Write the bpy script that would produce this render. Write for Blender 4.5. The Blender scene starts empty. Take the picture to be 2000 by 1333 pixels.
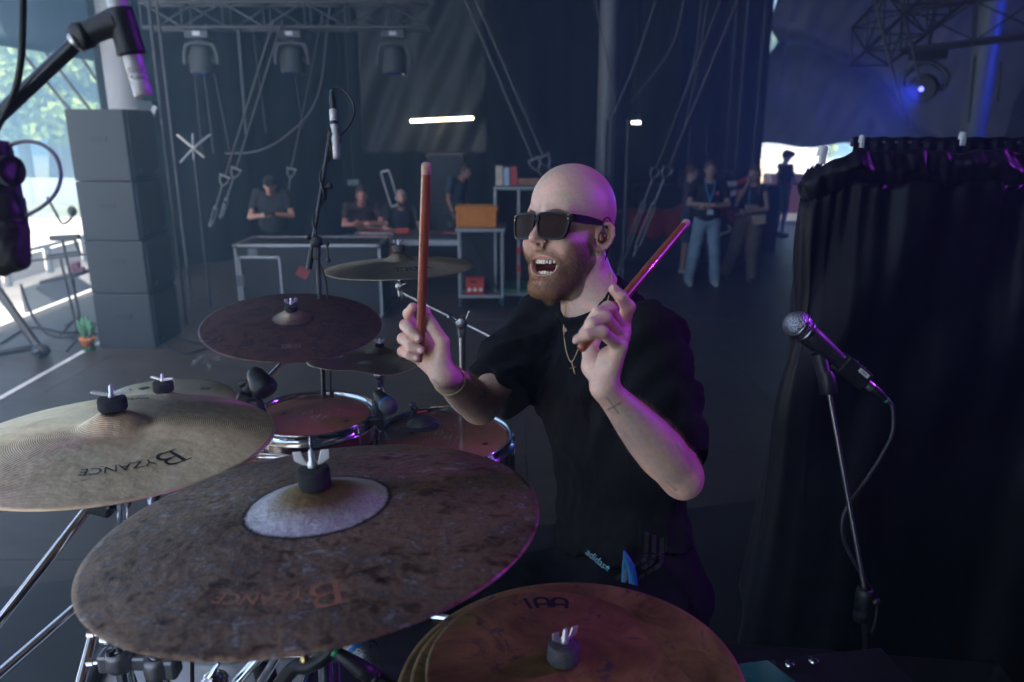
import bpy, bmesh, math, random
import numpy as np
from mathutils import Vector, Matrix, Quaternion

random.seed(7)
rng = np.random.default_rng(11)
SC = bpy.context.scene
COL = SC.collection
R = math.radians

# ---------------------------------------------------------------- camera
CAM_Z, PITCH, FPX = 2.2, R(15.6), 1490.0
cam_data = bpy.data.cameras.new("camera")
cam = bpy.data.objects.new("camera", cam_data)
COL.objects.link(cam)
SC.camera = cam
cam.location = (0, 0, CAM_Z)
cam.rotation_euler = (R(90) - PITCH, 0, 0)
cam_data.sensor_width = 36
cam_data.lens = FPX / 2000 * 36
cam_data.clip_start = 0.05
cam_data.clip_end = 400
cam_data.dof.use_dof = True
cam_data.dof.focus_distance = 1.42
cam_data.dof.aperture_fstop = 4.0

# ---------------------------------------------------------------- world, sun, exposure
SUN_EL, SUN_AZ = R(50), R(148)          # azimuth measured clockwise from +Y
world = bpy.data.worlds.new("World")
SC.world = world
world.use_nodes = True
wn = world.node_tree
for n in list(wn.nodes):
    wn.nodes.remove(n)
w_out = wn.nodes.new("ShaderNodeOutputWorld")
w_bg = wn.nodes.new("ShaderNodeBackground")
w_sky = wn.nodes.new("ShaderNodeTexSky")
w_sky.sky_type = 'NISHITA'
w_sky.sun_disc = False
w_sky.sun_elevation = SUN_EL
w_sky.sun_rotation = SUN_AZ
w_sky.dust_density = 6.0
w_sky.air_density = 0.3
w_sky.ozone_density = 0.2
w_bg.inputs[1].default_value = 0.15
wn.links.new(w_sky.outputs[0], w_bg.inputs[0])
wn.links.new(w_bg.outputs[0], w_out.inputs[0])

sun_data = bpy.data.lights.new("sun", 'SUN')
sun_data.energy = 4.5
sun_data.angle = R(0.5)
sun_data.color = (1.0, 0.95, 0.87)
sun = bpy.data.objects.new("sun", sun_data)
COL.objects.link(sun)
sdir = Vector((math.sin(SUN_AZ) * math.cos(SUN_EL), math.cos(SUN_AZ) * math.cos(SUN_EL), math.sin(SUN_EL)))
sun.rotation_euler = sdir.to_track_quat('Z', 'Y').to_euler()

SC.view_settings.view_transform = 'Standard'
SC.view_settings.look = 'None'
SC.view_settings.gamma = 1
SC.view_settings.use_curve_mapping = False
SC.view_settings.exposure = 2.2
SC.render.engine = 'CYCLES'
cy = SC.cycles
cy.use_denoising = True
cy.max_bounces = 8
cy.diffuse_bounces = 4
cy.glossy_bounces = 4
cy.transmission_bounces = 6
cy.volume_bounces = 1
cy.transparent_max_bounces = 12
cy.sample_clamp_indirect = 4.0
cy.caustics_reflective = False
cy.caustics_refractive = False
cy.volume_step_rate = 4

# ---------------------------------------------------------------- geometry of the picture
CP, SP = math.cos(PITCH), math.sin(PITCH)


def at(px, py, d):
    """A point of the place seen at photo pixel (px, py), d metres along the camera axis."""
    u, v = (px - 1000) / FPX * d, (666.5 - py) / FPX * d
    return Vector((u, d * CP + v * SP, CAM_Z + v * CP - d * SP))


def on_z(px, py, z=0.0):
    u, v = (px - 1000) / FPX, (666.5 - py) / FPX
    down = SP - v * CP
    s = (CAM_Z - z) / down
    return Vector((u * s, (CP + v * SP) * s, z))


def on_y(px, py, y):
    u, v = (px - 1000) / FPX, (666.5 - py) / FPX
    s = y / (CP + v * SP)
    return Vector((u * s, y, CAM_Z + (v * CP - SP) * s))


def A(v):
    return np.array(v, dtype=np.float64)


# ---------------------------------------------------------------- materials
MATS = {}


def nodes_of(name):
    m = bpy.data.materials.new(name)
    m.use_nodes = True
    nt = m.node_tree
    b = nt.nodes["Principled BSDF"]
    return m, nt, b


def N(nt, kind, **kw):
    n = nt.nodes.new(kind)
    for k, v in kw.items():
        if k.startswith("i_"):
            n.inputs[k[2:].replace("_", " ")].default_value = v
        elif k.startswith("n_"):
            n.inputs[int(k[2:])].default_value = v
        else:
            setattr(n, k, v)
    return n


def noise_fac(nt, scale, detail=4, rough=0.6, coord='Object', stretch=None, dist=0.0):
    tc = nt.nodes.new("ShaderNodeTexCoord")
    src = tc.outputs[coord]
    if stretch:
        mp = nt.nodes.new("ShaderNodeMapping")
        mp.inputs['Scale'].default_value = stretch
        nt.links.new(src, mp.inputs[0])
        src = mp.outputs[0]
    n = nt.nodes.new("ShaderNodeTexNoise")
    n.inputs['Scale'].default_value = scale
    n.inputs['Detail'].default_value = detail
    n.inputs['Roughness'].default_value = rough
    n.inputs['Distortion'].default_value = dist
    nt.links.new(src, n.inputs['Vector'])
    return n.outputs['Fac']


def ramp(nt, fac, stops):
    r = nt.nodes.new("ShaderNodeValToRGB")
    el = r.color_ramp.elements
    while len(el) < len(stops):
        el.new(0.5)
    for e, (p, c) in zip(el, stops):
        e.position = p
        e.color = (*c, 1) if len(c) == 3 else c
    nt.links.new(fac, r.inputs[0])
    return r.outputs[0]


def mat(name, base, rough=0.6, metal=0.0, var=0.25, scale=12, bump=0.0, bscale=80, coat=0.0, spec=0.5,
        emit=None, estr=0.0, trans=0.0, alpha=1.0, sheen=0.0, stretch=None, rvar=0.15):
    """Procedural surface: base colour mottled by noise, varied gloss, optional fine relief."""
    if name in MATS:
        return MATS[name]
    m, nt, b = nodes_of(name)
    b.inputs['Metallic'].default_value = metal
    b.inputs['Specular IOR Level'].default_value = spec
    b.inputs['Coat Weight'].default_value = coat
    b.inputs['Sheen Weight'].default_value = sheen
    b.inputs['Transmission Weight'].default_value = trans
    b.inputs['Alpha'].default_value = alpha
    if var > 0:
        f = noise_fac(nt, scale, 5, stretch=stretch)
        lo = tuple(c * (1 - var) for c in base)
        hi = tuple(min(1, c * (1 + var)) for c in base)
        nt.links.new(ramp(nt, f, [(0.3, lo), (0.7, hi)]), b.inputs['Base Color'])
        f2 = noise_fac(nt, scale * 2.3, 3)
        mr = N(nt, "ShaderNodeMapRange")
        mr.inputs['To Min'].default_value = max(0.03, rough - rvar * rough)
        mr.inputs['To Max'].default_value = min(1, rough + rvar)
        nt.links.new(f2, mr.inputs[0])
        nt.links.new(mr.outputs[0], b.inputs['Roughness'])
    else:
        b.inputs['Base Color'].default_value = (*base, 1)
        b.inputs['Roughness'].default_value = rough
    if bump > 0:
        bp = N(nt, "ShaderNodeBump")
        bp.inputs['Strength'].default_value = bump
        bp.inputs['Distance'].default_value = 0.002
        nt.links.new(noise_fac(nt, bscale, 4, stretch=stretch), bp.inputs['Height'])
        nt.links.new(bp.outputs[0], b.inputs['Normal'])
    if emit:
        b.inputs['Emission Color'].default_value = (*emit, 1)
        b.inputs['Emission Strength'].default_value = estr
    MATS[name] = m
    return m


# ---------------------------------------------------------------- objects
def link(o):
    COL.objects.link(o)
    return o


def tag(o, label=None, cat=None, group=None, kind=None):
    if label:
        o['label'] = label
    if cat:
        o['category'] = cat
    if group:
        o['group'] = group
    if kind:
        o['kind'] = kind
    return o


def empty(name, loc, label, cat, group=None, rz=0.0):
    o = bpy.data.objects.new(name, None)
    o.empty_display_size = 0.1
    link(o)
    o.location = loc
    o.rotation_euler = (0, 0, rz)
    return tag(o, label, cat, group)


def raw_mesh(name, verts, faces, m=None, parent=None, smooth=True, world=True):
    """verts in world space (world=True) or in the parent's space."""
    me = bpy.data.meshes.new(name)
    verts = np.asarray(verts, dtype=np.float64)
    me.from_pydata(verts.tolist(), [], faces if isinstance(faces, list) else faces.tolist())
    o = bpy.data.objects.new(name, me)
    link(o)
    if m is not None:
        for x in (m if isinstance(m, (list, tuple)) else [m]):
            me.materials.append(x)
    if smooth:
        me.shade_smooth()
    if parent is not None:
        o.parent = parent
        if world:
            bpy_update_parent(o, parent)
    return o


def chain_matrix(p):
    mw = Matrix.Identity(4)
    while p is not None:
        mw = (Matrix.LocRotScale(p.location, p.rotation_euler, p.scale)) @ mw if p.parent is None else \
            (p.matrix_parent_inverse @ Matrix.LocRotScale(p.location, p.rotation_euler, p.scale)) @ mw
        p = p.parent
    return mw


def bpy_update_parent(o, parent):
    o.matrix_parent_inverse = chain_matrix(parent).inverted()


class MB:
    """Collects simple shapes; build() links them as ONE mesh object."""

    def __init__(self):
        self.v, self.f, self.mi, self.sm = [], [], [], []
        self.n = 0
        self.cur = 0

    def add(self, verts, faces, smooth=False):
        verts = np.asarray(verts, dtype=np.float64).reshape(-1, 3)
        self.v.append(verts)
        self.f.extend([[i + self.n for i in f] for f in faces])
        self.mi.extend([self.cur] * len(faces))
        self.sm.extend([smooth] * len(faces))
        self.n += len(verts)
        return self

    def box(self, c, s, rot=None, bev=0.0):
        """centre c, full size s, optional Matrix 3x3 rot, bevel."""
        hx, hy, hz = s[0] / 2, s[1] / 2, s[2] / 2
        if bev > 0:
            b = min(bev, hx * .49, hy * .49, hz * .49)
            vs, fs = [], []
            bm = bmesh.new()
            r = bmesh.ops.create_cube(bm, size=1)
            for v in bm.verts:
                v.co = Vector((v.co.x * 2 * hx, v.co.y * 2 * hy, v.co.z * 2 * hz))
            bmesh.ops.bevel(bm, geom=list(bm.edges), offset=b, segments=2, affect='EDGES', profile=0.5)
            bm.verts.index_update()
            vs = np.array([v.co[:] for v in bm.verts])
            fs = [[v.index for v in f.verts] for f in bm.faces]
            bm.free()
        else:
            vs = np.array([[x, y, z] for x in (-hx, hx) for y in (-hy, hy) for z in (-hz, hz)])
            fs = [[0, 1, 3, 2], [4, 6, 7, 5], [0, 4, 5, 1], [2, 3, 7, 6], [0, 2, 6, 4], [1, 5, 7, 3]]
        if rot is not None:
            vs = vs @ np.array(rot).T
        return self.add(vs + np.array(c[:]), fs)

    def tube(self, pts, r, n=10, cap=True, r2=None):
        """tube along pts; r number or list of radii"""
        P = np.array([p[:] for p in pts], dtype=np.float64)
        k = len(P)
        rr = np.full(k, float(r)) if not hasattr(r, '__len__') else np.array(r, dtype=float)
        if r2 is not None:
            rr = np.linspace(r, r2, k)
        T = np.gradient(P, axis=0) if k > 2 else np.repeat((P[1] - P[0])[None], k, 0)
        T /= np.linalg.norm(T, axis=1)[:, None] + 1e-12
        a = np.array([0, 0, 1.0]) if abs(T[0][2]) < 0.9 else np.array([1.0, 0, 0])
        u = np.cross(T[0], a)
        u /= np.linalg.norm(u)
        ang = np.linspace(0, 2 * np.pi, n, endpoint=False)
        vs = []
        for i in range(k):
            u = u - T[i] * np.dot(u, T[i])
            u /= np.linalg.norm(u) + 1e-12
            w = np.cross(T[i], u)
            vs.append(P[i] + rr[i] * (np.cos(ang)[:, None] * u + np.sin(ang)[:, None] * w))
        vs = np.concatenate(vs)
        fs = []
        for i in range(k - 1):
            for j in range(n):
                j2 = (j + 1) % n
                fs.append([i * n + j, i * n + j2, (i + 1) * n + j2, (i + 1) * n + j])
        self.add(vs, fs, True)
        if cap:
            self.add(vs[:n], [list(range(n))[::-1]])
            self.add(vs[-n:], [list(range(n))])
        return self

    def lathe(self, c, prof, axis=(0, 0, 1), n=24, closed=False):
        """prof: list of (radius, height) along axis from c"""
        ax = Vector(axis).normalized()
        q = Vector((0, 0, 1)).rotation_difference(ax).to_matrix()
        ang = np.linspace(0, 2 * np.pi, n, endpoint=False)
        vs = np.concatenate([np.stack([r * np.cos(ang), r * np.sin(ang), np.full(n, h)], 1) for r, h in prof])
        vs = vs @ np.array(q).T + np.array(c[:])
        fs = []
        for i in range(len(prof) - 1):
            for j in range(n):
                j2 = (j + 1) % n
                fs.append([i * n + j, i * n + j2, (i + 1) * n + j2, (i + 1) * n + j])
        return self.add(vs, fs, True)

    def cyl(self, c, r, h, axis=(0, 0, 1), n=20, r2=None, bev=0.0):
        r2 = r if r2 is None else r2
        b = bev
        prof = [(1e-5, 0), (max(r - b, 1e-5), 0), (r, b), (r2, h - b), (max(r2 - b, 1e-5), h), (1e-5, h)]
        return self.lathe(c, prof, axis, n)

    def sphere(self, c, r, n=14, m=9):
        r = (r, r, r) if not hasattr(r, '__len__') else r
        vs = []
        for i in range(m + 1):
            t = math.pi * i / m
            for j in range(n):
                a = 2 * math.pi * j / n
                vs.append((c[0] + r[0] * math.sin(t) * math.cos(a), c[1] + r[1] * math.sin(t) * math.sin(a), c[2] + r[2] * math.cos(t)))
        fs = [[i * n + j, (i + 1) * n + j, (i + 1) * n + (j + 1) % n, i * n + (j + 1) % n] for i in range(m) for j in range(n)]
        return self.add(vs, fs, True)

    def build(self, name, m, parent=None, world=True, **kw):
        me = bpy.data.meshes.new(name)
        V = np.concatenate(self.v)
        me.from_pydata(V.tolist(), [], self.f)
        for x in (m if isinstance(m, (list, tuple)) else [m]):
            me.materials.append(x)
        me.polygons.foreach_set('use_smooth', np.array(self.sm, dtype=bool))
        if max(self.mi) > 0:
            me.polygons.foreach_set('material_index', np.array(self.mi, dtype=np.int32))
        o = bpy.data.objects.new(name, me)
        link(o)
        if parent is not None:
            o.parent = parent
            if world:
                bpy_update_parent(o, parent)
        tag(o, **kw)
        return o


def children(o):
    return list(o.children)


def copy_tree(o, parent=None):
    c = o.copy()
    COL.objects.link(c)
    if parent is not None:
        c.parent = parent
        c.matrix_parent_inverse = o.matrix_parent_inverse.copy()
    for ch in children(o):
        copy_tree(ch, c)
    return c


def bez(p0, p1, p2, p3, n=14):
    t = np.linspace(0, 1, n)[:, None]
    p0, p1, p2, p3 = [np.array(p[:], dtype=float) for p in (p0, p1, p2, p3)]
    return list((1 - t) ** 3 * p0 + 3 * (1 - t) ** 2 * t * p1 + 3 * (1 - t) * t ** 2 * p2 + t ** 3 * p3)


def spline(pts, n=8):
    """Catmull-Rom through pts"""
    P = [np.array(p[:], dtype=float) for p in pts]
    P = [2 * P[0] - P[1]] + P + [2 * P[-1] - P[-2]]
    out = []
    for i in range(1, len(P) - 2):
        for k in range(n):
            t = k / n
            a, b, c, d = P[i - 1:i + 3]
            out.append(0.5 * ((2 * b) + (-a + c) * t + (2 * a - 5 * b + 4 * c - d) * t * t + (-a + 3 * b - 3 * c + d) * t ** 3))
    out.append(P[-2])
    return out


def text_polys(txt, size=1.0, shear=0.0, align='CENTER'):
    """flat 2-D mesh of a line of lettering: verts (n,2), faces"""
    cu = bpy.data.curves.new("lettering", 'FONT')
    cu.body = txt
    cu.size = size
    cu.shear = shear
    cu.align_x = align
    cu.align_y = 'CENTER'
    cu.resolution_u = 3
    o = bpy.data.objects.new("lettering", cu)
    COL.objects.link(o)
    dg = bpy.context.evaluated_depsgraph_get()
    me = o.evaluated_get(dg).to_mesh()
    V = np.array([v.co[:2] for v in me.vertices]).reshape(-1, 2)
    F = [list(p.vertices) for p in me.polygons]
    o.evaluated_get(dg).to_mesh_clear()
    bpy.data.objects.remove(o)
    bpy.data.curves.remove(cu)
    return V, F


# ---------------------------------------------------------------- implicit modelling (numpy)
def smin(a, b, k):
    h = np.clip(0.5 + 0.5 * (b - a) / k, 0, 1)
    return b + (a - b) * h - k * h * (1 - h)


def ssub(a, b, k):
    """a minus b"""
    return -smin(-a, b, k)


def ell(p, c, r, M=None):
    q = p - A(c)
    if M is not None:
        q = q @ M
    r = A(r)
    k0 = np.linalg.norm(q / r, axis=1)
    k1 = np.linalg.norm(q / (r * r), axis=1) + 1e-9
    return k0 * (k0 - 1) / k1


def cone(p, a, b, ra, rb):
    """capsule with linearly varying radius"""
    a, b = A(a), A(b)
    ba = b - a
    h = np.clip((p - a) @ ba / (ba @ ba + 1e-12), 0, 1)
    return np.linalg.norm(p - a - h[:, None] * ba, axis=1) - (ra + (rb - ra) * h)


def chain_sdf(p, pts, rad, k=None):
    d = None
    for i in range(len(pts) - 1):
        e = cone(p, pts[i], pts[i + 1], rad[i], rad[i + 1])
        d = e if d is None else (np.minimum(d, e) if k is None else smin(d, e, k))
    return d


def mesh_sdf(f, lo, hi, h, steps=2, lip=1.0):
    """surface nets of f(points)->distance inside box lo..hi at cell size h"""
    lo, hi = A(lo), A(hi)
    B = 8
    nb = np.maximum(1, np.ceil((hi - lo) / (h * B)).astype(int))
    n = nb * B + 1
    bc = np.stack(np.meshgrid(*[np.arange(k) for k in nb], indexing='ij'), -1).reshape(-1, 3)
    cen = lo + (bc + 0.5) * h * B
    fc = f(cen)
    keep = np.abs(fc) < h * B * 0.9 * lip + h * 2
    F = np.empty(n, dtype=np.float32)
    F[:] = 1.0
    big = np.repeat(np.repeat(np.repeat(np.sign(fc).reshape(nb), B, 0), B, 1), B, 2)
    F[:-1, :-1, :-1] = big
    F[-1] = F[-2]
    F[:, -1] = F[:, -2]
    F[:, :, -1] = F[:, :, -2]
    mask = np.zeros(n, dtype=bool)
    for b in bc[keep]:
        x, y, z = b * B
        mask[x:x + B + 1, y:y + B + 1, z:z + B + 1] = True
    idx = np.argwhere(mask)
    vals = np.concatenate([f(lo + c * h) for c in np.array_split(idx, max(1, len(idx) // 400000))])
    F[mask] = vals
    S = F < 0
    # active cells
    c8 = [S[i:n[0] - 1 + i, j:n[1] - 1 + j, k:n[2] - 1 + k] for i in (0, 1) for j in (0, 1) for k in (0, 1)]
    cnt = sum(c.astype(np.int8) for c in c8)
    act = (cnt > 0) & (cnt < 8) & mask[:-1, :-1, :-1]
    cells = np.argwhere(act)
    vid = np.full(act.shape, -1, dtype=np.int64)
    vid[act] = np.arange(len(cells))
    off = np.array([(i, j, k) for i in (0, 1) for j in (0, 1) for k in (0, 1)])
    val = np.stack([F[cells[:, 0] + o[0], cells[:, 1] + o[1], cells[:, 2] + o[2]] for o in off], 1)
    acc = np.zeros((len(cells), 3))
    num = np.zeros(len(cells))
    for a in range(8):
        for b in range(a + 1, 8):
            if np.abs(off[a] - off[b]).sum() != 1:
                continue
            cr = (val[:, a] < 0) != (val[:, b] < 0)
            t = val[:, a] / (val[:, a] - val[:, b] + 1e-12)
            pt = off[a] + t[:, None] * (off[b] - off[a])
            acc[cr] += pt[cr]
            num[cr] += 1
    V = lo + (cells + acc / np.maximum(num, 1)[:, None]) * h
    faces = []
    for ax in range(3):
        o1, o2 = [a for a in range(3) if a != ax]
        sl0 = [slice(None)] * 3
        sl1 = [slice(None)] * 3
        sl0[ax] = slice(0, -1)
        sl1[ax] = slice(1, None)
        ch = S[tuple(sl0)] != S[tuple(sl1)]
        e = np.argwhere(ch)
        e = e[(e[:, o1] > 0) & (e[:, o2] > 0) & (e[:, o1] < n[o1] - 1) & (e[:, o2] < n[o2] - 1)]
        q = []
        for d1, d2 in ((-1, -1), (0, -1), (0, 0), (-1, 0)):
            c = e.copy()
            c[:, o1] += d1
            c[:, o2] += d2
            q.append(vid[c[:, 0], c[:, 1], c[:, 2]])
        q = np.stack(q, 1)
        inside = S[e[:, 0], e[:, 1], e[:, 2]]
        flip = inside if ax != 1 else ~inside
        q[~flip] = q[~flip][:, ::-1]
        q = q[(q >= 0).all(1)]
        faces.append(q)
    faces = np.concatenate(faces)
    for _ in range(steps):
        g = grad(f, V, h * 0.5)
        d = f(V)
        V = V - np.clip(d, -h, h)[:, None] * g / (np.linalg.norm(g, axis=1)[:, None] + 1e-6) * 0.9
    return V, faces


def grad(f, V, e):
    g = np.empty_like(V)
    for a in range(3):
        o = np.zeros(3)
        o[a] = e
        g[:, a] = (f(V + o) - f(V - o)) / (2 * e)
    return g


def bend_noise(p, freq, seed=0, octaves=3):
    """cheap smooth pseudo-noise, -1..1"""
    r = np.random.default_rng(seed)
    s = np.zeros(len(p))
    amp = 1.0
    tot = 0
    for o in range(octaves):
        for _ in range(4):
            k = r.normal(size=3)
            k /= np.linalg.norm(k)
            s += amp * np.sin(p @ k * freq * 6.283 * (0.7 + 0.6 * r.random()) + r.random() * 6.283)
        tot += amp * 2.2
        amp *= 0.55
        freq *= 2
    return s / tot
RISER_Z = 0.6


def spot(name, loc, tgt, energy, color, size_deg, blend, radius, label=None):
    L = bpy.data.lights.new(name, 'SPOT')
    L.energy = energy
    L.color = color
    L.spot_size = R(size_deg)
    L.spot_blend = blend
    L.shadow_soft_size = radius
    o = bpy.data.objects.new(name, L)
    COL.objects.link(o)
    o.location = loc
    o.rotation_euler = (Vector(loc) - Vector(tgt)).to_track_quat('Z', 'Y').to_euler()
    return o


# the lit stage lights of the show: violet from the right, blue from behind right, blue across the back
LAMP_V = Vector((4.1, 2.0, 3.5))
LAMP_B = on_y(1796, 176, 8.6)
LAMP_B2 = Vector((11.6, 7.0, 4.6))
spot("violet_beam", LAMP_V, (.22, 1.35, 1.95), 100, (.42, .05, 1.0), 24, .8, .07)
spot("blue_beam", LAMP_B, (-.5, 1.7, 1.6), 45, (.06, .08, 1.0), 20, .6, .03)
spot("blue_wash", LAMP_B2, (6.5, 15.5, 4.0), 480, (.03, .07, 1.0), 58, .7, .10)
M_RUBBER = mat("black rubber", (.012, .012, .014), rough=.5, var=.2, scale=90)
M_DARKMETAL = mat("black hardware", (.018, .018, .020), rough=.35, var=.2, scale=80)
M_BLACKPL = mat("black plastic", (.014, .014, .016), rough=.42, var=.2, scale=60)
M_WHITEPL = mat("white tape", (.62, .62, .63), rough=.5, var=.15, scale=12)
M_NICKEL = mat("satin nickel", (.62, .60, .58), rough=.28, metal=1, var=.06, scale=60)
M_NICKELP = mat("silver mic paint", (.62, .61, .61), rough=.36, metal=.15, var=.06, scale=60)


def bbox(pts, m):
    P = np.array([A(p) for p in pts])
    return P.min(0) - m, P.max(0) + m


def gsn(d, s):
    return np.exp(-(d / s) ** 2)


# ================================================================= the stage (axis: audience towards -X)
EDGE_X = -5.9


def floor_mat(name, lo, hi, rough, seams=None, streak=True):
    m, nt, b = nodes_of(name)
    f = noise_fac(nt, 1.3, 8, .62, stretch=(1, 2.6, 1))
    col = ramp(nt, f, [(.3, lo), (.7, hi)])
    f2 = ramp(nt, noise_fac(nt, 14, 8, .75, stretch=(1, 5, 1)), [(.35, (.75,) * 3), (.65, (1, 1, 1)), (.80, (1.35,) * 3)])
    mx = N(nt, "ShaderNodeMix", data_type='RGBA', blend_type='MULTIPLY')
    mx.inputs[0].default_value = .8
    nt.links.new(col, mx.inputs[6])
    nt.links.new(f2, mx.inputs[7])
    # scuffs
    sc_ = ramp(nt, noise_fac(nt, 5, 10, .82, dist=1.2), [(.66, (0, 0, 0)), (.70, (1, 1, 1))])
    m2 = N(nt, "ShaderNodeMix", data_type='RGBA')
    nt.links.new(sc_, m2.inputs[0])
    nt.links.new(mx.outputs[2], m2.inputs[6])
    m2.inputs[7].default_value = tuple(min(1, c * 1.7) for c in hi) + (1,)
    nt.links.new(m2.outputs[2], b.inputs['Base Color'])
    mr = N(nt, "ShaderNodeMapRange")
    mr.inputs['To Min'].default_value = rough - .12
    mr.inputs['To Max'].default_value = rough + .14
    nt.links.new(noise_fac(nt, 3, 6, .7, stretch=(1, 3, 1)), mr.inputs[0])
    nt.links.new(mr.outputs[0], b.inputs['Roughness'])
    bp = N(nt, "ShaderNodeBump")
    bp.inputs['Strength'].default_value = .3
    bp.inputs['Distance'].default_value = .002
    nt.links.new(noise_fac(nt, 160, 3, .6), bp.inputs['Height'])
    nt.links.new(bp.outputs[0], b.inputs['Normal'])
    b.inputs['Specular IOR Level'].default_value = .5
    return m


M_FLOOR = floor_mat("stage ply", (.036, .029, .023), (.070, .056, .045), .42)
M_RISER = floor_mat("riser deck", (.016, .0145, .014), (.030, .027, .025), .42)
M_TAPE = mat("white tape", (.62, .62, .63), rough=.5, var=.15, scale=12)
M_GROUND, nt, b = nodes_of("dry grass and dust")
f = noise_fac(nt, .35, 8, .65)
f2 = noise_fac(nt, 9, 6, .7)
mx = N(nt, "ShaderNodeMix", data_type='RGBA', blend_type='MULTIPLY')
mx.inputs[0].default_value = .6
nt.links.new(ramp(nt, f, [(.35, (.10, .115, .035)), (.55, (.19, .175, .07)), (.7, (.30, .25, .14))]), mx.inputs[6])
nt.links.new(ramp(nt, f2, [(.3, (.6,) * 3), (.7, (1, 1, 1))]), mx.inputs[7])
nt.links.new(mx.outputs[2], b.inputs['Base Color'])
b.inputs['Roughness'].default_value = .95
M_PAVE = mat("pale dusty paving", (.62, .54, .43), rough=.9, var=.18, scale=1.2, bump=.3, bscale=20)

GZ = -.85          # the field lies below the stage


def sheet(name, x0, x1, y0, y1, z, mt, kind='structure', th=None, n=1, label=None):
    m = MB()
    if th:
        m.box(((x0 + x1) / 2, (y0 + y1) / 2, z - th / 2), (x1 - x0, y1 - y0, th))
    else:
        xs, ys = np.linspace(x0, x1, n + 1), np.linspace(y0, y1, n + 1)
        m.add([(x, y, z) for x in xs for y in ys], [[i * (n + 1) + j, (i + 1) * (n + 1) + j, (i + 1) * (n + 1) + j + 1, i * (n + 1) + j + 1] for i in range(n) for j in range(n)])
    o = m.build(name, mt)
    o['kind'] = kind
    return o


sheet("ground", -70, 60, -50, 90, GZ, M_GROUND)
sheet("paved_path", -45, EDGE_X - .5, -40, 27, GZ + .004, M_PAVE)
sheet("stage_substructure", EDGE_X + .3, 16, -8, 19.5, -.06, mat("skirt black", (.01, .01, .012), rough=.9), th=.75)

# stage floor: individual plywood panels with open joints
floor = bpy.data.objects.new("stage_floor", None)
link(floor)
floor['kind'] = 'structure'
PX, PY = 2.07, 1.04
panel_mesh = None
cnt = 0
for i in range(-3, 7):
    for j in range(-2, 14):
        x, y = .10 + i * PX, -.35 + j * PY * 1.26
        x0, x1 = max(x, EDGE_X), min(x + PX, 14.5)
        if x1 - x0 < .05:
            continue
        if panel_mesh is None:
            m = MB()
            m.box((0, 0, -.014), (PX - .004, PY * 1.26 - .004, .028))
            p = m.build("floor_panel", M_FLOOR, floor)
            panel_mesh = p.data
        else:
            p = bpy.data.objects.new("floor_panel", panel_mesh)
            link(p)
            p.parent = floor
        p.location = ((x0 + x1) / 2, y + PY * .63, -.0012 * ((i * 7 + j * 5) % 3))
        p.scale = ((x1 - x0) / PX, 1, 1)
sheet("under_floor", EDGE_X, 14.5, -3.5, 19, -.030, mat("joint dark", (.012, .012, .012), rough=.9))
# stage edge: white trim rail and the lower step before it, white tape line
m = MB()
m.box((EDGE_X - .03, 7.5, -.02), (.06, 23, .055))
e = m.build("stage_edge_trim", M_TAPE)
e['kind'] = 'structure'
m = MB()
m.box((-4.22, 3.4, .0045), (.055, 9.2, .001), Matrix.Rotation(R(2.2), 3, 'Z'))
e = m.build("floor_tape_line", M_TAPE)
e['kind'] = 'structure'
# lower apron in front of the stage edge, standing on dark legs
ap = sheet("front_apron", EDGE_X - 3.2, EDGE_X - .35, 1, 30, -.45, M_PAVE, th=.12)

# riser: panels under the kit
rz_ = bpy.data.objects.new("drum_riser", None)
link(rz_)
rz_['kind'] = 'structure'
pr, pl_ = on_z(1400, 986, RISER_Z), on_z(120, 1133, RISER_Z)
edge_dir = (Vector((pr.x, pr.y, 0)) - Vector((pl_.x, pl_.y, 0))).normalized()
nrm_in = Vector((edge_dir.y, -edge_dir.x, 0))
rm = np.array([[edge_dir.x, nrm_in.x, 0], [edge_dir.y, nrm_in.y, 0], [0, 0, 1]])
mid = (Vector((pr.x, pr.y, RISER_Z)) + Vector((pl_.x, pl_.y, RISER_Z))) / 2
for i in range(-1, 3):
    for j in range(0, 3):
        c = mid + edge_dir * (i * 2.0 - 1.9 + .6) + nrm_in * (j * 1.0 + .5) + Vector((0, 0, -.05))
        m = MB()
        m.box((0, 0, 0), (1.994, .994, .10))
        p = m.build("deck_panel", M_RISER, rz_, world=False)
        p.location = c
        p.rotation_euler = (0, 0, math.atan2(edge_dir.y, edge_dir.x))
for i in range(0, 5):
    for j in (0, 1, 2, 3):
        c = mid + edge_dir * (i * 1.98 - 4.2) + nrm_in * (j * .96 + .06)
        m = MB()
        m.tube([(c.x, c.y, RISER_Z - .1), (c.x, c.y, 0)], .024, 10)
        m.build("leg", mat("alloy", (.35, .36, .38), rough=.35, metal=.9), rz_)

# ---- roof, back and side drapes
M_BLACKOUT = mat("black molton", (.0025, .0025, .0034), rough=.95, var=.25, scale=2)
M_GREYDRAPE = mat("dark grey tarpaulin", (.022, .022, .024), rough=.55, var=.18, scale=2, bump=.2, bscale=14)
M_ROOF = mat("dark roof skin", (.006, .0065, .008), rough=.6, var=.2, scale=1)


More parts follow.
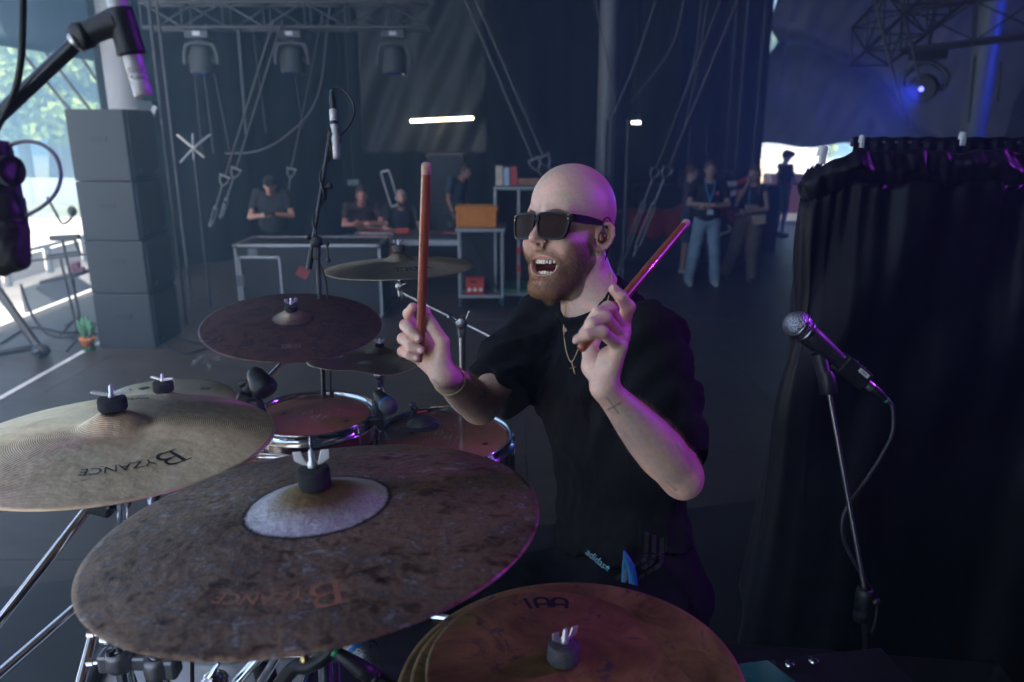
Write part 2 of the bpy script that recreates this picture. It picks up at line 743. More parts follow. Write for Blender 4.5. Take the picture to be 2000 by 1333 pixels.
def drape(name, p0, p1, z0, z1, mt, label=None, cat=None, amp=.10, freq=2.2, nx=120, nz=24, sweep=0.0, group=None, kind=None, seed=1, thick=.01, lean=0.0, wr=0.0):
    """hanging cloth between plan points p0 and p1, folded"""
    p0, p1 = np.array(p0, float), np.array(p1, float)
    d = (p1 - p0)
    L = np.linalg.norm(d)
    d /= L
    n_ = np.array([-d[1], d[0]])
    t = np.linspace(0, 1, nx)
    z = np.linspace(0, 1, nz)
    T, Z = np.meshgrid(t, z, indexing='ij')
    r = np.random.default_rng(seed)
    ph = r.random(6) * 6.28
    s = T * L
    w = amp * (np.sin(s * freq * 6.28 / 2 + ph[0] + .6 * np.sin(s * 1.1 + ph[1]) + sweep * (1 - Z) * 6) * (.6 + .4 * (1 - Z)) + .35 * np.sin(s * freq * 6.28 * 1.37 + ph[2] + sweep * 3 * (1 - Z)))
    if wr:
        w = w + wr * np.sin(s * 7 + (1 - Z) * 19 + 2 * np.sin(Z * 6 + s)) * .5 + wr * .4 * np.sin(s * 13 - Z * 31 + ph[3])
    w = w + lean * (1 - Z)
    X = p0[0] + d[0] * s + n_[0] * w
    Y = p0[1] + d[1] * s + n_[1] * w
    ZZ = z0 + (z1 - z0) * Z
    V = np.stack([X, Y, ZZ], -1).reshape(-1, 3)
    F = [[i * nz + j, (i + 1) * nz + j, (i + 1) * nz + j + 1, i * nz + j + 1] for i in range(nx - 1) for j in range(nz - 1)]
    o = raw_mesh(name, V, F, mt)
    md = o.modifiers.new("t", 'SOLIDIFY')
    md.thickness = thick
    tag(o, label, cat, group, kind)
    return o


ZR = 7.5
sheet("roof", EDGE_X - .6, 15, 7, 18.3, ZR, M_ROOF, th=.1)  # back edge cut short to let daylight in behind the tent wall
sheet("front_roof", -2.4, 15, -8, 6.995, ZR, M_ROOF, th=.1)  # unseen; edge set back so more sky light falls on the kit
drape("back_drape", (-3.6, 16.5), (on_y(1492, 200, 16.5).x, 16.5), 0, ZR, M_BLACKOUT, "black backdrop closing the stage behind the crew", "drape", amp=.12, freq=1.2, nx=200)
drape("proscenium_drape", (-5.75, 11.2), (-3.5, 16.5), 0, ZR, M_BLACKOUT, "black drape in the blue haze behind the speaker stack", "drape", amp=.10, freq=1.0, nx=140)
drape("side_drape", (15, -8), (15, 20), 0, ZR, M_BLACKOUT, "black side wall of the stage on the far right", "drape", amp=.10, freq=.8)
drape("wing_drape", (-2.3, -5.5), (15, -3.2), 0, ZR, M_BLACKOUT, "black wing drape behind the photographer", "drape", amp=.1, freq=.8)  # unseen; drawn in to keep fill light off the right side
drape("far_drape", (11.2, 18.4), (15, 18.4), 0, ZR, M_BLACKOUT, "black backdrop beyond the curtained booth on the right", "drape", amp=.12, freq=.9)
# grey tarpaulin strips hanging in the middle distance
a, b_ = on_y(700, 100, 14.0), on_y(948, 100, 14.0)
drape("grey_tarpaulin", (a.x, 14.0), (b_.x, 14.2), on_y(880, 300, 14).z, ZR - .2, M_GREYDRAPE, "dark grey crinkled tarpaulin hanging above the tube lamp", "tarpaulin", amp=.05, freq=.5, nx=90, nz=120, wr=.09, sweep=.4, seed=5)
# pale tent skin sagging over the opening at the right
a = on_y(1462, 280, 17.6)
b_ = on_y(1960, 280, 17.6)
zb = on_y(1500, 284, 17.6).z
nx, nz = 160, 80
T, Z = np.meshgrid(np.linspace(0, 1, nx), np.linspace(0, 1, nz), indexing='ij')
X = a.x + (b_.x - a.x) * T
Y = 17.6 - 3.2 * Z ** 1.5 + .05 * np.sin(Z * 30 + T * 9 + 4 * T * Z) + .05 * np.sin(T * 38 + Z * 14) * (1 - Z) + .03 * np.sin(T * 71 - Z * 23)
Y -= .55 * np.exp(-((Z - (.12 + .9 * (T - .32) ** 2 * -1 + .55 * np.clip(.62 - T, 0, 1))) / .035) ** 2)
ZZ = zb + (ZR - .2 - zb) * Z + .05 * np.sin(T * 20) * (1 - Z)
V = np.stack([X, Y, ZZ], -1).reshape(-1, 3)
M_TENT, nt, b = nodes_of("pale tent skin")
b.inputs['Base Color'].default_value = (.10, .098, .105, 1)
b.inputs['Roughness'].default_value = .45
tl_ = N(nt, "ShaderNodeBsdfTranslucent")
nt.links.new(ramp(nt, noise_fac(nt, 1.5, 5), [(.3, (.30, .30, .31)), (.7, (.46, .46, .47))]), tl_.inputs[0])
ms = N(nt, "ShaderNodeMixShader")
ms.inputs[0].default_value = .42
nt.links.new(b.outputs[0], ms.inputs[1])
nt.links.new(tl_.outputs[0], ms.inputs[2])
nt.links.new(ms.outputs[0], nt.nodes["Material Output"].inputs[0])
tent = raw_mesh("tent_wall", V, [[i * nz + j, (i + 1) * nz + j, (i + 1) * nz + j + 1, i * nz + j + 1] for i in range(nx - 1) for j in range(nz - 1)], M_TENT)
tag(tent, "pale wrinkled tent wall over the bright back opening", "tent wall")
tent.modifiers.new("t", 'SOLIDIFY').thickness = .01

# haze of the stage: one even closed volume round everything under the sky
HAZE_D = 0.021
m = MB()
m.box((-5, 20, 3.45), (132, 142, 10.6))
hz = m.build("haze", bpy.data.materials.new("haze air"))
hm = hz.data.materials[0]
hm.use_nodes = True
nt = hm.node_tree
for n in list(nt.nodes):
    nt.nodes.remove(n)
vo = N(nt, "ShaderNodeVolumePrincipled")
vo.inputs['Color'].default_value = (.38, .67, 1.0, 1)  # blue light in the air is put into the haze colour
vo.inputs['Density'].default_value = HAZE_D
vo.inputs['Anisotropy'].default_value = .60
ou = N(nt, "ShaderNodeOutputMaterial")
nt.links.new(vo.outputs[0], ou.inputs['Volume'])
hz['kind'] = 'stuff'
# ================================================================= backstage
M_ALU = mat("aluminium", (.36, .37, .39), rough=.40, metal=.8, var=.12, scale=20)
M_ALUD = mat("dull aluminium", (.06, .062, .07), rough=.45, metal=.8, var=.15, scale=20)
M_CASEBLK = mat("black laminate", (.009, .009, .011), rough=.5, var=.2, scale=6)
M_CASERED = mat("red laminate", (.26, .030, .028), rough=.5, var=.15, scale=6)
M_CASEGRN = mat("green laminate", (.012, .13, .065), rough=.45, var=.15, scale=6)
M_ORANGE = mat("orange crate plastic", (.62, .20, .018), rough=.45, var=.12, scale=12)
M_REDPL = mat("red crate plastic", (.50, .045, .03), rough=.45, var=.12, scale=12)
M_CAB = mat("grey speaker paint", (.020, .024, .028), rough=.6, var=.15, scale=30, bump=.3, bscale=200)
M_WHITEC = mat("painted white steel", (.20, .205, .22), rough=.4, var=.08, scale=3)
M_SLING = mat("grey polyester sling", (.06, .058, .066), rough=.8, var=.2, scale=60)
M_STEELD = mat("galvanised steel", (.16, .16, .175), rough=.38, metal=.85, var=.2, scale=40)
M_ROPE = mat("dark steel cable", (.13, .13, .15), rough=.5, metal=.4, var=.2, scale=60)


def boxed(name, c, s, mt, parent=None, rot=None, bev=.004, **kw):
    m = MB()
    m.box(c, s, rot, bev)
    return m.build(name, mt, parent, **kw)


# --- speaker stack at the left
a_ = on_z(195, 681)
sx0, sy0 = a_.x, a_.y
zs = [0, .58, 1.12, 1.70, 2.38]
for k in range(4):
    z0, z1 = zs[k], zs[k + 1] - .006
    w = .60 if k < 2 else .58
    lab = ["lowest subwoofer of the hazy grey speaker stack", "second subwoofer from the floor in the speaker stack", "third cabinet up in the hazy grey speaker stack", "topmost cabinet of the hazy grey speaker stack"][k]
    cb = empty("speaker_cabinet", (sx0 + w / 2, sy0 + .31, z0), lab, "speaker", "speaker cabinets of the left stack")
    m = MB()
    m.box((sx0 + w / 2 - .01, sy0 + .31, (z0 + z1) / 2), (w - .02, .62, z1 - z0), None, .012)
    m.build("enclosure", M_CAB, cb)
    m = MB()
    m.box((sx0 + w - .004, sy0 + .31, (z0 + z1) / 2), (.014, .56, z1 - z0 - .05), None, .004)
    m.build("grille", mat("speaker grille", (.02, .022, .028), rough=.55, metal=.4, var=.3, scale=300), cb)
    for dy in (-.2, .2):
        m = MB()
        m.add([(sx0 + w + .002, sy0 + .31 + dy - .09, z0 + .04), (sx0 + w + .002, sy0 + .31 + dy + .09, z0 + .04), (sx0 + w + .035, sy0 + .31 + dy, z0 + .13)], [[0, 1, 2]])
        m.build("horn_flare", M_ALUD, cb)
    m = MB()
    m.box((sx0 + w / 2, sy0 - .002, (z0 + z1) / 2 + .06), (.16, .012, .05), None, .004)
    m.build("handle", M_CASEBLK, cb)


def truss(name, p0, p1, s, label, group=None, mt=None, bay=.5, r=.022, cat="truss"):
    mt = mt or M_ALUD
    p0, p1 = Vector(p0), Vector(p1)
    d = (p1 - p0)
    L = d.length
    d.normalize()
    up = Vector((0, 0, 1)) if abs(d.z) < .9 else Vector((0, 1, 0))
    sd = d.cross(up).normalized()
    up = sd.cross(d).normalized()
    o = empty(name, p0, label, cat, group)
    cs = [(sd * a + up * b_) * s / 2 for a, b_ in ((-1, -1), (1, -1), (1, 1), (-1, 1))]
    for c in cs:
        m = MB()
        m.tube([p0 + c, p1 + c], r, 8)
        m.build("chord", mt, o)
    n = max(1, int(L / bay))
    m = MB()
    for i in range(n):
        a, b_ = p0 + d * (L * i / n), p0 + d * (L * (i + 1) / n)
        for k in range(4):
            c0, c1 = cs[k], cs[(k + 1) % 4]
            if (i + k) % 2:
                c0, c1 = c1, c0
            m.tube([a + c0, b_ + c1], r * .5, 6, cap=False)
        for k in range(4):
            m.tube([a + cs[k], a + cs[(k + 1) % 4]], r * .45, 6, cap=False)
    b = m.build("bracing", mt, o)
    b['kind'] = 'stuff'
    return o


TY = 10.3
zt = on_y(560, 32, TY).z
truss("lighting_truss", (on_y(285, 32, TY).x, TY, zt), (on_y(838, 32, TY).x, TY, zt), .29, "grey truss along the top edge carrying three moving lights")


# --- moving heads
def moving_head(p, label, tilt=0.0, pan=0.0, lens=None, lstr=0, group="moving lights hanging from the top truss", scale=1.0):
    o = bpy.data.objects.new("moving_light", None)
    link(o)
    o.location = p
    o.rotation_euler = (0, 0, pan)
    o.scale = (scale,) * 3
    tag(o, label, "stage light", group)
    m = MB()
    m.box((0, 0, -.075), (.30, .26, .11), None, .02)
    m.box((0, 0, -.145), (.10, .10, .04), None, .01)
    bs_ = m.build("base_box", M_ALUD, o, world=False)
    m = MB()
    for x in (-.09, .09):
        m.cyl((x, 0, -.025), .024, .05, n=12)
        m.tube([(x, 0, 0), (x, 0, .06)], .012, 8)
    m.build("clamp", M_STEELD, bs_, world=False)
    m = MB()
    m.box((0, -.131, -.07), (.09, .006, .05), None, .002)
    m.build("display", mat("pale display", (.45, .47, .5), rough=.2, var=.1), bs_, world=False)
    m = MB()
    pts = [(-.205, 0, -.42), (-.20, 0, -.30), (-.165, 0, -.20), (-.08, 0, -.172), (.08, 0, -.172), (.165, 0, -.20), (.20, 0, -.30), (.205, 0, -.42)]
    for i in range(7):
        a, b_ = Vector(pts[i]), Vector(pts[i + 1])
        mid_ = (a + b_) / 2
        ang = math.atan2(b_.z - a.z, b_.x - a.x)
        m.box(mid_, ((b_ - a).length + .02, .11, .045), Matrix.Rotation(-ang, 3, 'Y'), .012)
    m.build("yoke", M_ALUD, o, world=False)
    hd = bpy.data.objects.new("head", None)
    link(hd)
    hd.parent = o
    hd.location = (0, 0, -.37)
    hd.rotation_euler = (tilt, 0, 0)
    m = MB()
    m.lathe((0, 0, 0), [(1e-5, .16), (.10, .155), (.135, .10), (.145, .02), (.150, -.06), (.150, -.16), (.140, -.175), (.128, -.170)], n=28)
    m.cyl((-.16, 0, 0), .05, .32, (1, 0, 0), 18)
    m.build("lamp_body", M_CAB, hd, world=False)
    m = MB()
    m.lathe((0, 0, -.168), [(1e-5, -.022), (.06, -.018), (.10, -.010), (.128, 0)], n=28)
    m.build("lens", lens or mat("blue coated lens", (.02, .05, .30), rough=.08, var=0, coat=1), hd, world=False)
    return o


for x, lab in ((388, "left moving light of the three under the top truss"), (567, "middle moving light of the three under the top truss"), (768, "right moving light of the three under the top truss")):
    p = on_y(x, 56, TY)
    moving_head(p, lab, tilt=R(-4), pan=R(4), scale=1.0)

# --- columns
for x, y_, r_, lab, mt in ((232, 10.8, .215, "white round column behind the speaker stack", M_WHITEC), (1188, 13.4, .155, "pale grey round column rising behind the drummer's head", M_WHITEC), (1925, 12.0, .17, "pale round column above the booth at the far right", M_WHITEC)):
    p = on_y(x, 100, y_)
    m = MB()
    m.tube([(p.x, y_, 0), (p.x, y_, ZR)], r_, 28)
    m.build("column", mt, None, label=lab, cat="column")


def rope(pts, y_, r_, label=None, name="rope", mt=None, cat="rope", group=None, parent=None):
    P = []
    for i, q in enumerate(pts):
        yy = y_[i] if hasattr(y_, '__len__') else y_
        P.append(on_y(q[0], q[1], yy))
    m = MB()
    m.tube(spline(P, 5) if len(P) > 2 else P, r_, 8)
    return m.build(name, mt or M_ROPE, parent, **({} if parent else dict(label=label, cat=cat, group=group)))


GR = "thin ropes and cables hanging from the roof"


def rigging(top, shackle, bottom, y_, label, group="guy wires with turnbuckles"):
    """wire from the roof, shackle, turnbuckle of two rods"""
    T_, S_, B_ = on_y(*top, y_), on_y(*shackle, y_), on_y(*bottom, y_)
    o = empty("guy_wire", B_, label, "wire", group)
    m = MB()
    m.tube([T_, S_], .014, 8)
    m.build("wire", M_SLING, o)
    d = (B_ - S_).normalized()
    sd = d.cross(Vector((0, 1, 0))).normalized()
    m = MB()
    pts = [S_ + sd * .045, S_ + sd * .05 + d * .06, S_ + d * .12, S_ - sd * .05 + d * .06, S_ - sd * .045]
    m.tube(spline(pts, 4), .014, 8)
    m.tube([S_ - sd * .075, S_ + sd * .075], .016, 8)
    m.build("shackle", M_STEELD, o)
    m = MB()
    a = S_ + d * .12
    m.tube([a, a + d * .30], .013, 8)
    b_ = a + d * .30
    L = max(.25, (B_ - b_).length - .1)
    for k in (-1, 1):
        m.tube([b_ + sd * .022 * k, b_ + d * L + sd * .022 * k], .010, 8)
    m.sphere(b_, .030, 10, 8)
    m.sphere(b_ + d * L, .030, 10, 8)
    m.tube([b_ + d * L, B_], .013, 8)
    m.build("turnbuckle", M_STEELD, o)
    return o


rigging((905, -10), (1042, 312), (1075, 380), 8.6, "left of the twin guy wires slanting down to the drummer's head")
rigging((925, -10), (1062, 306), (1100, 380), 8.6, "right of the twin guy wires slanting down to the drummer's head")
rigging((1446, -10), (1306, 328), (1238, 500), 8.8, "bright guy wire slanting down with big shackle, right of the head")
rigging((1412, -10), (1282, 330), (1205, 540), 9.6, "dimmer guy wire just left of the bright shackled one", )
rigging((535, 40), (440, 345), (415, 430), 9.9, "left guy wire with fitting in the haze below the middle light")
rigging((552, 40), (462, 330), (440, 400), 10.1, "right guy wire in the haze below the middle light")
rigging((630, 30), (570, 330), (560, 400), 11.0, "faint guy wire descending between the two right moving lights")
rope([(645, 10), (620, 190), (560, 265), (500, 296), (440, 300)], 11, .012, "sagging cable looping across the left haze", group=None)
RP = [((1284, -10), (1238, 130), (1190, 240), 10.5, "thin rope right of the grey column, slanting left"),
      ((1338, -10), (1310, 95), (1232, 200), 11.0, "curved thin rope nearest the short tube lamp"),
      ((1160, -10), (1178, 80), (1205, 220), 10.9, "thin rope crossing in front of the grey column"),
      ((1372, -10), (1356, 120), (1322, 230), 11.5, "faint rope left of the bright guy wire's top"),
      ((1384, -10), (1362, 130), (1335, 260), 11.5, "second faint rope left of the bright guy wire's top"),
      ((1552, -10), (1535, 90), (1522, 180), 13.0, "faint rope before the dark upper part of the tent wall"),
      ((1612, -10), (1585, 90), (1560, 170), 13.0, "faint slanting rope right of the tent wall's centre"),
      ((1706, -10), (1738, 120), (1774, 246), 8.0, "pale rope slanting down to the booth from the top right"),
      ((1754, -10), (1776, 70), (1796, 158), 8.3, "shorter pale rope near the hanging stage light")]
for a, b_, c, y_, lab in RP:
    rope([a, b_, c], y_, .016 if y_ < 9 else .010, lab, mt=M_SLING if y_ < 9 else M_ROPE, group=None)
for x0, x1, y0, y1, yy, r_, lab in ((1440, 1443, -10, 330, 13.0, .018, "dim vertical pole left of the tent wall"), (1462, 1450, -10, 420, 12.5, .022, "middle vertical pole beside the woman"), (1498, 1478, -10, 350, 12.0, .022, "brighter vertical pole at the edge of the tent wall"),
                                    (1228, 1232, 235, 520, 9.5, .022, "vertical pole right behind the drummer's head"), (1185, 1190, 235, 400, 9.5, .022, "vertical pole hidden behind the drummer's head"),
                                    (288, 318, -10, 660, 8.6, .020, "vertical pipe just right of the speaker stack"), (304, 338, -10, 640, 9.6, .018, "second vertical pipe right of the speaker stack"),
                                    (466, 482, 55, 262, 10.2, .026, "short hanging pipe left of the middle moving light"), (380, 396, 145, 300, 10.6, .010, "cable under the left moving light"), (400, 418, 150, 300, 10.6, .012, "pale cable under the left moving light"), (418, 450, 140, 300, 10.6, .010, "slanting cable under the left moving light"),
                                    (576, 592, 145, 250, 10.6, .009, "cable under the middle moving light"), (494, 520, 60, 260, 10.6, .010, "cable beside the short hanging pipe"),
                                    (1905, 1892, 110, 240, 9.0, .012, "thin rod beside the far right column"), (1955, 1948, 120, 200, 9.0, .012, "thin pink lit rod at the right edge")):
    a, b_ = on_y(x0, y0, yy), on_y(x1, y1, yy)
    m = MB()
    if y1 > 300:
        b_ = Vector((a.x, yy, 0))
        a = Vector((a.x, yy, ZR if y0 < 0 else a.z))
    m.tube([a, b_], r_, 8)
    m.build("pipe", M_ALUD, None, label=lab, cat="pipe")

# --- tube lamps (lit)
M_TUBE = mat("lit warm tube", (.9, .8, .6), var=0, emit=(1, .80, .50), estr=4)
for (x0, y0), (x1, y1), yy, lab in (((802, 237), (924, 231), 13.6, "long lit tube lamp in front of the grey tarpaulin"), ((1234, 240), (1251, 240), 15.5, "short lit tube lamp right of the grey column")):
    a, b_ = on_y(x0, y0, yy), on_y(x1, y1, yy)
    o = empty("tube_lamp", a, lab, "lamp")
    m = MB()
    m.tube([a, b_], .026, 12)
    m.build("tube", M_TUBE, o)
    m = MB()
    m.box((a + b_) / 2 + Vector((0, .05, .02)), ((b_ - a).length + .04, .05, .05), None, .01)
    m.build("fitting", M_ALUD, o)
    m = MB()
    for t in (.1, .9):
        p = a.lerp(b_, t)
        m.tube([p + Vector((0, .05, .03)), Vector((p.x, p.y + .05, ZR))], .004, 6)
    m.build("hanger", M_ROPE, o)


# --- flight cases
def case(name, x0, x1, y_, dep, z0, z1, mt, label, edge=.03, castered=False, inner=None, latch=True, cat="flight case", group=None, emt=None):
    emt = emt or M_ALU
    o = empty(name, ((x0 + x1) / 2, y_ + dep / 2, z0), label, cat, group)
    c = Vector(((x0 + x1) / 2, y_ + dep / 2, (z0 + z1) / 2))
    s = Vector((x1 - x0, dep, z1 - z0))
    boxed("shell", c, s - Vector((.012, .012, .012)), mt, o)
    m = MB()
    for ix in (-1, 1):
        for iy in (-1, 1):
            m.box(c + Vector((ix * (s.x / 2 - edge / 2), iy * (s.y / 2 - edge / 2), 0)), (edge, edge, s.z), None, .004)
    for iz in (-1, 1):
        for iy in (-1, 1):
            m.box(c + Vector((0, iy * (s.y / 2 - edge / 2 + .001), iz * (s.z / 2 - edge / 2 + .001))), (s.x, edge, edge), None, .004)
        for ix in (-1, 1):
            m.box(c + Vector((ix * (s.x / 2 - edge / 2 + .001), 0, iz * (s.z / 2 - edge / 2 + .001))), (edge, s.y - edge * 2, edge), None, .004)
    m.build("edge_trim", emt, o)
    for ix in (-1, 1):
        for iz in (-1, 1):
            m = MB()
            m.sphere(c + Vector((ix * (s.x / 2 - .02), -s.y / 2 + .02, iz * (s.z / 2 - .02))), .034, 10, 8)
            m.build("ball_corner", M_STEELD, o)
    if latch:
        for t in latch if hasattr(latch, '__len__') else (.25,):
            m = MB()
            m.box((x0 + (x1 - x0) * t, y_ - .004, z1 - .10), (.11, .012, .10), None, .006)
            m.box((x0 + (x1 - x0) * t, y_ - .012, z1 - .10), (.05, .010, .05), None, .004)
            m.build("latch", M_STEELD, o)
    if castered:
        for ix in (-1, 1):
            for iy in (-1, 1):
                m = MB()
                p = (c.x + ix * (s.x / 2 - .08), c.y + iy * (s.y / 2 - .08), z0 - .055)
                m.cyl((p[0] - .016, p[1], p[2]), .05, .032, (1, 0, 0), 18, bev=.006)
                m.box((p[0], p[1], p[2] + .04), (.05, .05, .03), None, .004)
                m.build("caster", mat("blue grey rubber", (.03, .06, .085), rough=.5, var=.1), o)
    return o


# white-edged case in the haze, with a smaller door frame on its face
yc = 8.9
xa, xb = on_y(455, 480, yc).x, on_y(742, 470, yc).x
zc = on_y(600, 478, yc).z
fc = case("flight_case", xa, xb, yc, .7, .0, zc, M_CASEBLK, "wide black flight case with bright aluminium edges behind the centre stand", edge=.032, latch=(.13,), emt=M_ALU)
xi0, xi1 = on_y(467, 500, yc).x, on_y(546, 500, yc).x
zi = on_y(500, 503, yc).z
m = MB()
for (ax_, az, bx2, bz) in ((xi0, .1, xi0, zi), (xi1, .1, xi1, zi), (xi0, zi, xi1, zi)):
    m.box(((ax_ + bx2) / 2, yc - .012, (az + bz) / 2), (abs(bx2 - ax_) + .03, .02, abs(bz - az) + .03), None, .004)
m.build("door_frame", M_ALU, fc)
m = MB()
m.box((xi0, yc - .026, on_y(470, 548, yc).z), (.10, .012, .13), None, .01)
m.build("latch", M_STEELD, fc)
m = MB()
p = on_y(592, 533, yc)
m.box((p.x, yc - .008, p.z), (.14, .004, .12), Matrix.Rotation(.5, 3, 'Y'))
m.build("red_sticker", M_CASERED, fc)
# narrow open frames to its right
for k, (xx0, xx1, zz, yy, lab) in enumerate(((748, 780, 478, 9.6, "narrow aluminium trolley frame right of the wide case"), (715, 745, 472, 9.9, "second narrow aluminium frame behind the wide case"))):
    o = empty("trolley_frame", on_y(xx0, 600, yy), lab, "frame")
    a, b_ = on_y(xx0, zz, yy), on_y(xx1, zz, yy)
    m = MB()
    m.box((a.x, yy, a.z / 2), (.03, .03, a.z), None, .003)
    m.box((b_.x, yy, a.z / 2), (.03, .03, a.z), None, .003)
    m.build("upright", M_ALUD, o)
    m = MB()
    m.box(((a.x + b_.x) / 2, yy, a.z), (b_.x - a.x, .03, .03), None, .003)
    m.box(((a.x + b_.x) / 2, yy, .1), (b_.x - a.x, .03, .03), None, .003)
    m.build("crossbar", M_ALUD, o)
# red case, table, things on it
y_ = 10.4
x0, x1 = on_y(694, 460, y_).x, on_y(770, 460, y_).x
case("flight_case", x0, x1, y_, .6, .25, on_y(730, 455, y_).z, M_CASERED, "dusty red flight case the crewman leans on", edge=.025, latch=(.95,), castered=True)
tb_ = empty("work_table", (on_y(835, 500, 10.0).x, 10.3, 0), "grey folding work table behind the highest cymbal", "table")
x0, x1 = on_y(766, 470, 9.9).x, on_y(904, 470, 9.9).x
zt_ = on_y(830, 466, 9.9).z
boxed("table_top", ((x0 + x1) / 2, 10.2, zt_), (x1 - x0, .7, .05), M_ALUD, tb_)
boxed("front_rail", ((x0 + x1) / 2, 9.84, zt_ - .05), (x1 - x0 - .02, .03, .07), M_ALU, tb_)
for xx in (x0 + .04, x0 + .10, x1 - .05):
    boxed("leg", (xx, 9.9, zt_ / 2 - .04), (.03, .03, zt_ - .08), M_ALU, tb_)
wh = empty("fan_wheel", on_y(880, 440, 10.1), "round spoked fan beside the orange crate", "fan")
c = on_y(880, 438, 10.1)
m = MB()
pts = [c + Vector((.15 * math.cos(t), 0, .15 * math.sin(t))) for t in np.linspace(0, 2 * math.pi, 33)]
m.tube(pts, .012, 8)
m.build("ring", M_ALUD, wh)
m = MB()
for k in range(8):
    a = k * math.pi / 4
    m.tube([c, c + Vector((.15 * math.cos(a), 0, .15 * math.sin(a)))], .008, 6)
m.cyl(c + Vector((0, -.02, 0)), .04, .04, (0, 1, 0), 16)
m.build("spokes", M_ALUD, wh)
boxed("stand_foot", (c.x, c.y, zt_ + (c.z - .15 - zt_) / 2 + .02), (.05, .05, abs(c.z - .15 - zt_) + .02), M_ALUD, wh)
for (x, y, w, h, d_, mt, nm, lab, cat) in ((786, 458, .18, .07, .12, M_REDPL, "red_tool", "red tool bag on the grey work table", "bag"), (880, 466, .25, .03, .12, M_CASERED, "red_box", "flat red box on the right end of the table", "box"), (903, 450, .14, .16, .12, M_STEELD, "camera", "small dark camera on the table beside the crate cart", "camera")):
    p = on_y(x, y, 10.1)
    boxed(nm, (p.x, 10.15, zt_ + .027 + h / 2), (w, d_, h), mt, None, bev=.02, label=lab, cat=cat)

# cart with orange crate above and red crate below
y_ = 9.3
ct = empty("crate_cart", (on_y(935, 590, y_).x, y_ + .3, 0), "aluminium cart carrying the orange crate, beside the green case", "cart")
x0, x1 = on_y(893, 460, y_).x, on_y(984, 460, y_).x
ztop_ = on_y(935, 447, y_).z
zlow = on_y(935, 580, y_).z
boxed("top_shelf", ((x0 + x1) / 2, y_ + .3, ztop_ - .02), (x1 - x0 + .04, .64, .04), M_ALU, ct)
boxed("bottom_shelf", ((x0 + x1) / 2, y_ + .3, zlow), (x1 - x0, .6, .04), M_ALU, ct)
for ix in (x0 + .02, x1 - .02):
    for iy in (y_ + .02, y_ + .58):
        boxed("upright", (ix, iy, (ztop_ + zlow) / 2), (.036, .036, ztop_ - zlow - .04), M_ALU, ct)
        m = MB()
        m.cyl((ix - .016, iy, zlow - .075), .052, .032, (1, 0, 0), 18, bev=.006)
        m.box((ix, iy, zlow - .03), (.05, .05, .03), None, .004)
        m.build("caster", mat("blue grey rubber", (.03, .06, .085), rough=.5, var=.1), ct)
m = MB()
m.box(((x0 + x1) / 2, y_ + .32, (ztop_ + zlow) / 2), (x1 - x0 - .05, .02, ztop_ - zlow - .06))
m.build("back_panel", M_CASEBLK, ct)
m = MB()
for dx in (0, .05):
    m.tube([(x0 + .03 + dx, y_ + .02, ztop_ - .06), (x1 - .12 + dx, y_ + .02, zlow + .06)], .012, 8)
m.build("brace", M_ALUD, ct)


def crate(name, c, s, mt, label, rim=True, group=None):
    o = empty(name, c - Vector((0, 0, s[2] / 2)), label, "crate", group)
    boxed("box", c, (s[0] * .94, s[1] * .94, s[2] * .98), mt, o, bev=.012)
    if rim:
        m = MB()
        m.box(c + Vector((0, 0, s[2] * .40)), (s[0], s[1], s[2] * .12), None, .01)
        m.box(c + Vector((0, 0, s[2] * .49)), (s[0] * .96, s[1] * .96, s[2] * .05), None, .008)
        m.build("lid", mt, o)
        for dx in (-.42, -.22, .22, .42):
            boxed("rib", c + Vector((dx * s[0] * 1.0, -s[1] * .475, -s[2] * .08)), (.022, .02, s[2] * .78), mt, o)
        for dx in (-.2, .2):
            boxed("latch", c + Vector((dx * s[0] * 1.35, -s[1] * .5, s[2] * .32)), (.06, .02, s[2] * .2), mt, o)
        boxed("label_field", c + Vector((0, -s[1] * .474, -s[2] * .10)), (s[0] * .40, .008, s[2] * .5), mt, o)
    return o


xc = (on_y(888, 430, y_).x + on_y(973, 430, y_).x) / 2
crate("plastic_crate", Vector((xc, y_ + .25, ztop_ + .125)), (on_y(973, 430, y_).x - on_y(888, 430, y_).x, .42, .25), M_ORANGE, "orange lidded plastic crate on top of the aluminium cart")
p = on_y(928, 560, y_ + .05)
rc = empty("bottle_crate", Vector((p.x, y_ + .1, zlow + .02)), "red drinks crate on the cart's bottom shelf", "crate")
boxed("box", (p.x, y_ + .12, zlow + .12), (.23, .20, .19), M_REDPL, rc, bev=.008)
boxed("grip_hole", (p.x - .02, y_ + .018, zlow + .185), (.08, .006, .022), M_CASEBLK, rc)
for dx in (-.07, 0, .07):
    m = MB()
    m.cyl((p.x + dx, y_ + .022, zlow + .085), .022, .006, (0, -1, 0), 12)
    m.build("badge", M_WHITEPL, rc)

# green open rack
y_ = 9.5
gx0, gx1 = on_y(966, 460, y_).x, on_y(1120, 460, y_).x
gz1, gz0 = on_y(1000, 368, y_).z, on_y(1000, 575, y_).z
gr = empty("equipment_rack", ((gx0 + gx1) / 2, y_ + .35, 0), "green-sided rolling rack with aluminium posts left of the drummer's head", "rack")
boxed("back_panel", ((gx0 + gx1) / 2, y_ + .66, (gz0 + gz1) / 2), (gx1 - gx0, .03, gz1 - gz0), M_CASEBLK, gr)
boxed("side_panel", (gx0 + .012, y_ + .35, (gz0 + gz1) / 2), (.024, .62, gz1 - gz0 - .05), M_CASEGRN, gr)
boxed("side_panel", (gx1 - .012, y_ + .35, (gz0 + gz1) / 2), (.024, .62, gz1 - gz0 - .05), M_CASEGRN, gr)
boxed("top_panel", ((gx0 + gx1) / 2, y_ + .35, gz1 - .02), (gx1 - gx0 - .05, .66, .03), M_CASEGRN, gr)
